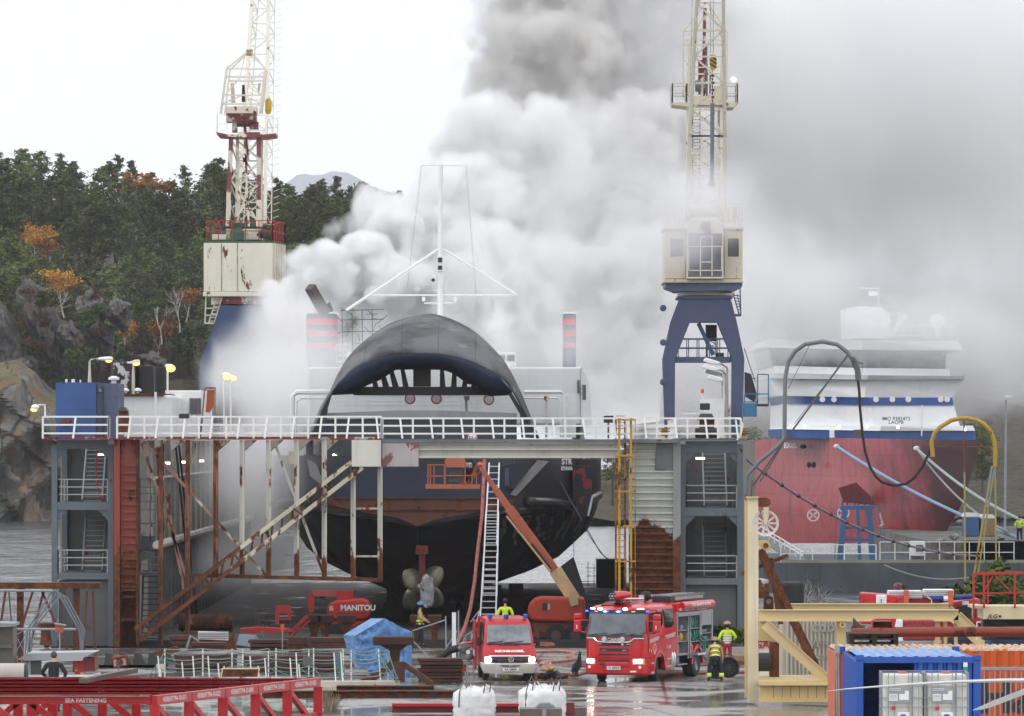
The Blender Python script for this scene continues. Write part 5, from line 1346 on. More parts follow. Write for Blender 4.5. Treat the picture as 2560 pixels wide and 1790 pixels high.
for i,(px,ty,d)in enumerate(((2440,1400,258),(2490,1390,256),(2540,1385,255),(2462,1430,250),(2515,1430,249),(2565,1420,252))):
 q=P(px,ty,d)
 plant('bush',(q.x,d,0),q.z+.4,'olive green bush behind the red railed lift platform','olive bushes at the right edge','bush')
for i,px in enumerate((1800,1832,1858)):
 q=P(px,1590+i*6,262);plant('bush',(q.x,262,0),q.z+1.0,['yellowish bush beside the standing firefighter','yellowish bush right of the standing firefighter','yellowish bush beside the tall beige post'][i],None,'bush')
for px in (2030,):
 q=P(px,1420,264);plant('bare',(q.x,264,0),3.9,'thin leafless shrub standing behind the beige beam against the water',None,'shrub')
t=thing('black_tank','dark rounded container standing on the quay edge behind the beige beam','container',P(1983,1630,262));MB().pbox(1956,1456,2010,1632,262,2.5).build('body',M_BLACK,t,bevel=.15);MB().pbox(1960,1500,2006,1504,261.95,.1).build('seam',M_DARK,t)
M_BEIGE=paint('beige_frame','#d9c394',rust=.05,var=.06,streak=.12)
M_BEIGE2=paint('beige_frame_weathered','#cdb681',rust=.13,var=.1)
M_RARM=paint('arm_rust','#6a3c1c',rust=.6,var=.2,rough=.85)
bf=thing('beige_frame','big beige steel I-beam frame with a tall cream column at its left end','steel frame',P(1885,1757,212))
mb=MB();mb.pbox(1869,1246,1896,1757,211,.5);mb.build('column',paint('column_cream','#e3d6ba',rust=.04,patch=('#cdb98c',.62)),bf)
mb=MB();mb.pbox(1862,1250,1868.5,1745,211.1,.3);mb.pbox(1866,1242,1898,1246,210.9,.8);mb.build('column_flange',M_BEIGE2,bf)
def ibeam(mb,p,q,h,w,tf=.03):
 """I beam between two world points, web in the picture plane"""
 p,q=Vector(p),Vector(q);t=(q-p).normalized();u=Vector((0,1,0));n=t.cross(u).normalized()
 if n.z<0:n=-n
 for s_ in (1,-1):mb.bar(p+n*(h/2*s_),q+n*(h/2*s_),tf,w,up=n)if False else mb.prism([p+n*(s_*h/2-tf/2)-u*w/2,p+n*(s_*h/2+tf/2)-u*w/2,q+n*(s_*h/2+tf/2)-u*w/2,q+n*(s_*h/2-tf/2)-u*w/2],u*w)
 mb.prism([p-n*(h/2-tf/2)-u*.02,p+n*(h/2-tf/2)-u*.02,q+n*(h/2-tf/2)-u*.02,q-n*(h/2-tf/2)-u*.02],u*.04)
for d_,x0_,y_,x1_ in ((210,1897,1538.5,2396),(222,1975,1523,2372)):
 mb=MB();ibeam(mb,P(x0_,y_,d_),P(x1_,y_,d_),27*d_/F,.36);mb.build('top_beam',M_BEIGE,bf)
 mb=MB();ibeam(mb,P(x1_-4,y_+2,d_),P(x1_+86,y_+88,d_),27*d_/F,.36);mb.build('sloping_beam',M_BEIGE,bf)
mb=MB();ibeam(mb,P(1912,1560,209.6),P(2082,1712,209.6),24*210/F,.34);mb.build('diagonal_beam',M_BEIGE,bf)
MB().poly([(1898,1553),(1914,1553),(1950,1592),(1950,1602),(1898,1602)],210,.2).build('knee_plate',M_BEIGE2,bf)
for a in (2092,2106,2136,2336,2360,2386):MB().pbox(a,1552,a+(14 if a in (2092,2336)else 8),1620,210.1,.25).build('stiffener',M_BEIGE2,bf)
mb=MB();ibeam(mb,P(1898,1733,209),P(2110,1733,209),42*209/F,.5);mb.pbox(1898,1704,2100,1713,209,6);mb.build('bottom_beam',M_BEIGE2,bf)
mb=MB()
for i in range(8):mb.pbar(1934+i*21.5,1716,1934+i*21.5,1745,208.6,1.5)
mb.pbar(1925,1716,2105,1716,208.6,1.5);mb.build('wire_strap',M_GREYD,bf)
for a in (2094,2332):MB().lathe(P(a+12,1562 if a<2200 else 1585,209.9),[(.06,-.05),(.12,-.05),(.12,.05),(.06,.05)],'Y',12).build('eye',M_BEIGE2,bf)
sw=thing('sheave','white spoked pulley wheel hanging from a brown bracket on the cream column','pulley',P(1914,1339,210.6))
c=P(1914,1308,210.2);mb=MB();mb.lathe(c,[(.40,-.07),(.49,-.09),(.49,.09),(.40,.07),(.40,-.07)],'Y',28);mb.build('rim',paint('sheave_white','#cfcbc2',rust=.25),sw)
mb=MB()
for i in range(10):
 a=i*math.pi/5;mb.bar(c+Vector((math.cos(a)*.08,0,math.sin(a)*.08)),c+Vector((math.cos(a)*.42,0,math.sin(a)*.42)),.07)
mb.build('spokes',paint('sheave_white','#cfcbc2',rust=.25),sw)
MB().lathe(c,[(.07,-.14),(.07,.14)],'Y',12).build('hub',M_DARK,sw)
MB().poly([(1909,1268),(1922,1268),(1918,1312),(1910,1312)],209.9,.06).build('hanger',paint('hanger_cream','#cbbfa6',rust=.25),sw)
MB().poly([(1896,1245),(1915,1244),(1924,1248),(1927,1256),(1924,1264),(1915,1267),(1896,1267)],210.3,.2).build('bracket',M_RARM,sw)
ra=thing('lattice_derrick','long rust brown lattice arm leaning across behind the cream column','arm',P(2040,1680,214))
mb=MB();mb.bar(P(1900,1375,213),P(2050,1690,214),.26);mb.build('boom',M_RARM,ra)
MB().bar(P(1925,1395,213.4),P(1952,1560,213.6),.2).build('link',M_RARM,ra)
MB().bar(P(1853,1435,213.2),P(1970,1388,213.2),.14).build('lever',M_RARM,ra)
MB().poly([(1897,1352),(1920,1352),(1927,1362),(1924,1376),(1912,1376),(1897,1362)],212.6,.5).build('pivot_plate',M_BEIGE2,ra)
MB().lathe(P(1915,1364,212.4),[(.10,0),(.10,.7)],'Y',12).build('pivot_pin',M_RARM,ra)
MB().pbox(1924,1605,1948,1700,213.2,.4).build('post',M_RARM,ra)
MB().lathe(P(1905,1655,213),[(.1,-.3),(.35,-.28),(.35,.3),(.1,.32)],'X',16).build('drum',M_DARK,ra)
mb=MB();mb.poly([(1909,1530),(1909,1497),(1913,1491),(1922,1489),(1931,1492),(1934,1500),(1934,1530)],214,.1);t=thing('steel_eye','dark pad eye with a round hole on top of the beige beam','pad eye',P(1921,1530,214));mb.build('plate',M_RUSTD,t);MB().lathe(P(1922,1504,213.95),[(.10,0),(.10,.02)],'Y',14).build('hole',M_GREY,t)
mb=MB();mb.lathe(P(1905,1495,216),[(.28,0),(.3,.2),(.27,.7),(.1,.75)],n=12);tag(mb.build('rusty_drum',M_CREAMR),'rust streaked grey canister behind the cream column','canister')
t=thing('shipping_container','dirty white corrugated container lettered cdb behind the beige frame','container',P(2010,1690,218))
mb=MB();w0=X(1962,218);w1=X(2092,218);n_=13
pts=[]
for i in range(n_):
 u=w0+(w1-w0)*i/n_;s_=(w1-w0)/n_
 pts+=[(u,218.08),(u+s_*.35,218.08),(u+s_*.5,218),(u+s_*.85,218)]
rows=[[Vector((x,y,z))for x,y in pts]for z in (Z(1698,218),Z(1545,218))]
mb.grid(rows);mb.build('side_wall',paint('dirty_white','#bdb8a8',rust=.16,var=.12),t,solid=.02)
MB().box(w0-.1,w1,218.1,220.5,0,Z(1545,218)).build('body',paint('dirty_white','#bdb8a8',rust=.16,var=.12),t)
mg=plain('letter_grey',(.33,.33,.31),.7)
text('cdb',.62,mg,t,P(2058,1567,217.95),bold=.01);text('WER',.42,mg,t,P(2040,1610,217.95),bold=.004,sx=1.2);text('xovt',.42,mg,t,P(2060,1640,217.95),bold=.004)
t=thing('banner','white banner with red letters hanging low beside the cream column','banner',P(1905,1700,214.5));MB().pbox(1898,1600,1922,1700,214.5,.04).build('cloth',M_WHITEC,t);text('GAI',.42,plain('letter_red',(.5,.03,.02),.6),t,P(1908,1612,214.45),bold=.012)
MB().pbox(1898,1600,1923,1603,214.4,.1).build('batten',M_RUSTD,t)
M_FIRE=paint('fire_red','#c3121c',rust=0,rough=.22,var=.05,streak=.05,spec=.7)
M_FIRE2=paint('fire_red_dull','#b02028',rust=0,rough=.3,var=.08,streak=.1)
rv=thing('rescue_car','red rescue vehicle with white roof boxes and blue light bar behind the beige frame','rescue vehicle',P(2280,1600,240),0)
dV=240
mb=MB();mb.poly([(2154,1518),(2154,1484),(2160,1482),(2260,1490),(2270,1512),(2270,1560),(2154,1560)],dV,1.8);mb.build('bonnet',M_FIRE,rv,bevel=.06)
MB().pbox(2190,1487,2217,1520,dV-.03,1.7).build('white_stripe',M_WHITEC,rv,bevel=.04)
for a in (2160,2203,2242):text('1',.24,M_DARK,rv,P(a,1503,dV-.06),bold=.006)
mb=MB();mb.poly([(2262,1505),(2290,1490),(2330,1496),(2360,1510),(2420,1498),(2450,1496),(2454,1530),(2454,1560),(2262,1560)],dV+.4,1.6);mb.build('body',M_FIRE2,rv,bevel=.08)
for a,b,c,e in ((2222,1477,2306,1496),(2311,1474,2385,1490)):
 o=MB().pbox(a,b,c,e,dV+.1,1.2).build('roof_box',M_WHITEC,rv,bevel=.03)
 mb=MB()
 for i in range(4):mb.pbox(a,b+2+i*4.5,c,b+3+i*4.5,dV+.07,.02)
 mb.build('slat',M_GREY,o)
for a in (2260,2371):MB().pbox(a,1476,a+12,1512,dV-.1,.2).build('orange_post',paint('orange_post','#d8633e',rust=.1),rv)
for a,c,col_ in ((2330,1358,'b'),(2359,2370,'w'),(2388,2430,'b')):
 a2,c2=(2330,2358)if a==2330 else (a,c)
 MB().tube([P(a2,1497 if a2<2380 else 1494,dV),P(c2,1496 if c2<2380 else 1491,dV)],.11,8).build('light_bar',M_WHITEC if col_=='w' else plain('bar_blue',(.01,.03,.22),.25),rv)
mb=MB();mb.ball(P(2245,1466,dV+.5),(.2,.2,.16),10,6);mb.pbar(2236,1470,2260,1468,dV+.5,3);mb.build('beacon',plain('beacon_maroon',(.12,.01,.02),.3),rv);MB().ball(P(2262,1466,dV+.5),(.13,.13,.13),10,6).build('horn',M_BLACK,rv)
MB().ptube([(2318,1492,dV),(2330,1500,dV),(2326,1520,dV)],.03,5).build('cable',M_RAIL,rv)
MB().pbox(2406,1503,2422,1512,dV+.32,.1).build('headlight',M_WHITEC,rv);MB().pbox(2392,1515,2440,1545,dV+.25,.3).build('grille',M_BLACK,rv)
MB().pbox(2262,1552,2446,1600,dV+.5,1.6).build('lower_body',M_FIRE2,rv,bevel=.05)
for a in (2190,2400):MB().lathe(P(a,1635,dV),[(.2,0),(.42,0),(.42,.3),(.2,.3)],'Y',18).build('wheel',M_BLACK,rv)
t=thing('small_car','dark car seen through the beige frame below the red rescue vehicle','car',P(2400,1630,236));MB().poly([(2360,1660),(2362,1600),(2385,1575),(2430,1575),(2445,1600),(2446,1660)],232,1.8).build('body',paint('car_dark','#23262b'),t,bevel=.1);MB().poly([(2370,1600),(2388,1580),(2427,1580),(2438,1600)],231.95,.04).build('windscreen',M_GLASS,t)
for a in (2372,2432):MB().lathe(P(a,1668,231.9),[(.15,0),(.33,0),(.33,.25),(.15,.25)],'Y',16).build('wheel',M_BLACK,t)
t=thing('red_sack','red wrapped bundle behind the rust brown pipe','bundle',P(2310,1600,200));MB().pbox(2258,1551,2338,1602,200,1).build('body',plain('net_red',(.28,.03,.03),.7,var=.5,scale=14),t,bevel=.06);MB().pbox(2240,1551,2257,1602,200,1).build('white_end',M_WHITEC,t)
jp=thing('lift_platform','scissor lift platform with red guard rails and beige base at the right edge','lift',P(2500,1640,182))
dJ=180;M_REDR=paint('rail_red','#b32c20',rust=.15)
mb=MB()
for (a,b,c,e,w)in ((2432,1436,2560,1433,4.5),(2434,1436,2434,1530,5),(2460,1438,2460,1520,5.5),(2537,1436,2537,1520,5),(2434,1484,2600,1480,4),(2460,1478,2482,1440,3.5),(2490,1440,2530,1482,3.5),(2560,1433,2640,1436,4.5),(2434,1530,2432,1545,4)):mb.pbar(a,b,c,e,dJ,w)
mb.build('guard_rail',M_REDR,jp);mb=MB()
for (a,b,c,e,w)in ((2436,1432,2560,1430,3),(2470,1438,2470,1515,3),(2590,1436,2590,1515,3)):mb.pbar(a,b,c,e,dJ+1.6,w)
mb.build('guard_rail',M_REDR,jp)
mb=MB();mb.pbox(2458,1516,2660,1548,dJ+.05,2.2);mb.pbox(2432,1514,2457,1521,dJ+.1,2);mb.pbox(2431,1521,2435,1546,dJ+.1,.2);mb.build('platform_base',paint('platform_beige','#d6c7a2',rust=.14),jp)
text('JLG',.16,M_DARK,jp,P(2481,1541,dJ-.01),bold=.004,shear=.3,sx=1.25);MB().lathe(P(2500,1541,dJ),[(.04,0),(.04,.02)],'Y',14).build('logo_dot',M_DARK,jp)
mb=MB()
for i in range(4):
 z0=1548+i*45;mb.pbar(2470,z0,2600,z0+45,dJ+.5,7);mb.pbar(2600,z0,2470,z0+45,dJ+.7,7)
mb.build('scissor_arms',paint('scissor_dark','#1e2530'),jp)
MB().pbox(2452,1728,2660,1790,dJ+.2,2.2).build('chassis',M_BEIGE2,jp,bevel=.05)
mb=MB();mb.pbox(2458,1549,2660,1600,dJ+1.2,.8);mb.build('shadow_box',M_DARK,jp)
t=thing('blue_container','dark blue container behind the lift platform above the rust brown pipe','container',P(2500,1620,196));MB().pbox(2476,1555,2680,1680,196,2.4).build('body',paint('deep_blue','#16305a'),t);MB().pbox(2470,1552,2478,1682,195.8,.3).build('corner_post',paint('deep_blue2','#2b4f80'),t)
mb=MB()
for (a,b,c,e)in ((2442,1555,2468,1555),(2442,1555,2442,1600),(2468,1555,2468,1600),(2455,1558,2455,1600)):mb.pbar(a,b,c,e,190,2.5)
tag(mb.build('white_rack',M_RAIL),'small white tubular rack between the beige sloping beam and the blue container','rack')
t=thing('steel_pipe','long rust brown steel pipe lying across pallets at the right edge','pipe',P(2400,1595,148))
MB().tube([P(2128,1582,149),P(2620,1579,149)],.125,20).build('pipe_body',paint('pipe_rust','#7c3420',rust=.35,rustcol='#5a2a18',streak=.1),t,smooth=True)
t=thing('steel_channel','thin rust brown channel lying on top of the big pipe','channel',P(2400,1571,149));MB().tube([P(2126,1571,149.3),P(2640,1569,149.3)],.035,6).build('bar',paint('pipe_rust','#7c3420',rust=.35),t);MB().lathe(P(2128,1570,149.2),[(.03,0),(.07,.02),(.07,.1)],'X',10).build('flange',M_RUSTD,t)
def pallet(mb,px0,px1,y0,y1,d,dep=1.2):
 s=d/F;h=(y1-y0)
 mb.pbox(px0,y0,px1,y0+h*.16,d,dep)
 for a in (0,.46,.9):mb.pbox(px0+(px1-px0)*a,y0+h*.16,px0+(px1-px0)*(a+.1),y0+h*.84,d+.02,dep)
 mb.pbox(px0,y0+h*.84,px1,y1,d,dep)
M_PALD=paint('pallet_dark_green','#2a2c20',rust=.0,var=.3,rough=.9)
for i,(a,b)in enumerate(((1584,1597),(1597.5,1611))):
 mb=MB();pallet(mb,2122 if i==0 else 2124,2246,a,b,147.5);tag(mb.build('pallet',M_PALD),['upper of the two dark wooden pallets under the pipe end','lower of the two dark wooden pallets under the pipe end'][i],'pallet')
t=thing('red_trough','small red open ended steel box standing on the rust brown pipe','steel box',P(2210,1568,149.2))
mb=MB();mb.poly([(2180,1552),(2190,1547),(2243,1547),(2232,1552)],149.1,.5);mb.poly([(2180,1552),(2183,1552),(2183,1569),(2180,1569)],149.1,.4);mb.poly([(2229,1552),(2241,1548),(2236,1569),(2230,1569)],149.1,.3);mb.build('shell',paint('trough_red','#a52f33',rust=.12),t);MB().pbox(2183,1554,2229,1569,149.3,.3).build('inside',M_RUSTD,t)
tag(MB().poly([(2132,1545),(2136,1546),(2150,1562),(2180,1570),(2133,1570)],149.2,.04).build('steel_offcut',paint('offcut_brown','#5b4238',rust=.3,patch=('#b5aca6',.62))),'triangular brown steel offcut standing at the pipe end','steel offcut')
def corr_wall(mb,x0,x1,y,z0,z1,n,dep=.05):
 pts=[]
 for i in range(n):
  u=x0+(x1-x0)*i/n;s_=(x1-x0)/n
  pts+=[(u,y+dep),(u+s_*.3,y+dep),(u+s_*.45,y),(u+s_*.85,y)]
 pts.append((x1,y+dep));mb.grid([[Vector((x,yy,z))for x,yy in pts]for z in (z0,z1)]);return mb
oc=thing('shipping_container','orange corrugated container with big black letters behind the slatted fence','container',P(2400,1900,146))
dO=144.5;zo=Z(1622,dO)
mb=corr_wall(MB(),X(2200,dO),X(2700,dO),dO,1.9,zo-.05,17);mb.build('side_wall',paint('container_orange','#c4541c',rust=.09,var=.1,streak=.35),oc,solid=.015)
MB().box(X(2088,dO),X(2700,dO),dO+.12,dO+3.4,1.88,zo-.1).build('body',paint('container_orange','#c4541c',rust=.09),oc)
mb=MB()
for i in range(34):
 x=X(2092,dO)+i*.19;mb.prism([(x,dO,zo-.06),(x+.05,dO,zo),(x+.12,dO,zo),(x+.17,dO,zo-.06)],(0,3.5,0))
mb.build('roof',paint('roof_peeling','#c9bda9',rust=.25,patch=('#c97a35',.5),scale=2),oc)
MB().box(X(2088,dO),X(2101,dO),dO-.05,dO+.1,1.88,zo).build('corner_post',paint('post_brown','#6b3d20',rust=.4),oc)
text('Har',1.18,M_DARK,oc,P(2535,1745,dO-.03),bold=.03,sx=.98)
fn=thing('slatted_fence','grey galvanised slatted fence in front of the orange container','fence',P(2500,1800,140))
mb=MB()
for i in range(24):mb.pbar(2461+i*13.2,1678,2461+i*13.2,1800,140,3)
mb.build('slats',M_STEEL,fn);mb=MB();mb.pbox(2452,1668,2680,1675,139.95,.12);mb.build('top_rail',M_STEEL,fn)
M_CBLUE=paint('container_blue','#2456ae',rust=.03,var=.08,streak=.12)
bc=thing('shipping_container','bright blue container with an open black doorway and wavy roof','container',P(2300,2000,131))
d0=130.5;z1=Z(1639,d0);xl,xr=X(2140,d0),X(2452,d0);yb=d0+5.4;xb0,xb1=xl-.10,xr-.1
for q_ in (xl,xr-.17):MB().box(q_,q_+.17,d0,d0+.17,1.88,z1-.1).build('corner_post',M_CBLUE,bc,bevel=.01)
MB().box(xl+.17,xr-.17,d0,d0+.14,z1-.17,z1-.03).build('header_beam',M_CBLUE,bc)
mb=MB();mb.box(xl-.005,xl+.18,d0-.02,d0+.16,z1-.1,z1+.01);mb.box(xr-.18,xr+.01,d0-.02,d0+.16,z1-.1,z1+.01);mb.box(xl-.1,xl+.06,yb-.2,yb,z1-.1,z1+.02);mb.box(xr-.25,xr-.08,yb-.2,yb,z1-.1,z1+.02);mb.build('corner_casting',M_CBLUE,bc)
mb=MB();mb.box(xl+.03,xl+.1,d0+.17,yb,1.88,z1-.1);
for i in range(18):mb.box(xl-.005,xl+.03,d0+.35+i*.28,d0+.47+i*.28,2.0,z1-.15)
mb.build('side_wall',M_CBLUE,bc);MB().box(xr-.1,xr-.03,d0+.17,yb,1.88,z1-.1).build('side_wall',M_CBLUE,bc)
MB().box(xl+.1,xr-.1,yb-.08,yb,1.88,z1-.1).build('rear_wall',M_CBLUE,bc)
MB().box(xl+.1,xr-.1,d0+.2,yb-.1,1.875,1.93).build('floor',M_DARK,bc)
mb=corr_wall(MB(),X(2286,d0),xr-.17,d0+.05,1.9,z1-.17,6,.07);mb.build('front_wall',M_CBLUE,bc,solid=.015)
rows=[]
for j in range(11):
 y=d0+.1+(yb-d0-.1)*j/10;row=[]
 for i in range(100):
  x=xl+.05+(xr-xl-.25)*i/99
  ph=(x/.27+y*.0)%1.0
  row.append(Vector((x,y,z1-.09+.075*smooth(0,.22,ph)*smooth(.78,.5,ph)+(.012 if j%3==1 else 0))))
 rows.append(row)
MB().grid(rows).build('roof',paint('roof_blue','#7d9fd0',rust=.02,var=.15),bc,smooth=True)
MB().pbox(2408,1656,2419,1677,d0-.01,.012).build('placard',M_WHITEC,bc);MB().pbox(2408,1667,2419,1677,d0-.016,.006).build('placard_green',plain('placard_green',(.02,.35,.2),.5),bc)
t=thing('galvanised_post','pair of thin galvanised posts with a cable beside the blue container','post',P(2093,2000,129.5))
mb=MB()
for a in (2090,2095.5):mb.pbar(a,1632,a+6,2050,129.5,3.2)
mb.build('posts',M_STEEL,t);MB().pbox(2087,1614,2099,1634,129.4,.15).build('clamp',M_STEEL,t)
def ibc(label,px):
 d=125.0;s=d/F;t=thing('caged_tank',label,'liquid container',(X(px+53,d),d,3.28),0,None)
 x0,x1=X(px,d),X(px+106,d);zt_,zb_=Z(1682,d),3.44
 MB().box(x0+.03,x1-.03,d+.04,d+1.0,zb_+.02,zt_-.03).build('tank',plain('tank_plastic',(.70,.69,.63),.35,var=.06),t,bevel=.07)
 mb=MB()
 for i in range(8):u=x0+(x1-x0)*(i+.0)/7 if i not in (3,4)else x0+(x1-x0)*(.62 if i==3 else .7);mb.bar((u,d,zb_),(u,d,zt_),.018)
 for z_ in (zt_,zt_-.29,zt_-.55,zt_-.75,zb_):mb.bar((x0,d-.01,z_),(x1,d-.01,z_),.018);mb.bar((x0,d-.01,z_),(x0,d+1.02,z_),.018);mb.bar((x1,d-.01,z_),(x1,d+1.02,z_),.018)
 for u in (x0,x1):
  for j in range(6):mb.bar((u,d+j*.2,zb_),(u,d+j*.2,zt_),.016)
 mb.bar((x0,d+1.02,zt_),(x1,d+1.02,zt_),.018);mb.build('wire_cage',M_STEEL,t)
 o=MB().pbox(px+14,1718,px+72,1757,d-.02,.006).build('label_plate',plain('label_grey',(.30,.31,.33),.5),t)
 MB().pbox(px+17,1735,px+38,1752,d-.03,.006).build('label_sheet',M_WHITEC,o);MB().poly([(px+42,1735),(px+56,1735),(px+56,1727),(px+66,1727),(px+66,1750),(px+42,1750)],d-.03,.006).build('label_sheet',M_WHITEC,o)
 mb=MB()
 for q in (1721,1725):mb.pbox(px+17,q,px+46,q+1.4,d-.03,.006)
 mb.build('label_line',M_WHITEC,o)
 mb=MB()
 for q in (1739,1742,1747):mb.pbox(px+19,q,px+36,q+.9,d-.034,.004)
 mb.build('print_line',M_GREYD,o)
 MB().pbox(px+23,1766,px+33,1775,d-.02,.006).build('red_sticker',plain('sticker_red',(.55,.02,.02),.5),t)
 MB().box((x0+x1)/2-.09,(x0+x1)/2+.09,d+.3,d+.48,zt_-.03,zt_+.01).build('lid',plain('lid_red',(.6,.03,.02),.5),t)
 mb=MB();mb.box(x0,x1,d,d+1.02,zb_-.03,zb_-.005)
 for u in (x0,(x0+x1)/2-.07,x1-.14):mb.box(u,u+.14,d,d+1.02,3.285,zb_-.03)
 mb.build('pallet_foot',M_BLACK,t);MB().pbox(px+38,1781,px+68,1795,d-.04,.05).build('valve_cover',M_WHITEC,t,bevel=.02);MB().pbox(px+46,1786,px+58,1795,d-.07,.03).build('valve',plain('valve_blue',(.03,.09,.4),.4),t)
ibc('white plastic tank in a wire cage, left of the pair before the blue container',2206)
ibc('white plastic tank in a wire cage, right of the pair before the blue container',2315)
def blade(label,pts,d,chord,th):
 t=MB();rows=[]
 for (x,y,c)in pts:
  p=P(x,y,d);rows.append([p+Vector((0,math.cos(a)*c*chord,math.sin(a)*c*th))for a in [i*math.pi/6 for i in range(12)]])
 t.grid(rows,close=True);return tag(t.build('rotor_blade',plain('blade_white',(.55,.56,.56),.35,var=.08),smooth='all'),label,'blade')
blade('long thin pale blade crossing in front of the white caged tanks',[(2066,1728,.12),(2120,1722,.5),(2200,1716,.8),(2300,1709,1),(2400,1704,1.2),(2500,1701,1.5),(2600,1700,1.8),(2700,1700,2)],100,.12,.022)
MB_=MB();MB_.prism([P(2431,1776,96),P(2455,1765,96),P(2475,1756,96),P(2560,1722,96),(P(2700,1668,96)),P(2700,1684,96),P(2560,1737,96),P(2478,1768,96),P(2455,1774,96)],(0,.06,0))
tag(MB_.build('rotor_blade',paint('blade_worn','#bcbcba',rust=.02)),'broad pale blade rising to the right edge in the bottom corner','blade')
# THE YARD (left and middle foreground)
M_FRED=paint('frame_red','#b3141c',rust=0,rough=.35,var=.08,streak=.05,spec=.5)
M_FREDW=paint('frame_red_wet','#b3141c',rust=0,rough=.07,var=.15,streak=.0,spec=1.0);M_FREDW.node_tree.nodes['Principled BSDF'].inputs['Coat Weight'].default_value=1;M_FREDW.node_tree.nodes['Principled BSDF'].inputs['Coat IOR'].default_value=1.9
M_WOODW=paint('weathered_timber','#4a2a22',rust=.2,rustcol='#6b3527',var=.4,rough=.8,scale=2)
M_WOODB=paint('tan_timber','#7a5538',rust=0,var=.4,rough=.85,scale=2,streak=.2)
nums=['4500697794-10-011','4500697794-10-023','4500697794-10-004','4500697794-10-031','4500697794-10-005']
E0=Vector((-8.92,142,0));ED=Vector((.745,2.13,0));EU=ED.normalized()
for i in range(5):
 a=E0+ED*i;b=a+ED*.985;zt=3.4
 f=thing('fastening_frame','red steel frame whose right end is lettered '+nums[i],'steel frame',(a.x-6,a.y,1.4),0,'red steel frames in the bottom left corner')
 for q,nm in ((a,'long_rail'),(b,'long_rail')):
  mb=MB();mb.box(q.x-11,q.x-.12,q.y,q.y+.16,zt-.2,zt);mb.build(nm,M_FRED,f)
  MB().box(q.x-11,q.x-.1,q.y-.25,q.y+.62,zt+.001,zt+.02).build('top_flange',M_FREDW,f)
 mb=MB();mb.bar(a+Vector((0,0,zt-.1)),b+Vector((0,0,zt-.1)),.16,.24);mb.build('end_rail',M_FRED,f)
 for q in (a,b,a+Vector((-6.2,0,0)),a+Vector((-4,0,0))):
  MB().box(q.x-.12,q.x+.12,q.y-.08,q.y+.12,1.4,zt-.22).build('post',M_FRED,f)
 for p_,q_,w_ in ((a.lerp(b,.08)+Vector((0,0,zt-.3)),a.lerp(b,.92)+Vector((0,0,zt-1.3)),.13),(a+Vector((-4,0,zt-.25)),a+Vector((-2.6,0,zt-1.4)),.16),(a+Vector((-6,0,zt-.25)),a+Vector((-7.3,0,zt-1.4)),.16)):MB().bar(p_,q_,w_).build('brace',M_FRED,f)
 MB().bar(a+Vector((0,0,zt-.95)),b+Vector((0,0,zt-.95)),.12).build('lower_rail',M_FRED,f)
 nrm=Vector((EU.y,-EU.x,0));mid=a.lerp(b,.5)+nrm*.085+Vector((0,0,zt-.1))
 rot=Matrix((EU.to_4d(),Vector((0,0,1,0)),nrm.to_4d(),Vector((0,0,0,1)))).transposed();rot[3][0]=rot[3][1]=rot[3][2]=0;rot[0][3]=rot[1][3]=rot[2][3]=0;rot[3][3]=1
 text(nums[i],.19,M_WHITEC,f,mid,rot=rot,bold=.0,sx=1.0,ext=.002)
 if i==0:text('SEA FASTENING',.145,M_WHITEC,f,Vector((a.x-1.72,a.y-.01,zt-.105)),bold=.004)
tag(MB().bar(P(206,1700,146)+Vector((0,0,-.02)),P(336,1676,149)+Vector((0,0,.0)),.2,.12).build('timber_plank',paint('grey_plank','#5d4a3c',rust=.1,var=.4)),'weathered timber beam lying across the red frames','timber beam')
t=thing('tarpaulin_bale','bale covered with a crumpled grey green tarpaulin inside the red frames','bale',P(690,1790,162));rb=random.Random(2)
mb=MB();mb.pbox(610,1752,762,1800,162,1.2);mb.build('bale',plain('tarp_grey',(.17,.2,.18),.5,var=.4),t,bevel=.15)
rws=[[P(606+158*u/12,1750+rb.uniform(-3,4)+v*9,161.9+(1.2 if v==0 else .0))for u in range(13)]for v in range(4)]
MB().grid(rws).build('cover',plain('tarp_greygreen',(.26,.31,.27),.4,var=.5,scale=2),t,smooth='all')
t=thing('trestle','rust brown steel trestle with sloping struts at the far left','trestle',P(120,1640,218))
mb=MB();mb.pbox(-60,1457,250,1472,218,1.0);mb.build('top_beam',M_RUSTD,t)
for px in (50,190,-20):MB().pbox(px-8,1472,px+8,1690,218.3,.3).build('leg',paint('trestle_redbrown','#4b2620',rust=.45),t)
mb=MB()
for a,b,c,e in ((82,1478,38,1620),(105,1478,175,1640),(160,1478,215,1650),(218,1478,208,1640),(232,1478,240,1660),(14,1478,2,1560),(40,1472,52,1500),(60,1472,48,1500),(22,1475,32,1600),(110,1475,66,1650)):mb.pbar(a,b,c,e,218.2,6 if a not in (22,)else 3)
mb.build('strut',paint('strut_redbrown','#5a2a22',rust=.4),t)
t=thing('tube_frame','grey galvanised bent tube frames standing in front of the brown trestle','tube frame',P(110,1640,205))
for o_ in (0,11,22):
 MB().ptube([(62+o_*.6,1650,205+o_*.1),(68+o_*.6,1575,205+o_*.1),(130+o_,1478+o_*.5,205+o_*.1),(138+o_,1476+o_*.6,205+o_*.1),(146+o_,1484+o_*.5,205+o_*.1),(198+o_*.6,1575,205+o_*.1),(204,1640,205+o_*.1)],.032,6).build('hoop',plain('hoop_grey',(.14,.16,.19),.5),t,smooth=True)
mb=MB();mb.ptube([(-40,1476,205),(132,1477,205)],.05);mb.ptube([(30,1573,205),(190,1573,205)],.05)
for a,b,c,e in ((32,1575,66,1640),(66,1585,34,1640),(35,1590,62,1575)):mb.pbar(a,b,c,e,205,1.5)
mb.build('cross_tube',M_STEEL,t)
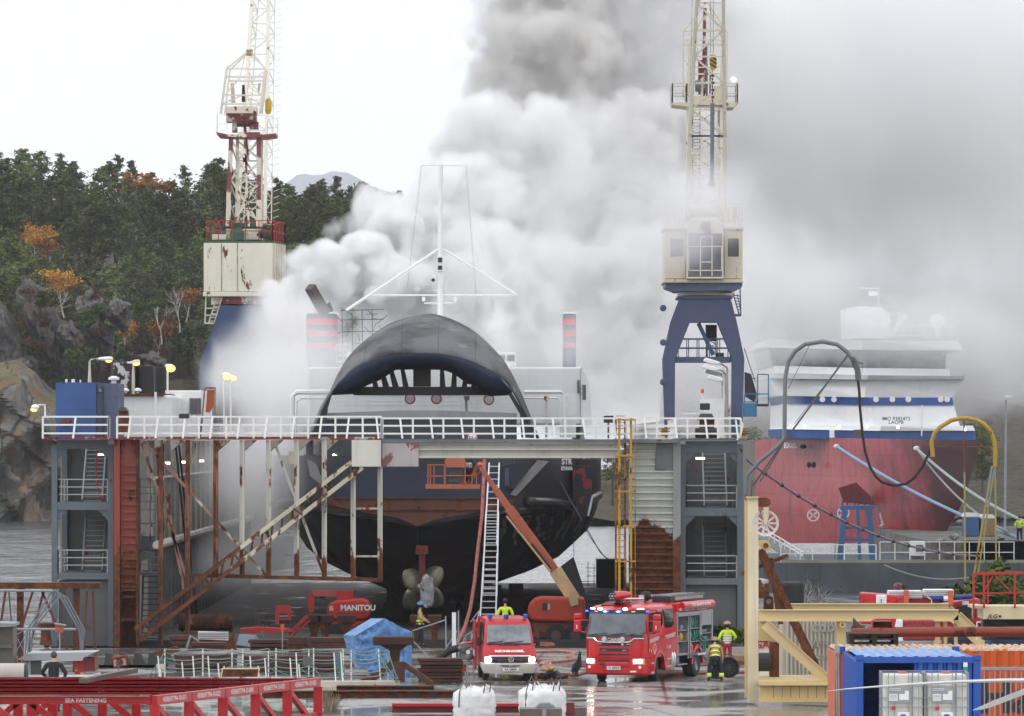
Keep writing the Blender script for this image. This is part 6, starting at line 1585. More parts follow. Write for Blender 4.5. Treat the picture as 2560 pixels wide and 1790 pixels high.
t=thing('sign_post','small orange double sign on a thin post in front of the galvanised tubes','sign',P(149,1690,200));MB().pbar(149,1562,150,1690,200,3).build('post',M_STEEL,t)
mb=MB();mb.poly([(137,1562),(147,1564),(145,1580),(138,1578)],199.8,.05);mb.poly([(150,1565),(160,1566),(158,1582),(151,1580)],199.8,.05);mb.build('sign_plate',plain('sign_orange',(.55,.08,.03),.5),t);MB().poly([(136,1557),(165,1562),(163,1565),(136,1561)],199.7,.25).build('cover',M_STEEL,t)
sh=thing('shelter','low open shelter with a pale grey flat roof and peeling red side walls','shelter',P(145,1720,178))
MB().poly([(48,1646),(66,1634),(240,1630),(208,1644),(206,1652),(62,1650)],177,1.8).build('roof',paint('roof_grey','#a9adb0',rust=.03,var=.15),sh)
for a,c,m_ in ((53,77,'w'),(78,102,'d'),(186,212,'r')):MB().pbox(a,1652,c,1720,177.3,.3).build('wall_panel',{'w':paint('shed_white','#b9b9b9',rust=.1,patch=('#8b1d1d',.58)),'d':M_GREYD,'r':paint('shed_red','#a3211f',rust=.04,patch=('#b7b3ae',.6))}[m_],sh)
MB().box(X(213,177),X(236,177),177.2,178.8,2.6,Z(1646,177)).build('side_wall',paint('shed_red2','#6f1c1c',rust=.15),sh)
MB().pbox(50,1688,240,1700,176.8,2).build('shelf',M_WHITE,sh)
t=thing('grey_hut','grey brown hut with a sloping lid at the left edge of the yard','hut',P(0,1720,176));MB().pbox(-60,1568,32,1720,176,1.5).build('wall',paint('hut_brown','#5d5553',rust=.2,var=.3),t);MB().poly([(-60,1556),(36,1559),(36,1566),(-60,1572)],175.8,1.9).build('roof',paint('hut_roof','#8b8f92',rust=.1),t);MB().pbox(-60,1612,34,1620,175.9,.2).build('ledge',M_GREYD,t)
t=thing('white_drum','pale round ended drum lying at the left edge behind the red frames','drum',P(30,1700,160));MB().tube([P(-60,1682,160),P(62,1682,160)],.27,20).build('body',paint('drum_pale','#b9b0ae',rust=.08),t,smooth=True);MB().lathe(P(66,1682,160),[(.27,-.04),(.28,.02),(.12,.05)],'X',20).build('end_cap',M_DARK,t)
t=thing('yellow_stand','small yellow rail stand between the hut and the shelter','stand',P(42,1680,182));mb=MB()
for a,b,c,e in ((32,1648,54,1648),(32,1658,54,1658),(32,1648,32,1680),(54,1648,54,1680),(43,1640,43,1680)):mb.pbar(a,b,c,e,182,3)
mb.build('rail',paint('stand_yellow','#b98b1c',rust=.2),t)
t=thing('yard_sign','white sign with red frame reading STAL LAGER beside the shelter','sign',P(297,1710,190));MB().pbar(297,1655,297,1720,190,4).build('post',M_STEEL,t)
MB().poly([(281,1646),(316,1641),(317,1664),(284,1669)],189.8,.05).build('frame',plain('sign_frame_red',(.30,.04,.03),.5),t);MB().poly([(284,1649),(313,1645),(314,1662),(286,1666)],189.78,.02).build('face',paint('sign_face_pink','#d9b7a6',rust=.02),t)
MB().poly([(279,1643),(315,1637),(317,1640),(281,1646)],189.6,.2).build('cover',plain('sign_frame_red',(.30,.04,.03),.5),t)
for i,wd in enumerate(('STAL','LAGER','HOLD')):text(wd,.085,M_RUSTD,t,P(299,1650.5+i*5.4,189.74),bold=.004,rot=(90,-5,0))
t=thing('barrier','row of dark notched concrete blocks along the quay edge behind the sign','barrier',P(330,1690,240))
for i in range(5):
 a=258+i*36;MB().poly([(a,1675),(a+6,1632),(a+20,1632),(a+34,1660),(a+34,1675)],245+i,.6).build('block',plain('barrier_dark',(.055,.055,.05),.85),t);MB().pbox(232,1663,420,1672,244.7,.3).build('rail',M_RUSTD,t)
def keel_block(label,px,top,wd,base=1612,d=275,grp='brown keel blocks on the dock floor'):
 t=thing('keel_block',label,'keel block',P(px,base,d),0,grp)
 MB().pbox(px-wd/2,top,px+wd/2,top+20,d,.9).build('cap_timber',M_WOODW,t,bevel=.04)
 MB().poly([(px-wd*.36,top+20),(px+wd*.36,top+20),(px+wd*.20,top+45),(px+wd*.20,base-15),(px+wd*.42,base),(px-wd*.42,base),(px-wd*.20,base-15),(px-wd*.20,top+45)],d+.1,.7).build('pedestal',M_RUSTD,t)
 return t
for i,(px,top,wd)in enumerate(((784,1537,40),(812,1538,40),(866,1538,46),(1044,1538,40),(1086,1538,36))):
 keel_block(['keel block farthest left under the red boom lift','keel block second from left under the red boom lift','keel block between the red boom lift and the blue tent','keel block left of the firefighter in the blue helmet','keel block right of the firefighter in the blue helmet'][i],px,top,wd)
keel_block('low keel block behind the orange marker post',738,1592,60,1640,262)
def stack(label,a,b,c,e,d,layers,mat=M_WOODW,jit=6):
 t=thing('timber_stack',label,'timber stack',P((a+c)/2,e,d));r=random.Random(int(a));h=(e-b)/layers
 for i in range(layers):
  j=r.uniform(-jit,jit);MB().pbox(a+j,b+i*h+.6,c+j*r.random(),b+(i+1)*h-.6,d+r.uniform(0,.2),1.2).build('timber',mat,t,bevel=.02)
 return t
stack('pile of dark reddish planks left of the rescue van',1047,1646,1158,1706,229,7)
stack('red brown notched timbers left of the blue tent',776,1594,864,1620,246,2)
stack('red brown timbers right of the tilted grey sheet metal',624,1599,718,1628,246,3)
stack('dark red timbers below the white slatted crate',471,1606,558,1628,246,2)
stack('dark timbers behind the rope fence',600,1640,850,1712,238,5)
stack('rust red timbers behind the left part of the rope fence',440,1636,590,1700,240,4)
stack('low dark timbers at the foot of the truss',425,1588,480,1612,262,2)
t=thing('slatted_crate','crate with white slatted front and red brown side under the truss','crate',P(530,1626,250));MB().poly([(495,1578),(571,1580),(571,1601),(495,1598)],250,.1).build('slatted_front',M_WHITE,t);mb=MB()
for i in range(4):mb.pbox(495,1582+i*4.5,571,1582.8+i*4.5,249.95,.04)
mb.build('slat_gap',M_RUST,t);MB().poly([(500,1598),(571,1600),(585,1582),(590,1626),(500,1622)],250.2,1).build('body',M_RUST,t)
t=thing('sheet_metal','bent grey sheet metal duct lying right of the slatted crate','duct',P(625,1616,248));MB().poly([(590,1612),(598,1586),(640,1588),(655,1577),(659,1594),(628,1618)],248,.3).build('duct',paint('duct_blue','#8d9aa8',rust=.05),t);MB().poly([(640,1588),(655,1577),(659,1594),(648,1596)],247.9,.1).build('flap',M_GREYD,t)
tag(MB().poly([(474,1588),(497,1600),(497,1605),(478,1592),(468,1620),(464,1618)],247,.1).build('steel_angle',M_STEEL),'pale steel angle leaning left of the slatted crate','steel angle')
tag(MB().poly([(383,1630),(440,1615),(452,1626),(400,1646)],236,.3).build('steel_plate',M_REDBR),'red brown steel plate leaning at the left end of the rope fence','steel plate')
t=thing('rusty_ship_part','long dark rusty drum shaped machine part lying inside the dock mouth','machine part',P(515,1575,285));MB().tube([P(448,1556,285),P(582,1556,285)],[.42,.42],14).build('drum',M_RUSTD,t,smooth=True);mb=MB()
for a in (455,500,540,575):mb.tube([P(a,1556,285),P(a+4,1556,285)],.5,14)
mb.build('rim',M_RUSTD,t)
for lab,a,b in (('orange marker cap on a thin post left of the tent',706,1560),):
 t=thing('marker_post',lab,'marker',P(a,1640,240));MB().pbar(a,1570,a,1640,240,2.5).build('post',M_STEEL,t);MB().poly([(a-5,1562),(a+4,1559),(a+4,1578),(a-3,1580)],239.9,.15).build('cap',plain('marker_orange',(.6,.08,.03),.5),t)
fe2=thing('rope_fence','fence of white posts strung with teal and white ropes in front of the timbers','fence',P(680,1718,224))
M_ROPE=plain('rope_teal',(.10,.20,.20),.7);M_ROPEW=plain('rope_pale',(.24,.31,.30),.7)
tops=[(412,1622),(507,1621),(580,1622),(607,1622),(671,1628),(690,1620),(772,1622),(784,1620),(858,1622),(878,1626),(946,1622),(970,1620)]
for i,(px,ty)in enumerate(tops):
 MB().pbar(px,ty,px+(6 if px==946 else 0),1716,224+(i%2)*3,3.2).build('post',M_RAIL,fe2)
for px,ty in ((395,1640),(455,1655),(520,1640),(545,1658),(625,1640),(645,1665),(662,1645),(725,1645),(740,1632),(747,1660),(835,1632),(852,1630),(400,1672),(560,1665),(482,1640)):MB().pbar(px,ty,px+5,1716,222,3.2).build('post',M_RAIL,fe2)
mb,mw=MB(),MB()
for k_,(rowy,w_)in enumerate(((1624,1),(1632,0),(1645,1),(1652,0),(1668,1),(1678,0),(1692,1),(1704,0))):
 pts=[(p[0],rowy+rnd.uniform(-3,3))for p in tops if p[0]not in (607,784)]
 for a,b in zip(pts,pts[1:]):(mw if w_ or a[0]>840 else mb).tube(sag(P(a[0],a[1],223),P(b[0],b[1],223),rnd.uniform(.02,.13),6),.02,5)
mb.build('rope',M_ROPE,fe2);mw.build('rope',M_ROPEW,fe2)
mb=MB()
for a,b,c,e in ((412,1628,362,1700),(410,1630,375,1705),(412,1640,385,1708),(772,1640,815,1712),(745,1665,800,1700),(660,1665,800,1705),(946,1630,992,1700),(970,1625,995,1698),(950,1640,985,1705),(500,1700,640,1650)):mb.tube(sag(P(a,b,223),P(c,e,222),.08,6),.02,5)
for i in range(7):mb.ptube([(834+i*3,1634,222),(838+i*4,1660+i*4,222),(846+i,1690+i*2,222),(856,1650,222)],.02,5)
mb.build('loose_rope',M_ROPE,fe2)
mb=MB();mb.pbox(372,1716,730,1722,222,.5);mb.pbox(730,1704,985,1717,221.5,1.2);mb.pbox(640,1716,840,1726,221,.8);mb.build('kerb_beam',paint('kerb_cream','#b5b0a3',rust=.2),fe2)
MB().pbox(757,1642,780,1664,221.8,.05).build('notice_plate',M_GREYD,fe2)
MB().pbox(391,1660,413,1674,222.5,.1).build('notice_plate',paint('notice_cream','#c9c5ad',rust=.1),fe2)
t=thing('steel_bin','open rusty bin with pale edges in front of the rope fence','bin',P(600,1720,200));MB().poly([(556,1672),(648,1672),(640,1712),(552,1712)],200.3,.3).build('inside',M_RUST,t);mb=MB();mb.pbox(554,1670,650,1673,200,.1);mb.pbar(556,1672,550,1712,200,3);mb.pbar(648,1672,641,1712,200,3);mb.build('rim',paint('rim_cream','#cfc09a'),t)
tp=thing('tarp_tent','blue tarpaulin tent behind the rusty pipe stand','tent',P(945,1701,236))
s=NT('tarp_blue');n_=s.noise(2.2,5,.6);f_=s.noise(1.2,3,stretch=(1,1,.3))
s.bump(s.math('ADD',n_,f_),.8,.15);M_TARP=s.done(s.mix(s.ramp(n_,.3,.7),(.07,.20,.46),(.13,.30,.60)),.4)
def crumple(a,b,c,d_,n=10,amp=.05,seed=1):
 r=random.Random(seed);rows=[]
 for i in range(n+1):
  u=i/n;rows.append([a.lerp(b,j/n).lerp(d_.lerp(c,j/n),u)+Vector((r.uniform(-amp,amp),r.uniform(-amp,amp)*2,r.uniform(-amp,amp)*.6))*(0 if i in (0,)or j in (0,n)else 1)for j in range(n+1)])
 return rows
q=lambda x,y,d:P(x,y,d)
MB().grid(crumple(q(927,1546,239),q(962,1546,236),q(887,1590,235.8),q(858,1588,239),seed=1)).build('roof',M_TARP,tp,smooth='all')
MB().grid(crumple(q(927,1546,239.2),q(962,1546,236),q(1030,1582,236),q(1010,1575,239.2),seed=2)).build('roof',M_TARP,tp,smooth='all')
MB().grid(crumple(q(887,1590,235.9),q(962,1546,236),q(962,1667,236),q(893,1670,235.9),n=12,seed=3)).build('front_wall',M_TARP,tp,smooth='all')
MB().grid(crumple(q(962,1546,236),q(1030,1582,236),q(1028,1702,236),q(962,1700,236),n=12,seed=5)).build('front_wall',M_TARP,tp,smooth='all')
MB().grid(crumple(q(858,1588,239),q(887,1590,235.9),q(893,1672,236),q(872,1640,239),seed=4)).build('side_wall',M_TARP,tp,smooth='all')
MB().grid(crumple(q(915,1665,235.8),q(962,1662,235.8),q(950,1700,235.8),q(928,1704,235.8),n=8,seed=8)).build('torn_flap',M_TARP,tp,smooth='all')
ps=thing('pipe_stand','rusty brown pipe stand with timber block on top before the blue tent','stand',P(1000,1727,226))
MB().pbox(932,1592,1033,1613,226,1.2).build('timber_block',M_WOODB if False else M_WOODW,ps,bevel=.05)
mb=MB();mb.poly([(950,1613),(1020,1613),(1000,1628),(998,1660),(975,1660),(975,1628)],226.3,.4);mb.build('column',M_RUSTD,ps)
mb=MB();mb.poly([(972,1655),(1012,1655),(1083,1704),(1083,1728),(985,1728),(985,1718),(1075,1718),(1040,1690),(1012,1672),(1012,1705),(985,1705),(985,1672),(940,1700),(895,1712),(893,1704),(940,1680)],225.8,.35);mb.build('foot',paint('stand_rust','#4f3420',rust=.6,var=.3),ps)
mb=MB();mb.tube([P(986,1716,225.3),P(1000,1716,225.3)],.13,12);mb.pbox(978,1702,1000,1722,225.5,.5);mb.build('trolley',paint('trolley_pale','#a39a86',rust=.3),ps)
for lab,a,b,c,e,d,m_ in (('long dark rusty I-beam lying across the yard in front of the stand',655,1727,1137,1757,216,0),('thin rusty beam on top of the long dark I-beam',842,1714,1085,1727,219,0),('rust brown beam end below the long dark I-beam',846,1758,1140,1772,213,0),('rusty flat bar at the bottom edge left of the big bags',800,1783,950,1800,205,0)):
 mb=MB();mb.pbox(a,b,c,b+3,d-.15,.35);mb.pbox(a,e-3,c,e,d-.15,.35);mb.pbox(a,b+3,c,e-3,d,.05);tag(mb.build('steel_beam',paint('beam_rustdark','#38251a',rust=.62,var=.3)),lab,'beam')
t=thing('red_channel_beam','bright red steel beam lying behind the two white big bags','beam',P(1200,1790,203));MB().pbox(980,1759,1435,1766,203,.6).build('top_flange',M_FRED,t);MB().pbox(980,1766,1420,1782,203.2,.1).build('web',paint('web_redbrown','#6d1f1a',rust=.2),t);MB().pbox(1412,1757,1436,1786,202.9,.7).build('end_plate',paint('web_redbrown','#6d1f1a',rust=.2),t)
for i,(px,ty)in enumerate(((812,1722),(835,1740))):
 q_=P(px,1790,205);pr_=MB();rg=random.Random(i)
 for j in range(60):b0=q_+Vector((rg.uniform(-.12,.12),rg.uniform(-.1,.1),-.3));pr_.bar(b0,b0+Vector((rg.gauss(0,.12),rg.gauss(0,.1),(1790-ty)/69*rg.uniform(.5,1.1)+.3)),.012)
 tag(pr_.build('dry_weed',plain('straw',(.30,.22,.15),.9)),['taller dry brown weed in front of the dark I-beam','shorter dry brown weed right of the taller one'][i],'weed')
s=NT('bag_fabric');n_=s.noise(3,5,.6);s.bump(s.math('ADD',n_,s.noise(1.4,3,stretch=(3,3,.4))),.4,.1);M_BAG=s.done(s.mix(s.ramp(n_,.3,.7),(.66,.67,.69),(.82,.82,.83)),.6)
def bag(label,x0,x1,top,d,seed):
 t=thing('big_bag',label,'big bag',((X(x0,d)+X(x1,d))/2,d+.6,0));r=random.Random(seed)
 cx,cy_=(X(x0,d)+X(x1,d))/2,d+.65;w_=(X(x1,d)-X(x0,d))/2;zt_=Z(top,d);rows=[]
 for v in range(13):
  u=v/12;z_=zt_*u;k2=(1.0+.07*math.sin(u*3.1))*(1 if u<.86 else 1-(u-.86)*3.2)
  rows.append([Vector((cx+w_*k2*(1+.04*math.cos(9*a))*max(-1,min(1,1.12*math.cos(a)))+r.uniform(-.03,.03),cy_+w_*k2*(1+.04*math.cos(9*a))*max(-1,min(1,1.12*math.sin(a)))+r.uniform(-.03,.03),z_+r.uniform(-.02,.02)+(r.uniform(-.05,.09)if u>.8 else 0)))for a in [j*math.pi/12 for j in range(24)]])
 mb=MB().grid(rows,close=True);n=24;mb.add(rows[-1],[tuple(range(n))]);mb.build('sack',M_BAG,t,smooth='all')
 for sx_ in (-1,1):
  x_=cx+sx_*w_*.62;MB().tube([(x_-.12,cy_-w_*.9,zt_*.45),(x_-.1,cy_-w_*.92,zt_-.15),(x_-.02*sx_,cy_-w_*.7,zt_+.2),(x_+.1,cy_-w_*.5,zt_+.38),(x_+.16,cy_-w_*.6,zt_+.2),(x_+.12,cy_-w_*.8,zt_-.12)],.022,5).build('strap',M_GREYD if sx_<0 else M_DARK,t)
 for _ in range(5):a=r.uniform(-.8,.8);MB().add([(cx+a*w_,cy_-w_*.5,zt_-.05),(cx+a*w_+.16,cy_-w_*.6,zt_-.03),(cx+a*w_+r.uniform(-.1,.2),cy_-w_*.5,zt_+r.uniform(.1,.25))],[(0,1,2)]).build('flap',M_BAG,t)
bag('white big bag with knotted straps, left of the two at the bottom edge',1137,1234,1722,197,4)
bag('white big bag behind the grey wooden box, right of the two at the bottom edge',1302,1410,1718,197,9)
t=thing('wooden_box','weathered grey wooden box holding folded grey sheets in front of the right big bag','box',P(1352,1860,192));MB().pbox(1299,1772,1405,1880,192,1.2).build('side_board',paint('board_grey','#6b6259',rust=.05,var=.3),t);MB().pbox(1356,1774,1366,1880,191.9,.1).build('corner_strap',M_STEEL,t)
mb=MB();mb.poly([(1335,1772),(1348,1758),(1372,1756),(1388,1766),(1388,1772)],192.5,.7);mb.build('folded_sheet',paint('sheet_bluegrey','#7d848c'),t,bevel=.08)
t=thing('handrail','galvanised posts and sloping tubes left of the rescue van','handrail',P(1120,1645,250));mb=MB()
for a,b,c,e,w in ((1114,1540,1116,1645,3.5),(1146,1527,1147,1648,3.5),(1030,1577,1113,1550,3),(1034,1604,1075,1645,3),(1098,1648,1142,1577,3),(1162,1590,1190,1573,3),(1190,1573,1212,1573,3),(1164,1592,1164,1640,3),(1178,1582,1178,1640,3),(1150,1620,1164,1590,3),(1176,1555,1200,1524,2.5)):mb.pbar(a,b,c,e,250,w)
mb.build('tube',M_STEEL,t);MB().pbar(1135,1531,1135,1650,249.5,10).build('white_pipe',M_WHITE,t)
pt=thing('pump_unit','portable fire pump with a thick black hose on a small rack left of the van','pump',P(1165,1700,234));mb=MB();mb.ball(P(1160,1618,234),(.22,.3,.24),12,8);mb.ball(P(1172,1640,234),(.18,.25,.2),12,8);mb.tube([P(1146,1622,233.8),P(1182,1610,233.8)],.09,8);mb.pbox(1152,1625,1180,1650,234,.6);mb.build('engine',paint('pump_metal','#8a8d90',rust=.2,var=.4),pt)
mb=MB();mb.ball(P(1175,1607,233.8),(.16,.15,.07),10,6);mb.pbar(1146,1613,1188,1604,233.7,3);mb.build('red_valve',M_FIRE,pt);MB().ptube([(1092,1652,234),(1106,1640,234),(1125,1626,234),(1150,1619,234)],.15,8).build('suction_hose',M_BLACK,pt,smooth=True)
mb=MB();mb.pbox(1148,1654,1186,1658,234,.8)
for a in (1150,1169,1184):mb.pbar(a,1654,a,1703,234,3)
mb.pbar(1150,1680,1184,1680,234,2);mb.build('rack',M_STEEL,pt);MB().pbox(1153,1662,1166,1680,234.1,.3).build('red_box',M_FIRE,pt);MB().lathe(P(1170,1630,233.6),[(.02,0),(.09,0),(.09,.04)],'Y',12).build('gauge',M_WHITEC,pt)
M_HOSE=plain('hose_red',(.34,.09,.07),.6,var=.3);M_HOSEP=plain('hose_pinkish',(.40,.20,.16),.6,var=.3)
def ghose(label,pts,mat,r=.05):
 w_=[]
 for a,b in pts:d=HC*F/(b-HY);w_.append(Vector((X(a,d),d,r)))
 w_=densify(w_,5);tag(MB().tube(w_,r,6).build('fire_hose',mat,smooth=True),label,'fire hose')
ghose('fire hose running right from the van front to the truck, the upper one',[(1335,1616),(1360,1617),(1382,1618),(1378,1613),(1340,1611)],M_HOSE,.07)
ghose('pinkish fire hose looping between the van and the truck',[(1330,1633),(1370,1632),(1410,1632),(1434,1636),(1432,1641),(1418,1645),(1436,1648),(1430,1653),(1390,1657),(1360,1661),(1352,1668),(1372,1664),(1375,1669),(1355,1676),(1380,1680)],M_HOSEP,.085)
ghose('red fire hose running from the van under the fire truck',[(1340,1688),(1372,1690),(1420,1690),(1438,1692),(1470,1682)],M_HOSE,.07)
ghose('red fire hose lying on the quay right of the firefighters',[(1660,1692),(1700,1688),(1800,1686),(1870,1682)],M_HOSE,.06)
ghose('second red fire hose on the quay behind the firefighters',[(1700,1668),(1800,1664),(1870,1662)],M_HOSE,.06)
ghose('dark hose lying in the dock mouth left of the orange lift',[(1195,1622),(1230,1630),(1290,1626),(1330,1634)],M_HOSE,.06)
t=thing('rope_coil','coil of tan rope on a pallet beside the standing firefighter','rope coil',P(1847,1660,240));mb=MB()
for i in range(6):mb.tube([P(1847,1650,246)+Vector((math.cos(a)*(.35+.04*(i%3)),math.sin(a)*.3,i*.035))for a in [j*math.pi/10 for j in range(21)]],.035,5)
mb.build('coil',plain('rope_tan',(.30,.21,.12),.8),t);MB().pbox(1828,1654,1868,1662,245.7,.7).build('pallet',M_WOODB,t)
t=thing('stone_kerb','low grey concrete kerb behind the coil of rope','kerb',P(1850,1630,255));MB().pbox(1795,1618,1868,1634,256,.5).build('kerb',M_CONC,t)
t=thing('breathing_gear','black breathing apparatus packs with a yellow helmet lying on the quay right of the van','breathing gear',P(1385,1697,232));mb=MB();r=random.Random(6)
for cx_,cy_,w_,h_ in ((1362,1690,.26,.15),(1378,1684,.2,.13),(1392,1690,.24,.14),(1410,1692,.18,.09),(1350,1692,.12,.08)):mb.ball(P(cx_,cy_,232),(w_,.25,h_),10,6)
mb.v=[tuple(Vector(v)+Vector((r.uniform(-.03,.03),0,r.uniform(-.03,.03))))for v in mb.v];mb.build('pack',M_BLACK,t);MB().ball(P(1378,1671,232),(.15,.15,.09),12,6).build('helmet',plain('helmet_yellow',(.65,.45,.03),.35),t,smooth='all');MB().poly([(1386,1676),(1392,1674),(1410,1690),(1402,1697),(1394,1690)],231.8,.15).build('jacket',M_GREYD,t,bevel=.03)
t=thing('gear_bundle','black straps and tools hanging at the left side of the fire truck','gear bundle',P(1440,1690,229));mb=MB()
for pts in ([(1450,1628),(1446,1650),(1436,1670),(1432,1686)],[(1452,1632),(1444,1660),(1440,1690)],[(1448,1648),(1436,1662),(1430,1680)],[(1451,1640),(1450,1665),(1442,1676)]):mb.ptube([(a,b,229)for a,b in pts],[.03,.07,.07,.03][:len(pts)],6)
mb.build('straps',M_BLACK,t)
for i,(px,d_)in enumerate(((985,304),(1052,303),(1115,304),(1175,306),(1235,308),(1290,311))):
 t=thing('dock_shade_block','tall support block, near black for the dark shade under the ferry hull behind the propeller','support block',(X(px,d_),d_,.12),0,'support blocks for the dark shade under the ferry hull')
 MB().box(X(px,d_)-.55,X(px,d_)+.55,d_,d_+2.5,.12,1.1).build('base',plain('block_shade',(.03,.028,.027),.85),t,bevel=.04);MB().box(X(px,d_)-.4,X(px,d_)+.4,d_+.1,d_+2.4,1.1,1.9).build('cap',M_RUSTD,t,bevel=.04)  # blocks coloured near black to put the dark shade under the hull
# VEHICLES
M_TYRE=plain('tyre',(.018,.018,.019),.75);M_CHROME=plain('bright_metal',(.65,.66,.68),.2,.9,var=.05)
M_SHUT=paint('shutter_grey','#9b9da2',rust=0,var=.05);M_HEAD=glow('headlight_glow',(1,.86,.6),22);M_HEADW=glow('headlight_white',(1,.95,.85),12)
M_BLUEL=glow('blue_flash',(.02,.06,1.0),6);M_BLUEH=glow('blue_flash_core',(.45,.6,1.0),5);M_REFL=plain('reflex_white',(.75,.75,.76),.4)
M_BLUEOFF=plain('blue_lens',(.01,.06,.35),.15,spec=.9);M_AMB=plain('amber_lens',(.7,.25,.03),.3)
M_WS=glassy('windscreen_glass','#555b62',.12);M_WSD=glassy('side_glass','#1b2228',.06)
def L(mb,name,mat,par,**kw):return mb.build(name,mat,par,w=False,**kw)
def wheel(par,x,y,r,w,rimmat=None,steer=0):
 o=MB().lathe((0,0,0),[(r*.55,-w/2),(r*.93,-w/2),(r,-w*.35),(r,w*.35),(r*.93,w/2),(r*.55,w/2)],'X',28)
 M=Matrix.Translation((x,y,r))@Matrix.Rotation(R(steer),4,'Z');o.v=[tuple(M@Vector(v))for v in o.v]
 t=L(o,'wheel',M_TYRE,par,smooth=True)
 m2=MB();sg=1 if x>0 else -1
 m2.lathe((0,0,0),[(r*.12,sg*w*.2),(r*.3,sg*w*.42),(r*.5,sg*w*.3),(r*.56,sg*w*.5)]if sg>0 else [(r*.56,-w*.5),(r*.5,-w*.3),(r*.3,-w*.42),(r*.12,-w*.2)],'X',20);m2.v=[tuple(M@Vector(v))for v in m2.v]
 L(m2,'rim',rimmat or M_CHROME,t,smooth=True);return t
q=P(1536,1706,230);ft=thing('fire_engine','bright red crew cab fire engine with blue flashing lights and open equipment lockers','fire engine',(q.x,230,0),R(-20))
W=1.28
def plan(z,bulge=.10,w=W,y0=0.0,back=2.0):
 """cab outline at height z with a rounded front"""
 pts=[(w,back),(w,.42),(w-.10,.16),(w-.3,.03),(w*.5,-.02-bulge*.3),(0,-.05-bulge*.3)]
 full=pts+[(-x,y)for x,y in pts[-2::-1]]
 return [Vector((x,y+y0,z))for x,y in full]
rows=[plan(.30,0,W-.05,.06,1.0),plan(.38,.1,W,0,1.0),plan(.98,.1,W,0,1.0)]
m=MB().grid(rows);m.quad(*rows[-1]);m.quad(*rows[0]);L(m,'bumper',M_FIRE,ft,smooth=True)
rows=[plan(1.0,.1,W-.02,.06,3.7),plan(1.45,.1,W-.01,.05,3.7),plan(1.88,.1,W-.02,.08,3.7)]
m=MB().grid(rows);m.quad(*rows[-1]);L(m,'cab_lower',M_FIRE,ft,smooth=True)
rows=[plan(1.88,.1,W-.02,.08,3.7),plan(2.86,.08,W-.09,.26,3.7),plan(3.02,.06,W-.13,.34,3.7),plan(3.10,.03,W-.28,.62,3.65),plan(3.14,0,W-.5,1.1,3.0)]
m=MB().grid(rows);m.quad(*rows[-1]);L(m,'cab_upper',M_FIRE,ft,smooth=True)
def frontpt(x,z):
 w=W-.02-.07*max(0,(z-1.88))if z>1.88 else W
 yb=.08+.18*max(0,(z-1.88))/.98 if z>1.88 else .06 if z>1.0 else 0
 u=abs(x)/w;y=-.08 if u<.5 else (-.08+.11*(u-.5)/.27 if u<.77 else .03+.13*(u-.77)/.15 if u<.92 else .16+.26*(u-.92)/.08)
 return Vector((x,y+yb,z))
def strip(z0,z1,x0,x1,off=.015,n=14):
 rows=[[frontpt(x0+(x1-x0)*i/n,z)-Vector((0,off,0))for i in range(n+1)]for z in (z0,(z0+z1)/2,z1)]
 return MB().grid(rows)
L(strip(1.90,2.78,-1.12,1.12,.02,24),'windscreen',M_WS,ft,smooth='all')
L(strip(2.78,2.93,-1.17,1.17,.03,24),'light_panel',M_DARK,ft)
L(strip(1.84,1.93,-1.1,1.1,.028,24),'wiper_panel',M_DARK,ft)
m=MB()
for x in (-.85,-.1,.6):m.bar(frontpt(x,1.93)-Vector((0,.04,0)),frontpt(x+.55,2.0)-Vector((0,.04,0)),.03)
L(m,'wiper',M_DARK,ft)
for x in (-.40,.12):
 o=L(MB().ball(frontpt(x,2.86)-Vector((0,.04,0)),(.13,.05,.045),12,6),'blue_light',M_BLUEL,ft,smooth='all');L(MB().ball(frontpt(x,2.86)-Vector((0,.08,0)),(.07,.03,.028),10,6),'core',M_BLUEH,o)
for x in (-1.2,1.2):L(MB().ball((x,.32,2.87),(.05,.12,.04),10,6),'blue_light',M_BLUEL,ft,smooth='all')
for x in (-.62,.38):L(MB().ball(frontpt(x,2.96)-Vector((0,.05,0)),(.10,.04,.05),12,6),'spot_lamp',M_HEADW,ft,smooth='all')
for x in (-1.08,.82):L(strip(2.955,2.99,x,x+.22,.04,3),'marker_lamp',M_HEADW,ft)
for x in (-.86,.62):L(strip(2.84,2.88,x,x+.14,.05,3),'marker_lamp',M_REFL,ft)
for z0,z1,a,b in ((1.48,1.60,-.62,.62),(1.26,1.38,-.58,.58),(1.10,1.16,-.62,.62),(.86,.93,-.62,.62),(.70,.76,-.55,-.2),(.70,.76,.35,.62)):L(strip(z0,z1,a,b,.02,10),'grille_slot',M_DARK,ft)
for x0,x1,z in ((-.64,-.48,1.55),(.48,.64,1.55),(-.48,-.32,1.3),(.32,.48,1.3)):L(strip(z-.012,z+.012,x0,x1,.03,2),'chrome_strip',M_CHROME,ft)
pts=[(-1.12,1.78),(-.78,1.78),(-.62,1.64),(-.2,1.62),(.2,1.62),(.62,1.64),(.78,1.78),(1.12,1.78)]
L(MB().tube([frontpt(x,z)-Vector((0,.06,0))for x,z in pts],.032,8),'bull_bar',M_CHROME,ft,smooth=True)
for x in (-.36,.36):
 o=L(MB().lathe(frontpt(x,1.76)-Vector((0,.12,0)),[(.02,0),(.10,0),(.11,.04),(.06,.1)],'Y',18),'work_lamp',M_CHROME,ft,smooth=True)
 mm=MB();c0=frontpt(x,1.76)-Vector((0,.125,0))
 for dx,dz in ((-.035,.02),(.035,.02),(0,-.035),(0,.05)):mm.ball(c0+Vector((dx,0,dz)),.02,8,5)
 L(mm,'bulb',M_REFL,o)
def ltext(body,size,mat,par,loc,rz=0,**kw):return text(body,size,mat,par,loc,rot=(90,0,rz),w=False,**kw)
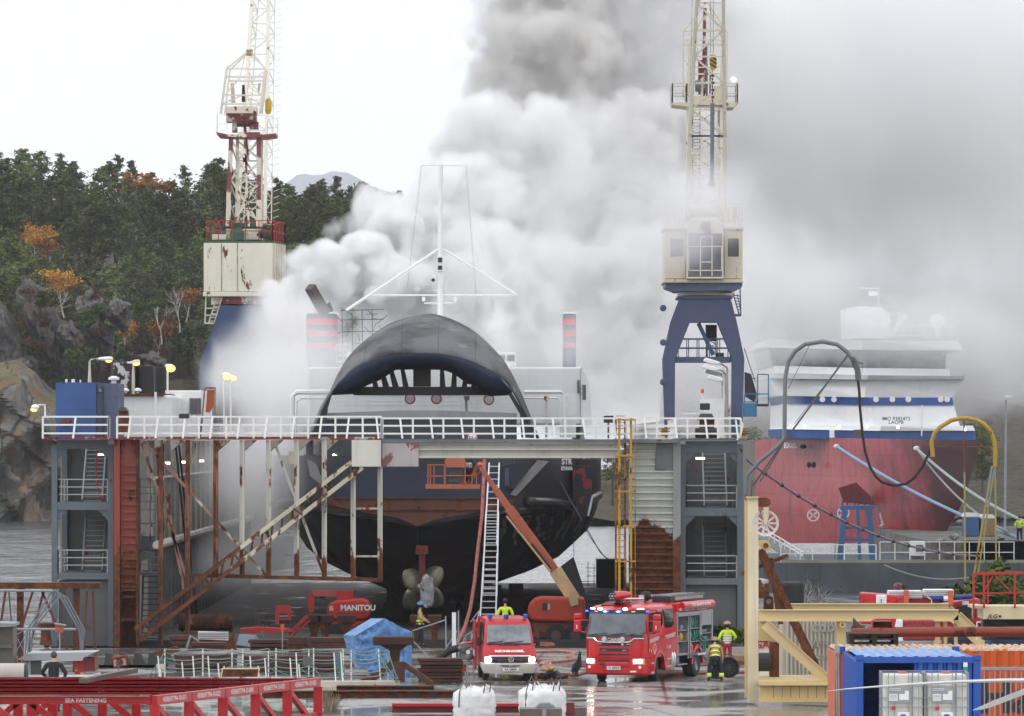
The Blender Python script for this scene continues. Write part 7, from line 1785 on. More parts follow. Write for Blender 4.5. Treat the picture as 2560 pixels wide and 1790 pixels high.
ltext('SCANIA',.17,M_CHROME,ft,frontpt(.0,1.72)-Vector((0,.035,0)),bold=.008,sx=1.25)
L(MB().lathe(frontpt(.33,1.54)-Vector((0,.03,0)),[(.05,0),(.05,.01)],'Y',12),'badge',M_CHROME,ft)
for sx_ in (-1,1):
 a,b=(.74,1.16)if sx_>0 else (-1.16,-.74)
 o=L(strip(.74,.97,a,b,.02,8),'headlight',plain('lamp_glass',(.6,.6,.6),.15),ft)
 L(MB().ball(frontpt(sx_*1.0 if sx_>0 else -.88,.86)-Vector((0,.03,0)),(.075,.03,.075),12,8),'lamp',M_HEADW if sx_>0 else M_HEAD,o,smooth='all')
 L(MB().ball(frontpt(sx_*.84 if sx_>0 else -1.04,.86)-Vector((0,.03,0)),(.065,.02,.07),12,8),'lamp',M_HEADW,o,smooth='all')
 if sx_>0:L(strip(.78,.95,1.12,1.17,.03,2),'indicator',M_AMB,o)
 L(MB().lathe(frontpt(sx_*1.0,.62)-Vector((0,.02,0)),[(.06,0),(.06,.02)],'Y',14),'fog_lamp',M_REFL,ft)
L(MB().box(-.36,.62,-.13,-.03,.66,.82),'number_shield',M_FIRE,ft,bevel=.03);L(MB().box(-.30,.28,-.14,-.10,.52,.66),'number_plate',M_REFL,ft);L(MB().box(-.30,-.25,-.145,-.139,.52,.66),'plate_band',plain('euro_blue',(.02,.06,.4),.4),ft)
ltext('TL 30559',.115,M_DARK,ft,(.02,-.142,.59),bold=.003);L(MB().box(.62,.86,-.05,.02,.42,.48),'front_sticker',M_REFL,ft)
def side(x,pts,mat,name,par=ft,th=.02):
 m=MB();m.prism([Vector((x,y,z))for y,z in pts],(th,0,0));return L(m,name,mat,par)
XS=W-.02
for nm,pts,m_ in (('front_door_window',[(.42,1.95),(.62,2.8),(1.35,2.82),(1.35,2.1),(1.1,1.95)],M_WSD),('quarter_window',[(1.5,2.2),(1.5,2.82),(1.95,2.82),(2.0,2.35),(1.8,2.2)],M_WSD),('rear_door_window',[(2.25,2.15),(2.22,2.86),(3.25,2.9),(3.35,2.3),(3.1,2.15)],M_WSD)):
 o=L(MB().prism([Vector((XS-.06*max(0,z-1.88)-.02+.03,y,z))for y,z in pts],(.012,0,0)),nm,m_,ft)
m=MB()
for y0,y1 in ((.36,1.42),(2.1,3.45)):
 for a,b in (((y0,1.15),(y0,2.9)),((y1,1.15),(y1,2.9)),((y0,2.9),(y1,2.9))):m.bar((XS+.005-.06*max(0,a[1]-1.88),a[0],a[1]),(XS+.005-.06*max(0,b[1]-1.88),b[0],b[1]),.018)
L(m,'door_seam',plain('seam_darkred',(.09,.008,.01),.5),ft)
m=MB();m.box(XS,XS+.04,1.2,1.36,1.62,1.66);m.box(XS,XS+.04,2.2,2.36,1.72,1.76);L(m,'door_handle',M_DARK,ft)
for y0,y1,z0 in ((.35,1.45,1.58),(2.15,3.55,1.68)):
 n_=int((y1-y0)/.1)
 for r_ in range(2):
  m=MB()
  for i in range(n_):m.add([(XS+.012,y0+i*.1+r_*.05,z0+r_*.085+(i/n_)*.1),(XS+.012,y0+i*.1+.055+r_*.05,z0+r_*.085+(i/n_)*.1),(XS+.012,y0+i*.1+.095+r_*.05,z0+.08+r_*.085+(i/n_)*.1),(XS+.012,y0+i*.1+.04+r_*.05,z0+.08+r_*.085+(i/n_)*.1)],[(0,1,2,3)])
  L(m,'reflex_band',M_REFL,ft)
text('C 110',.17,M_REFL,ft,(XS+.012,2.7,1.35),rot=(90,0,90),w=False,bold=.004)
o=L(MB().lathe((XS+.01,.98,1.36),[(.15,0),(.18,0),(.18,.01),(.15,.01)],'X',20),'crest_ring',M_REFL,ft);L(MB().box(XS+.01,XS+.02,.95,1.01,1.24,1.44),'crest_flame',M_AMB,o)
m=MB();m.box(XS+.01,XS+.015,.55,.59,1.18,1.34);m.box(XS+.01,XS+.015,.34,.38,1.22,1.36);m.box(XS+.01,XS+.015,.86,1.1,1.13,1.16);L(m,'small_lettering',M_REFL,ft)
arcp=[(1.55+.72*math.cos(R(a)),.55+.72*math.sin(R(a)))for a in range(0,181,15)];arci=[(1.55+.6*math.cos(R(a)),.55+.6*math.sin(R(a)))for a in range(180,-1,-15)]
for x in (W-.06,-W-.02):L(MB().prism([Vector((x,y,z))for y,z in arcp+arci],(.08,0,0)),'wheel_arch',M_FIRE,ft)
arcp=[(6.2+.78*math.cos(R(a)),.55+.78*math.sin(R(a)))for a in range(0,181,15)];arci=[(6.2+.62*math.cos(R(a)),.55+.62*math.sin(R(a)))for a in range(180,-1,-15)]
for x in (W-.06,-W-.02):L(MB().prism([Vector((x,y,z))for y,z in arcp+arci],(.08,0,0)),'wheel_arch',M_FIRE,ft)
for x in (-1.02,1.02):wheel(ft,x,1.55,.53,.32,steer=14);wheel(ft,x,6.2,.53,.42)
L(MB().box(-.9,.9,.5,7.8,.45,.95),'chassis',M_BLACK,ft);L(MB().box(-W+.06,W-.05,.9,3.65,.95,1.2),'cab_floor',M_BLACK,ft)
m=MB();m.box(W-.25,W-.02,2.35,3.0,.42,1.1);L(m,'step_box',M_FIRE,ft,bevel=.03)
m=MB();m.box(W-.05,W+.01,2.4,2.95,.55,.6);m.box(W-.05,W+.01,2.4,2.95,.85,.9);m.box(W-.02,W+.02,.5,.85,.36,.42);m.box(W-.02,W+.02,.5,.85,.74,.80);L(m,'step',M_CHROME,ft)
m=MB()
for y in (3.15,3.4):m.tube([(W-.12,y,.45),(W-.04,y,.6),(W-.04,y,1.0),(W-.12,y,1.15)],.09,10)
L(m,'exhaust_shield',M_CHROME,ft,smooth=True)
L(MB().box(-W,W,3.75,8.15,.95,1.0),'body_floor',M_SHUT,ft)
L(MB().box(-W,W-.55,3.75,8.15,1.0,2.75),'body_core',M_DARK,ft);L(MB().box(-W,W,3.72,8.2,2.75,3.12),'body_top',M_FIRE,ft,bevel=.03)
L(MB().box(-W,-W+.05,3.72,8.2,.9,2.75),'body_side',M_FIRE,ft)
for y in (3.75,5.05,6.55,8.1):L(MB().box(W-.5,W,y-.05,y+.05,.95 if y<5.5 else 1.35,2.75),'locker_post',M_SHUT,ft)
for y in (4.98,5.2,6.45,6.62,7.95):L(MB().box(W-.03,W+.03,y-.03,y+.03,.8 if y<5.5 else 1.3,2.6),'shutter_rail',M_CHROME,ft)
m=MB();m.box(W-.03,W+.01,3.82,5.0,2.55,2.72);m.box(W-.03,W+.01,5.1,6.5,2.55,2.72);L(m,'shutter_roll',M_SHUT,ft);L(MB().box(W-.03,W+.01,6.62,8.05,2.1,2.74),'roller_shutter',M_SHUT,ft)
m=MB()
for y0,y1,zs2 in ((3.82,4.98,(1.0,1.5,1.95)),(5.12,6.5,(1.45,2.0)),(6.62,8.02,(1.45,1.75))):
 for z_ in zs2:m.box(W-.48,W-.02,y0,y1,z_,z_+.03)
m.box(W-.5,W-.02,3.8,5.0,.55,.6);m.box(W-.48,W-.4,3.8,4.98,.55,1.0);L(m,'shelf',M_SHUT,ft)
m=MB()
for y,z_,a,b,c in ((3.95,1.03,.3,.3,.35),(3.95,.62,.3,.32,.32),(4.35,1.98,.4,.3,.2),(6.8,1.5,.25,.25,.18),(7.3,1.5,.5,.25,.14),(7.0,1.8,.7,.25,.12),(3.95,1.53,.3,.3,.25)):m.box(W-.4,W-.1,y,y+a,z_,z_+c)
L(m,'equipment_box',paint('box_bluegrey','#7b8496'),ft,bevel=.02);L(MB().ball((W-.2,4.6,1.7),(.12,.14,.2),10,8),'yellow_cone',plain('cone_yellow',(.8,.4,.02),.4),ft,smooth='all')
m=MB();r=random.Random(8)
for z0 in (1.5,2.04):
 for i in range(9):y=5.3+r.uniform(0,.9);m.tube([(W-.1,y,z0+.02),(W-.04,y+.06,z0+.2),(W-.1,y+.12,z0+.42)],.035,5)
m.tube([(W,6.5,1.75),(W+.12,6.75,1.5),(W+.15,6.7,1.1),(W+.1,6.6,.85),(W+.1,6.9,.7)],.035,6);m.tube([(W,6.4,1.7),(W+.1,6.6,1.3),(W+.12,6.55,.9)],.035,6);L(m,'green_hose',plain('hose_green',(.01,.22,.17),.5),ft)
L(MB().box(W-.1,W+.45,4.9,5.9,.93,1.02),'fold_step',M_CHROME,ft,bevel=.02)
L(MB().box(W-.05,W,5.3,5.5,1.0,1.4),'fender_panel',M_FIRE,ft)
L(MB().box(W-.08,W+.02,5.35,5.6,.8,1.35),'fender',M_FIRE,ft,bevel=.03)
L(MB().tube([(W-.02,4.2,2.98),(W-.02,8.0,2.98)],.17,12),'awning_roll',M_FIRE,ft,smooth=True);text('STORD BRANN OG REDNING',.17,M_REFL,ft,(W+.16,6.2,3.0),rot=(90,0,90),w=False,bold=.004,sx=1.05)
for y0,y1 in ((3.95,4.4),(4.6,5.9),(6.15,7.4)):
 m=MB();n_=int((y1-y0)/.12)
 for i in range(n_):m.add([(W+.012,y0+i*.12,2.78),(W+.012,y0+i*.12+.07,2.78),(W+.012,y0+i*.12+.04,2.9),(W+.012,y0+i*.12-.03,2.9)],[(0,1,2,3)])
 L(m,'reflex_band',M_REFL,ft)
o=L(MB().box(W-.25,W+.05,7.75,8.2,2.9,3.1),'rear_blue_light',M_BLUEOFF,ft,bevel=.04);L(MB().ball((W+.03,7.98,3.0),(.05,.14,.07),10,6),'core',M_BLUEH,o)
m=MB();m.box(.1,.9,4.2,8.1,3.22,3.36);L(m,'roof_ladder',M_SHUT,ft);m=MB()
for x in (.15,.5,.9):m.box(x-.03,x+.03,4.0,8.2,3.36,3.44)
for i in range(12):m.box(.15,.9,4.2+i*.34,4.25+i*.34,3.38,3.42)
L(m,'ladder_rails',M_CHROME,ft);L(MB().box(.2,.95,3.85,4.5,3.12,3.4),'roof_box',M_DARK,ft,bevel=.05)
m=MB();m.tube([(-.9,2.4,3.3),(.2,2.9,3.3)],.05,6);m.box(.0,.2,2.9,3.2,3.1,3.45);L(m,'roof_bar',M_CHROME,ft);L(MB().ball((.15,3.3,3.4),(.2,.25,.22),12,8),'black_case',M_BLACK,ft,smooth='all')
L(MB().prism([(-.75,.5,3.1),(.5,.5,3.1),(.35,.9,3.24),(-.6,.9,3.24)],(0,.8,0)),'monitor_base',paint('base_darkred','#7a0f1c',rust=0),ft,bevel=.02)
o=L(MB().tube([(-.15,.25,3.48),(-.05,.6,3.5),(.1,1.0,3.52),(.2,1.2,3.52)],[.17,.18,.15,.1],14),'roof_monitor',M_FIRE,ft,smooth=True);L(MB().lathe((-.155,.23,3.48),[(.05,.0),(.17,-.02),(.18,.05)],'Y',18),'nozzle',M_DARK,o);mm=MB()
for i in range(6):a=i*math.pi/3;mm.ball((-.155+.11*math.cos(a),.2,3.48+.11*math.sin(a)),.022,6,4)
mm.ball((-.155,.2,3.48),.035);L(mm,'nozzle_stud',M_REFL,o);L(MB().lathe((-.05,.65,3.2),[(.22,0),(.12,.1),(.1,.25)],'Z',14),'monitor_foot',M_DARK,ft)
for sx_,y0 in ((1,.30),(-1,.25)):
 x=sx_*(W+.28);o=L(MB().box(x-.14,x+.14,y0-.05,y0+.15,2.02,2.5),'mirror',M_FIRE,ft,bevel=.05);L(MB().box(x-.14,x+.14,y0-.05,y0+.15,2.54,2.76),'mirror_top',M_FIRE,o,bevel=.05)
 m=MB();m.bar((sx_*(W-.1),.35,2.5),(x,y0+.05,2.5),.05);m.bar((sx_*(W-.05),.3,2.0),(x,y0+.05,2.05),.05);L(m,'mirror_arm',M_FIRE,o);L(MB().box(x-.02,x+.02,y0-.06,y0-.045,2.15,2.3),'mirror_lamp',M_REFL,o)
ft.scale=(1.08,1.06,1.0)
q=P(1275,1703,231);vn=thing('rescue_van','red rescue van with lit headlights, white bumper and blue roof lamps, its side door open','van',(q.x,231,0),R(3.5))
M_VAN=paint('van_red','#b2222c',rust=0,rough=.3,var=.06,streak=.08)
def vp(w,z,y0,back=5.3,c=.12):return [Vector((x,y,z))for x,y in [(w,back),(w,y0+c*1.6),(w-c,y0+c*.35),(w*.55,y0-.02),(0,y0-.04),(-w*.55,y0-.02),(-(w-c),y0+c*.35),(-w,y0+c*1.6),(-w,back)]]
rows=[vp(1.02,.55,.05),vp(1.06,.95,.0),vp(1.05,1.10,.10),vp(1.03,1.42,.48),vp(1.0,1.55,.62)]
m=MB().grid(rows);L(m,'bonnet',M_VAN,vn,smooth=True)
rows=[vp(1.0,1.55,.62),vp(.93,2.20,1.22),vp(.90,2.40,1.42),vp(.84,2.58,1.62),vp(.70,2.64,1.9)]
m=MB().grid(rows);m.quad(*rows[-1]);L(m,'cabin',M_VAN,vn,smooth=True)
def vf(x,z):
 zz_=[(.55,.05),(.95,0),(1.10,.10),(1.42,.48),(1.55,.62),(2.2,1.22),(2.4,1.42),(2.58,1.62)];return Vector((x,lin(zz_,z)-.04+.07*(abs(x)/1.0)**3,z))
def vstrip(z0,z1,a0,b0,a1,b1,off=.015,n=10,nz=3):return MB().grid([[vf(a0+(a1-a0)*k2+((b0+(b1-b0)*k2)-(a0+(a1-a0)*k2))*i/n,z0+(z1-z0)*k2)-Vector((0,off,0))for i in range(n+1)]for k2 in [j/nz for j in range(nz+1)]])
L(vstrip(1.60,2.36,-.88,.88,-.83,.83,.03,12,5),'windscreen',glassy('van_glass','#6a7077',.1),vn,smooth='all')
L(vstrip(1.57,1.605,-.9,.9,-.9,.9,.035,10,1),'windscreen_seal',M_DARK,vn);m=MB()
for a,b in ((-.82,-.25),(-.2,.55)):m.bar(vf(a,1.62)-Vector((0,.06,0)),vf(b,1.68)-Vector((0,.06,0)),.03)
L(m,'wiper',M_DARK,vn);L(vstrip(1.50,1.535,-.4,.38,-.4,.38,.02,6,1),'air_slot',M_DARK,vn)
L(vstrip(.80,1.06,-.78,.78,-.78,.78,.02,8,2),'grille',M_DARK,vn);m=MB()
for z_ in (.86,.93,1.0):m.bar(vf(-.5,z_)-Vector((0,.03,0)),vf(.5,z_)-Vector((0,.03,0)),.018)
L(m,'grille_bar',plain('bar_maroon',(.15,.05,.05),.4),vn);L(vstrip(1.06,1.10,-.82,.82,-.82,.82,.03,8,1),'grille_trim',M_WHITEC,vn)
ring=L(MB().lathe(vf(.04,.93)-Vector((0,.06,0)),[(.085,0),(.11,0),(.11,.02),(.085,.02)],'Y',24),'badge_ring',M_CHROME,vn);m=MB();c0=vf(.04,.93)-Vector((0,.055,0))
for a in (90,210,330):m.bar(c0,c0+Vector((math.cos(R(a))*.095,0,math.sin(R(a))*.095)),.022)
L(m,'badge_star',M_CHROME,ring)
for sx_ in (-1,1):
 o=L(vstrip(.78,1.05,sx_*.88-.13,sx_*.88+.11,sx_*.88-.13,sx_*.88+.11,.03,4,2),'headlight',plain('lamp_glass',(.6,.6,.6),.15),vn)
 L(MB().ball(vf(sx_*.86,.92)-Vector((0,.05,0)),(.13,.04,.12),14,8),'lamp',M_HEAD,o,smooth='all')
 L(MB().box(sx_*.42-.06,sx_*.42+.06,-.1,-.04,.85,.92),'grille_blue_lamp',M_BLUEOFF,vn)
rows=[vp(1.0,.34,.06,1.2),vp(1.10,.62,-.06,1.2),vp(1.11,.76,-.06,1.2),vp(1.08,.78,-.02,1.2)];m=MB().grid(rows);m.quad(*rows[-1]);m.quad(*rows[0]);L(m,'bumper',paint('bumper_white','#d9d6d0',rust=.03,var=.1),vn,smooth=True)
m=MB();m.box(-.4,-.03,-.125,-.05,.66,.69);m.box(.03,.4,-.125,-.05,.66,.69);m.box(-.28,.28,-.12,-.05,.61,.63);L(m,'bumper_slot',M_DARK,vn)
L(MB().box(-.29,.33,-.125,-.1,.44,.57),'number_plate',M_REFL,vn);ltext('RA 34844',.115,M_DARK,vn,(.02,-.128,.505),bold=.003)
rot_b=Matrix.Rotation(math.atan2(.32,.38),4,'X')
text('REDNINGSBIL',.19,M_REFL,vn,vf(.0,1.27)-Vector((0,.05,.0)),rot=rot_b,w=False,bold=.009,sx=1.0)
for x in (-.70,-.05,.72):o=L(MB().lathe((x,1.75,2.62),[(.07,0),(.10,.02),(.10,.16),(.03,.19)],'Z',14),'roof_lamp',M_BLUEOFF,vn,smooth=True)
m=MB();m.bar((.02,1.6,2.6),(.02,1.6,2.78),.015);L(m,'aerial',M_DARK,vn)
L(MB().box(-1.0,1.0,5.25,5.3,.5,2.6),'rear_wall',M_VAN,vn)
for sx_ in (-1,1):
 x=sx_*1.17;o=L(MB().box(x-.08,x+.08,.95,1.1,1.48,1.85),'mirror',M_BLACK,vn,bevel=.03);L(MB().bar((sx_*.98,1.05,1.6),(x,1.02,1.6),.05),'mirror_arm',M_BLACK,o)
L(MB().prism([(-.995,1.15,1.62),(-.995,1.6,2.2),(-.995,2.2,2.2),(-.995,2.2,1.62)],(-.02,0,0)),'side_window',M_WSD,vn)
L(MB().box(-1.02,-.98,2.35,3.6,.5,2.45),'door_opening',M_DARK,vn);L(MB().box(-1.28,-1.2,2.2,3.6,.42,2.52),'sliding_door',M_VAN,vn,bevel=.03);L(MB().box(-1.30,-1.285,2.25,3.5,1.0,1.25),'door_stripe',M_REFL,vn)
for x in (-.9,.9):wheel(vn,x,1.0,.36,.24,M_GREYD);wheel(vn,x,4.3,.36,.24,M_GREYD)
L(MB().box(-.95,.95,.6,5.2,.35,.55),'underbody',M_BLACK,vn)
vn.scale=(1.03,1,.955)
dL2=277;M_OR=paint('lift_orange','#b5391f',rust=.10,var=.12);M_ORB=paint('boom_orange','#b8664a',rust=.16,var=.12);M_LCR=paint('lift_cream','#cbb288',rust=.14)
ol=thing('boom_lift','orange articulated boom lift with cream boom foot reaching up to the ferry bow','boom lift',P(1390,1616,dL2))
m=MB();m.poly([(1318,1530),(1324,1510),(1336,1498),(1352,1493),(1462,1495),(1464,1550),(1440,1556),(1340,1553),(1324,1548)],dL2-1,2.4);m.build('turntable_body',M_OR,ol,bevel=.12)
mb=MB();mb.pbox(1356,1508,1374,1526,dL2-1.03,.05);mb.build('hatch',M_DARK,ol);MB().pbox(1369,1509,1375,1525,dL2-1.06,.04).build('hatch_edge',M_LCR,ol)
MB().pbox(1332,1556,1450,1592,dL2-.6,2).build('chassis',paint('chassis_darkorange','#7a3a2a',rust=.3),ol)
for a,dd in ((1390,-1.1),(1438,-1.0),(1345,1.6)):
 w=MB().lathe(P(a,1589,dL2+dd),[(.2,0),(.5,0),(.53,.06),(.53,.32),(.5,.4)],'Y',24).build('wheel',M_TYRE,ol,smooth=True);MB().lathe(P(a,1589,dL2+dd-.02),[(.05,.0),(.24,0),(.28,.05)],'Y',18).build('rim',paint('rim_dusty','#57443a',rust=.2),w)
def boomsec(a,b,c,e,w,mat,name,d=dL2+.3):MB().bar(P(a,b,d),P(c,e,d),.55,w*d/F).build(name,mat,ol,bevel=.03)
boomsec(1436,1500,1388,1425,33,M_LCR,'boom_foot');boomsec(1395,1437,1272,1270,24,M_ORB,'boom_section',dL2+.35);boomsec(1290,1297,1238,1222,17,M_ORB,'boom_section',dL2+.4);boomsec(1250,1240,1199,1164,12,M_ORB,'boom_section',dL2+.45)
boomsec(1376,1428,1266,1290,5,M_LCR,'support_tube',dL2-.1);m=MB()
for i in range(16):m.pbar(1326+i*3,1360+i*3.9,1330+i*3,1366+i*3.9,dL2-.15,10)
m.build('cable_chain',M_DARK,ol);MB().poly([(1424,1476),(1444,1480),(1446,1512),(1428,1516),(1422,1500)],dL2-1.2,.4).build('boom_bracket',M_LCR,ol)
mb=MB();mb.ball(P(1200,1163,dL2+.4),(.17,.3,.15),12,8);mb.pbar(1195,1165,1152,1207,dL2+.4,9);mb.pbar(1190,1180,1138,1221,dL2+.3,7);mb.pbar(1200,1180,1158,1216,dL2+.8,5);mb.build('jib',M_ORB,ol)
bk=MB().pbox(1064,1211,1200,1222,dL2-.3,1.0).build('basket_floor',M_ORB,ol);mb=MB()
for a,t0 in ((1070,1163),(1076,1163),(1085,1162),(1113,1150),(1163,1150),(1180,1185),(1191,1190)):mb.pbar(a,t0,a,1211,dL2-.3,2.6)
for a,b,c in ((1068,1162,1114),(1066,1190,1114),(1113,1189,1160),(1163,1189,1192)):mb.pbar(a,b,c,b,dL2-.3,2.6)
for a in (1070,1110,1163):mb.pbar(a,1165,a,1211,dL2+.6,2.2)
mb.build('basket_rail',M_ORB,bk);MB().poly([(1112,1150),(1118,1145),(1160,1145),(1163,1150),(1162,1168),(1116,1168)],dL2-.4,.3).build('control_box',M_ORB,bk);MB().pbox(1122,1172,1156,1205,dL2-.2,.1).build('grey_board',paint('board_darkgrey','#4b4a48'),bk)
ml=thing('boom_lift','red boom lift with white maker lettering parked inside the dock mouth','boom lift',P(870,1600,284));dm=284;M_MR=paint('manitou_red','#b52420',rust=.05,var=.1)
m=MB();m.poly([(817,1520),(824,1508),(842,1501),(905,1497),(920,1502),(925,1515),(925,1535),(917,1548),(850,1552),(822,1546),(816,1535)],dm,2.2);m.build('turntable_body',M_MR,ml,bevel=.12)
text('MANITOU',.38,M_REFL,ml,P(895,1520,dm-.03),bold=.014);MB().poly([(824,1516),(832,1514),(834,1527),(823,1527)],dm-.03,.05).build('lamp_recess',M_LCR,ml);MB().pbox(840,1533,924,1535,dm-.02,.03).build('seam',M_REDBR,ml)
m=MB();m.pbox(780,1476,845,1491,dm+.6,.5);m.build('upper_boom',paint('boom_greyred','#a5544d'),ml);MB().pbox(842,1477,888,1500,dm+.5,.6).build('boom_head',M_MR,ml);m=MB();m.poly([(771,1490),(780,1478),(786,1492),(784,1528),(776,1536),(769,1520)],dm+.4,.4);m.build('boom_elbow',M_MR,ml);m=MB()
for a,b,c,e in ((786,1495,815,1492),(788,1510,818,1508),(790,1525,818,1524),(800,1492,815,1500)):m.pbar(a,b,c,e,dm+.7,4)
m.pbox(786,1526,818,1536,dm+.5,.5);m.build('lower_arms',M_DARK,ml);m=MB();m.pbox(884,1476,890,1492,dm+.4,.3);m.build('hose_loop',M_DARK,ml)
MB().pbox(830,1552,915,1580,dm+.2,1.8).build('chassis',M_MR,ml)
for a in (842,905):MB().lathe(P(a,1582,dm-.1),[(.2,0),(.45,0),(.45,.3)],'Y',18).build('wheel',M_TYRE,ml,smooth=True)
bk=thing('lift_basket','red work basket with a red control box lowered beside the red boom lift','lift basket',P(690,1600,272));dk=272;m=MB()
for a in (640,651,661,673,727,737):m.pbar(a,1521,a,1578,dk,1.5)
for y_ in (1521,1535,1550,1562):m.pbar(640,y_,743,y_,dk,1.4)
for a in (648,690,735):m.pbar(a,1522,a,1575,dk+.9,1.3)
m.build('rail',paint('basket_rail_dark','#4d2423',rust=.2),bk);m=MB();m.poly([(688,1520),(692,1514),(724,1514),(727,1518),(727,1550),(720,1550),(720,1534),(697,1534),(697,1562),(688,1562)],dk-.2,.3);m.pbox(697,1546,722,1550,dk-.2,.3);m.build('control_box',M_MR,bk)
m=MB();m.poly([(600,1572),(640,1568),(720,1572),(735,1580),(640,1584),(600,1580)],dk-.2,1.2);m.build('floor',M_MR,bk);m=MB();m.pbar(722,1585,768,1540,dk+.4,9);m.pbar(730,1592,775,1550,dk+.6,5);m.build('jib',M_MR,bk)
ld=thing('ladder','tall three section aluminium ladder leaning against the ferry bow','ladder',P(1220,1612,270));M_ALU=plain('aluminium',(.62,.63,.66),.35,.4,var=.08)
for nm,(l0,r0),(l1,r1),y0,y1,dd in (('section',(1223,1248),(1211,1242),1158,1365,0),('section',(1215,1246),(1206,1242),1280,1490,-.12),('section',(1210,1243),(1196,1238),1385,1622,-.24)):
 def dz_(y_):return 287+(y_-1158)*(271-287)/464+dd
 m=MB();m.bar(P(l0,y0,dz_(y0)),P(l1,y1,dz_(y1)),.07);m.bar(P(r0,y0,dz_(y0)),P(r1,y1,dz_(y1)),.07);n_=int((y1-y0)/15)
 for i in range(n_):f_=(i+.5)/n_;yy_=y0+(y1-y0)*f_;m.bar(P(l0+(l1-l0)*f_,yy_,dz_(yy_)),P(r0+(r1-r0)*f_,yy_,dz_(yy_)),.05)
 m.build(nm,M_ALU,ld)
m=MB();m.pbar(1200,1524,1178,1600,270,3);m.pbar(1243,1525,1262,1600,270,3);m.build('stay',M_ALU,ld)
tag(MB().ptube([(1211,1150,288),(1209,1202,287),(1205,1289,284),(1194,1380,280),(1187,1450,277),(1176,1520,274),(1162,1568,270),(1150,1594,262),(1135,1618,258)],.09,8).build('fire_hose',M_HOSE,smooth=True),'red fire hose climbing straight up to the lift basket beside the ladder','fire hose')
for lab,a,b,c,e in (('dark blue shipping container standing at the far end between ferry and yellow ladder',1491,1400,1566,1482),):
 t=thing('shipping_container',lab,'container',P(1528,e,372));MB().pbox(a,b,c,e+4,372,2.5).build('body',paint('container_navy','#222c40',rust=.05,patch=('#5a4a20',.7)),t,bevel=.04);MB().pbox(a-1,b-2,c+1,b,371.9,2.7).build('roof_rim',M_DARK,t)
t=thing('bow_thruster_fin','dark triangular steel prop standing right of the ferry hull','prop',P(1440,1600,283));MB().poly([(1434,1392),(1466,1490),(1478,1545),(1440,1612),(1410,1600),(1412,1470),(1390,1425)],290,.3).build('plate',paint('prop_dark','#20242c',rust=.1),t);m=MB();m.pbar(1435,1392,1434,1340,290,1.6);m.build('chain',M_DARK,t)
m=MB()
for a,b,c,e in ((1465,1420,1495,1420),(1465,1440,1495,1440),(1470,1405,1470,1470),(1485,1410,1485,1470),(1440,1455,1490,1452)):m.pbar(a,b,c,e,376,1.6)
tag(m.build('rail_stand',M_DARK),'thin dark railing at the far end of the dock beside the blue container','railing')
t=MB().ptube([(1402,1205,292),(1420,1240,291),(1455,1300,290),(1500,1380,300),(1530,1410,320)],.025,4).build('wire_rope',M_DARK);tag(t,'thin wire rope slanting down from the ferry side toward the far container','wire rope')
t=MB().ptube([(1452,1305,291),(1480,1350,300),(1510,1390,315),(1560,1420,330)],.02,4).build('wire_rope',M_DARK);tag(t,'second thin wire rope below the first right of the ferry','wire rope')
# PEOPLE
def skin_mesh(name,chains,mat,par,sub=1):
 """chains: lists of (point, radius) sharing points -> one skinned continuous surface"""
 verts,rad,edges,idx=[],[],[],{}
 for ch in chains:
  prev=None
  for p,r_ in ch:
   key=tuple(round(c,4)for c in p)
   if key not in idx:idx[key]=len(verts);verts.append(key);rad.append(r_)
   i=idx[key]
   if prev is not None and prev!=i and (prev,i)not in edges and (i,prev)not in edges:edges.append((prev,i))
   prev=i
 me=bpy.data.meshes.new(name);me.from_pydata(verts,edges,[]);me.materials.append(mat)
 o=bpy.data.objects.new(name,me);COL.objects.link(o);o.parent=par
 md=o.modifiers.new('skin','SKIN');md.use_smooth_shade=True;md.branch_smoothing=.4
 for i,v in enumerate(me.skin_vertices[0].data):r_=rad[i];v.radius=r_ if isinstance(r_,tuple)else (r_,r_);v.use_root=(i==0)
 ss=o.modifiers.new('smooth','SUBSURF');ss.levels=ss.render_levels=sub
 return o
M_SKIN=plain('skin',(.50,.30,.21),.55);M_HAIR=plain('dark_hair',(.03,.02,.015),.7)
M_HIVIS=plain('hivis_yellow',(.55,.75,.02),.6);M_HIVIS2=plain('firesuit_tan',(.42,.30,.13),.7,var=.2);M_REFY=plain('reflex_yellow',(.72,.85,.12),.5);M_NAVYC=plain('navy_cloth',(.012,.016,.035),.8);M_REDC=plain('red_cloth',(.36,.02,.02),.7);M_BLKC=plain('black_cloth',(.012,.012,.014),.8)
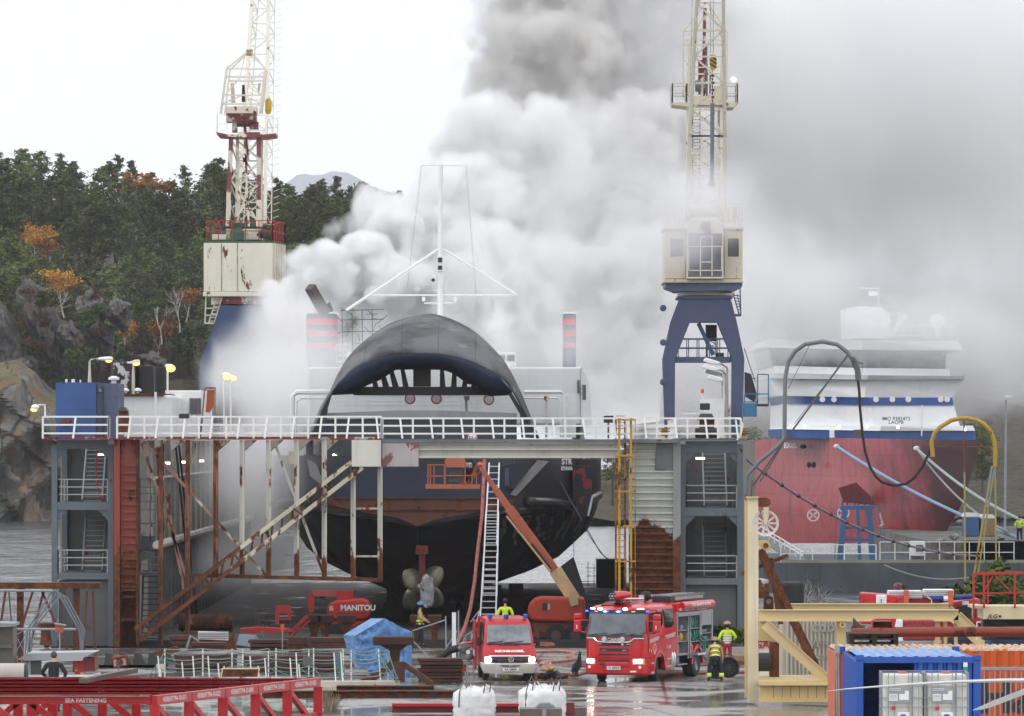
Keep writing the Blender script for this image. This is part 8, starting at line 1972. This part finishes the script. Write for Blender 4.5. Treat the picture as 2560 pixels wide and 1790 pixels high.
def person(label,loc,rz,jacket,trousers,head,lean=0.0,hL=None,hR=None,footL=(-.13,0),footR=(.13,0),h=1.0,look=0.0,bands=None,legband=None,sitz=0,knee=.04):
 """local frame: x to the person's right, y where the person faces, z up"""
 t=thing('person',label,'person',loc,rz);H=h
 def V(x,y,z):return (x*H,y*H,z*H)
 sn,cs=math.sin(lean),math.cos(lean);ph=.93+sitz
 def T(x,y,z):dz=z-ph;return V(x,y*cs+dz*sn,ph+dz*cs-y*sn)
 pel,bel,chs,nck,hd0,hd1=V(0,0,ph),T(0,.01,ph+.18),T(0,0,ph+.42),T(0,-.01,ph+.58),T(0,.02,ph+.66),T(0,.03,ph+.77)
 hipL,hipR=V(-.10,0,ph-.06),V(.10,0,ph-.06)
 kL,kR=V(footL[0]*.95,footL[1]*.5+knee,.50),V(footR[0]*.95,footR[1]*.5+knee,.50)
 aL,aR=V(footL[0],footL[1]-.02,.09),V(footR[0],footR[1]-.02,.09);tL,tR=V(footL[0]-.02,footL[1]+.17,.035),V(footR[0]+.02,footR[1]+.17,.035)
 shL,shR=T(-.19,0,ph+.49),T(.19,0,ph+.49)
 hL=hL or (-.27,.08,.80);hR=hR or (.27,.08,.80)
 def arm(s_,hp,sg):
  S,Hd=Vector(s_),Vector(V(*hp));mid=S.lerp(Hd,.5);d=(Hd-S).length;b=math.sqrt(max(0,(.30*H)**2-(d/2)**2))if d<.6*H else 0
  el=mid+Vector((sg*.5,-.6,-.3)).normalized()*b;wr=Hd.lerp(el,.12);return tuple(el),tuple(wr),tuple(Hd)
 eL,wL,HL=arm(shL,hL,-1);eR,wR,HR=arm(shR,hR,1)
 def fingers(w_,h_):
  W_,H_=Vector(w_),Vector(h_);dr=(H_-W_).normalized();sd=dr.cross(Vector((0,1,.2))).normalized();out=[]
  for i,ln in enumerate((.060,.070,.066,.052)):
   o_=sd*(.030-.020*i);k0=H_+o_*.9+dr*.02;k1=k0+dr*ln*.55;k2=k1+(dr*.7+Vector((0,.5,-.3))).normalized()*ln*.5;out.append([(tuple(H_),.030),(tuple(k0),.011),(tuple(k1),.009),(tuple(k2),.008)])
  out.append([(tuple(H_),.030),(tuple(H_+sd*.045-dr*.01),.011),(tuple(H_+sd*.065+dr*.03),.009)]);return out
 ch=[[(pel,.13),(bel,.12),(chs,(.15,.12)),(nck,.06),(hd0,(.07,.08)),(hd1,(.075,.09)),(T(0,.03,ph+.83),.05)],[(hd0,(.07,.08)),(T(0,.105,ph+.685),.02)],[(hd1,(.075,.09)),(T(.085,.02,ph+.74),.012)],[(hd1,(.075,.09)),(T(-.085,.02,ph+.74),.012)],[(pel,.13),(hipL,.09),(kL,.06),(aL,.042),(tL,.035)],[(pel,.13),(hipR,.09),(kR,.06),(aR,.042),(tR,.035)],[(chs,(.15,.12)),(shL,.06),(eL,.042),(wL,.03),(HL,.030)],[(chs,(.15,.12)),(shR,.06),(eR,.042),(wR,.03),(HR,.030)]]+fingers(wL,HL)+fingers(wR,HR)
 b=skin_mesh('body',ch,M_SKIN,t)
 m=MB()
 for x in (-.03,.03):m.ball(T(x,.118,ph+.755),.010*H,6,4)
 m.build('eyes',M_DARK,b,w=False)
 skin_mesh('trousers',[[(pel,.15),(hipL,.115),(kL,.085),(V(footL[0],footL[1]-.02,.12),.075)],[(pel,.15),(hipR,.115),(kR,.085),(V(footR[0],footR[1]-.02,.12),.075)]],trousers,t)
 jk=skin_mesh('jacket',[[(V(0,0,ph-.06),(.18,.15)),(bel,(.17,.145)),(T(0,0,ph+.34),(.19,.15)),(T(0,0,ph+.47),(.15,.12)),(T(0,-.01,ph+.57),.075)],[(T(0,0,ph+.47),(.15,.12)),(shL,.085),(eL,.068),(wL,.05)],[(T(0,0,ph+.47),(.15,.12)),(shR,.085),(eR,.068),(wR,.05)]],jacket,t)
 for sg,a_,t_ in ((-1,aL,tL),(1,aR,tR)):skin_mesh('boot',[[(tuple(Vector(a_)+Vector((0,0,.08))),.062),(tuple(Vector(a_)-Vector((0,.01,.03))),.06),(tuple(Vector(t_)+Vector((0,0,.01))),.045)]],M_BLKC,t)
 if bands:
  for z_,r_,bm_ in bands:
   m=MB();c0=Vector(T(0,0,ph+z_));ax=(Vector(T(0,0,ph+z_+.1))-c0).normalized();xa=Vector((1,0,0));ya=ax.cross(xa)
   rows=[[c0+ax*dz+(xa*math.cos(a)*r_*H+ya*math.sin(a)*r_*.84*H)for a in [j*math.pi/10 for j in range(20)]]for dz in (-.03,.03)]
   m.grid(rows,close=True).build('reflex_band',bm_,jk,w=False,smooth='all')
 if legband:
  for (kx,ky,kz),r_ in ((V(footL[0],footL[1]*.8,legband[0]),.1),(V(footR[0],footR[1]*.8,legband[0]),.1)):
   MB().lathe((kx,ky,kz),[(r_,-legband[1]/2),(r_,legband[1]/2)],'Z',14).build('leg_band',legband[2],t,w=False,smooth='all')
 c0=Vector(T(0,.02,ph+.80))
 if head[0]=='helmet':
  o=MB().lathe(c0,[(.155*H,-.02),(.15*H,.0),(.135*H,.06),(.09*H,.11),(.02,.13)],'Z',18).build('helmet',head[1],t,w=False,smooth='all')
  MB().lathe(c0,[(.12,-.15),(.135,-.02)],'Z',16).build('neck_guard',M_BLKC,o,w=False,smooth='all')
 else:MB().ball(c0-Vector((0,.025,.03)),(.098*H,.11*H,.11*H),14,8).build('hair',head[1],t,w=False,smooth='all')
 return t
def gp(px,py):d=HC*F/(py-HY);return (X(px,d),d,0)
RB=((.40,.20,M_REFY),(.20,.185,M_REFY),(.0,.19,M_REFY))
GB=((.32,.205,M_REFL),(.22,.195,M_REFL),(.12,.19,M_REFL),(.02,.19,M_REFL))
person('standing firefighter seen from behind in yellow vest, red trousers and tan helmet',gp(1818,1664),0,M_HIVIS,M_REDC,('helmet',plain('helmet_tan',(.34,.24,.14),.5)),0,bands=GB,hL=(-.25,.12,1.0),hR=(.27,.22,1.08),h=1.05)
person('bent firefighter seen from behind in tan jacket with yellow bands and navy trousers',gp(1788,1703),0,M_HIVIS2,M_NAVYC,('helmet',plain('helmet_tan',(.34,.24,.14),.5)),.62,bands=RB,hL=(-.25,.35,.75),hR=(.28,.35,.75),footL=(-.24,0),footR=(.24,.02),legband=(.24,.16,M_REFY),h=1.06)
person('firefighter in blue helmet standing sideways between the keel blocks',(X(1050,270),270,0),R(-95),M_HIVIS2,M_NAVYC,('helmet',plain('helmet_blue',(.06,.22,.55),.35)),0,bands=((.12,.19,M_REFY),(.0,.19,M_REFY)),hL=(-.2,.35,1.0),hR=(.2,.35,1.0),footR=(.13,.12),footL=(-.13,-.1),h=1.16)
person('man in plain yellow high visibility jacket standing behind the rescue van',(X(1263,262),262,.32),0,M_HIVIS,M_NAVYC,('hair',M_BLKC),0,hL=(-.18,.3,1.05),hR=(.18,.3,1.05),h=1.22)
person('man with short dark hair in a black jacket seen from behind at the shelter',(X(134,168),168,HC-(1700-HY)*168/F-.95),0,M_BLKC,M_BLKC,('hair',plain('brown_hair',(.07,.05,.04),.7)),.12,hL=(-.24,.25,1.05),hR=(.3,.25,1.02),h=1.0)
person('firefighter in dark suit with silver bands and red helmet in the lift basket',(X(1172,277),277.2,Z(1211,277)),R(165),M_BLKC,M_BLKC,('helmet',plain('helmet_redwhite',(.5,.12,.12),.4)),0,bands=GB[:3],hL=(-.22,.25,1.05),hR=(.22,.25,1.05),h=.82)
person('distant man in yellow high visibility jacket at the far right shore',(X(2549,402),402,2.6),R(170),M_HIVIS,M_NAVYC,('hair',M_HAIR),.05,hL=(-.2,.3,1.1),hR=(.2,.3,1.1),h=1.03)
t=thing('smoke_fan','round black ventilation fan standing beside the bent firefighter','fan',gp(1822,1700));c0=Vector(gp(1822,1700))+Vector((0,0,.52))
mb=MB();mb.lathe(c0,[(.36,-.12),(.42,-.12),(.44,0),(.42,.12),(.36,.12),(.36,-.12)],'Y',26);mb.lathe(c0,[(.02,.08),(.37,.08),(.37,.11),(.02,.11)],'Y',26);mb.build('shroud',M_BLACK,t);mb=MB()
for i in range(12):a=i*math.pi/6;mb.bar(c0-Vector((0,.12,0)),c0+Vector((math.cos(a)*.38,-.12,math.sin(a)*.38)),.012)
for r_ in (.12,.24):mb.lathe(c0-Vector((0,.12,0)),[(r_,-.006),(r_+.012,-.006),(r_+.012,.006),(r_,.006)],'Y',22)
mb.build('grille',M_GREYD,t);mb=MB();mb.box(c0.x-.75,c0.x-.25,c0.y-.1,c0.y+.3,.05,.5);mb.ball(c0+Vector((-.5,0,.1)),(.2,.2,.2),10,6);mb.build('engine',M_BLACK,t,bevel=.03)
mb=MB();mb.tube([c0+Vector((-.4,0,-.45)),c0+Vector((-.45,0,.3)),c0+Vector((-.2,0,.55)),c0+Vector((.2,0,.45))],.02,6);mb.build('handle',M_DARK,t)
# SMOKE
def volume_object(name,lo,hi,res,build,dens_scale,colf,aniso=0.0):
 ng=bpy.data.node_groups.new(name,'GeometryNodeTree')
 ng.interface.new_socket('Geometry',in_out='OUTPUT',socket_type='NodeSocketGeometry')
 out=ng.nodes.new('NodeGroupOutput');vc=ng.nodes.new('GeometryNodeVolumeCube')
 vc.inputs['Min'].default_value=lo;vc.inputs['Max'].default_value=hi
 for a,r_ in zip('XYZ',res):vc.inputs['Resolution '+a].default_value=r_
 pos=ng.nodes.new('GeometryNodeInputPosition')
 ng.links.new(build(ng,pos.outputs[0]),vc.inputs['Density'])
 m=bpy.data.materials.new(name+'_material');m.use_nodes=True
 t=m.node_tree;t.nodes.clear();pv=t.nodes.new('ShaderNodeVolumePrincipled')
 pv.inputs['Density'].default_value=dens_scale;pv.inputs['Anisotropy'].default_value=aniso
 mo=t.nodes.new('ShaderNodeOutputMaterial');t.links.new(pv.outputs[0],mo.inputs['Volume'])
 if callable(colf):t.links.new(colf(t),pv.inputs['Color'])
 else:pv.inputs['Color'].default_value=(*colf,1)
 sm=ng.nodes.new('GeometryNodeSetMaterial');sm.inputs['Material'].default_value=m
 ng.links.new(vc.outputs[0],sm.inputs[0]);ng.links.new(sm.outputs[0],out.inputs[0])
 me=bpy.data.meshes.new(name);me.materials.append(m)
 o=bpy.data.objects.new(name,me);COL.objects.link(o)
 o.modifiers.new('smoke','NODES').node_group=ng;o['kind']='stuff'
 return o
def Mn(ng,op,a,b=None,c=None,clamp=False):
 n=ng.nodes.new('ShaderNodeMath');n.operation=op;n.use_clamp=clamp
 for i,v in enumerate((a,b,c)):
  if v is None:continue
  if isinstance(v,(int,float)):n.inputs[i].default_value=v
  else:ng.links.new(v,n.inputs[i])
 return n.outputs[0]
def puffs(blobs,amp,amp2,sc,sc2,edge,join=1.5,power=1.0,stretch=None):
 """density from ellipsoids: depth below their joined skin, roughened by noise and cauliflower bumps"""
 def build(ng,pos):
  best=None
  for c,r_ in blobs:
   s=ng.nodes.new('ShaderNodeVectorMath');s.operation='SUBTRACT';ng.links.new(pos,s.inputs[0]);s.inputs[1].default_value=c
   dv=ng.nodes.new('ShaderNodeVectorMath');dv.operation='DIVIDE';ng.links.new(s.outputs[0],dv.inputs[0]);dv.inputs[1].default_value=r_
   ln=ng.nodes.new('ShaderNodeVectorMath');ln.operation='LENGTH';ng.links.new(dv.outputs[0],ln.inputs[0])
   q_=Mn(ng,'MULTIPLY',Mn(ng,'SUBTRACT',1.0,ln.outputs['Value']),min(r_))
   best=q_ if best is None else Mn(ng,'SMOOTH_MAX',best,q_,join)
  def nz(scale,detail,a_):
   n=ng.nodes.new('ShaderNodeTexNoise');ng.links.new(pos,n.inputs['Vector'])
   n.inputs['Scale'].default_value=scale;n.inputs['Detail'].default_value=detail;n.inputs['Roughness'].default_value=.64;n.inputs['Distortion'].default_value=.35
   return Mn(ng,'MULTIPLY',Mn(ng,'SUBTRACT',n.outputs[0],.5),a_)
  tot=Mn(ng,'ADD',best,nz(sc,5.0,amp))
  if amp2:
   vo=ng.nodes.new('ShaderNodeTexVoronoi');vo.feature='SMOOTH_F1';ng.links.new(pos,vo.inputs['Vector']);vo.inputs['Scale'].default_value=sc2
   tot=Mn(ng,'ADD',tot,Mn(ng,'MULTIPLY',Mn(ng,'SUBTRACT',.5,vo.outputs['Distance']),amp2))
  d_=Mn(ng,'DIVIDE',tot,edge,clamp=True)
  return Mn(ng,'POWER',d_,power)if power!=1.0 else d_
 return build
def PB(px,py,d,rpx,rz=None,ry=None):
 s_=d/F;return (tuple(P(px,py,d)),(rpx*s_,ry or rpx*s_,(rz or rpx)*s_))
def soot(t):
 g=t.nodes.new('ShaderNodeNewGeometry');n=t.nodes.new('ShaderNodeTexNoise');t.links.new(g.outputs['Position'],n.inputs['Vector']);n.inputs['Scale'].default_value=.11;n.inputs['Detail'].default_value=2
 sx=t.nodes.new('ShaderNodeVectorMath');sx.operation='DISTANCE';t.links.new(g.outputs['Position'],sx.inputs[0]);sx.inputs[1].default_value=P(1480,250,378)
 m1=t.nodes.new('ShaderNodeMapRange');m1.interpolation_type='SMOOTHSTEP';t.links.new(sx.outputs['Value'],m1.inputs[0]);m1.inputs[1].default_value=2;m1.inputs[2].default_value=19;m1.inputs[3].default_value=.85;m1.inputs[4].default_value=0
 m2=t.nodes.new('ShaderNodeMapRange');t.links.new(n.outputs[0],m2.inputs[0]);m2.inputs[1].default_value=.45;m2.inputs[2].default_value=.65;m2.inputs[3].default_value=0;m2.inputs[4].default_value=.18
 ad=t.nodes.new('ShaderNodeMath');t.links.new(m1.outputs[0],ad.inputs[0]);t.links.new(m2.outputs[0],ad.inputs[1]);ad.use_clamp=True
 mx=t.nodes.new('ShaderNodeMix');mx.data_type='RGBA';t.links.new(ad.outputs[0],mx.inputs[0]);mx.inputs[6].default_value=(.985,.985,.99,1);mx.inputs[7].default_value=(.80,.79,.775,1)
 return mx.outputs[2]
FP=[PB(692,748,336,36,46),PB(768,664,338,46,60),PB(820,690,338,70,80),PB(760,740,338,60,60),PB(905,650,340,70,75),PB(985,585,343,72,90),PB(960,700,340,110,80)]
volume_object('smoke',(P(610,0,350).x,326,P(0,850,335).z),(P(1110,0,350).x,356,P(0,420,350).z),(210,90,180),puffs(FP,2.2,1.5,.45,.75,.55,1.0),2.6,(.996,.996,.998))
PL=[PB(1250,860,350,330,80,8),PB(970,620,348,100,110),PB(1130,500,352,140,140),PB(1240,400,362,170,160),PB(1390,240,376,220,230),PB(1400,40,384,190,200),PB(1600,120,392,280,280),PB(1500,480,372,300,260),PB(1150,740,346,330,150),PB(1450,760,352,260,170)]
volume_object('smoke',tuple(P(600,1000,330)),(P(1950,0,410).x,410,P(0,-120,400).z),(230,120,190),puffs(PL,11.0,2.8,.13,.45,1.8),1.5,soot)
DR=[PB(1700,250,385,420,420,14),PB(2000,250,410,600,480,14),PB(2450,200,420,560,520,14),PB(2350,720,525,620,330,18),PB(1900,760,525,520,330,18),PB(1700,700,352,320,260,12),PB(1620,930,345,240,150,12),PB(1400,560,338,300,260,9),PB(1480,930,340,260,150,10)]
volume_object('smoke_drift',(P(1250,0,400).x,325,4),(P(2950,0,540).x,545,P(0,-260,440).z),(190,90,120),puffs(DR,30.0,0,.085,.2,9.0,4.0,1.0),.20,(.972,.972,.98))
FR=[PB(1740,520,289,210,120,6),PB(1700,600,289,150,90,5),PB(1960,760,436,230,170,9),PB(2240,830,440,300,110,7),PB(2330,1230,437,150,110,4),PB(1100,900,301,470,90,3.2),PB(800,930,300,90,80,3),PB(1430,850,316,110,110,3.5)]
volume_object('smoke_veil',(P(600,0,302).x,280,P(0,1000,280).z),(P(2650,0,455).x,455,P(0,330,440).z),(150,100,60),puffs(FR,7.0,0,.12,.3,4.0,2.0),.38,(.99,.99,.995))
MI=[PB(650,960,322,190,100,16),PB(560,945,330,120,60,10),PB(620,890,334,130,60,6),PB(800,850,315,80,110,4),PB(640,1180,300,150,170,14),PB(720,1000,318,150,150,16),PB(620,1400,305,140,90,16),PB(700,830,328,110,130,9)]
volume_object('smoke_mist',tuple(P(400,1600,283)),(P(950,0,345).x,345,P(0,720,340).z),(90,90,90),puffs(MI,6.0,0,.14,.4,3.5,2.0),.36,(.985,.985,.99))
tag(MB().tube([P(520,1032,300),P(600,1010,303),P(690,990,306),P(760,975,309)],[.03,.08,.14,.25],6).build('water_spray',plain('spray_white',(.8,.82,.84),.4)),'thin white jet of fire water arcing over the left wing wall','water jet')if False else None
hz=MB().box(-1500,1500,-5,16500,-14,1100).build('haze',None);hz.data.materials.clear();hz['kind']='stuff'
m=bpy.data.materials.new('haze_material');m.use_nodes=True;t=m.node_tree;t.nodes.clear();pv=t.nodes.new('ShaderNodeVolumePrincipled');pv.inputs['Color'].default_value=(.93,.95,1,1);pv.inputs['Density'].default_value=.00006;pv.inputs['Anisotropy'].default_value=.2
mo=t.nodes.new('ShaderNodeOutputMaterial');t.links.new(pv.outputs[0],mo.inputs['Volume']);hz.data.materials.append(m)
bpy.context.view_layer.update()
dg=bpy.context.evaluated_depsgraph_get()
for o in [o for o in bpy.data.objects if o.type=='FONT']:
 me=bpy.data.meshes.new_from_object(o.evaluated_get(dg))
 n=bpy.data.objects.new('tmp_mesh',me)
 nm=o.name;par=o.parent;ml=o.matrix_local.copy()
 COL.objects.link(n);n.parent=par;n.matrix_local=ml
 bpy.data.objects.remove(o);n.name=nm
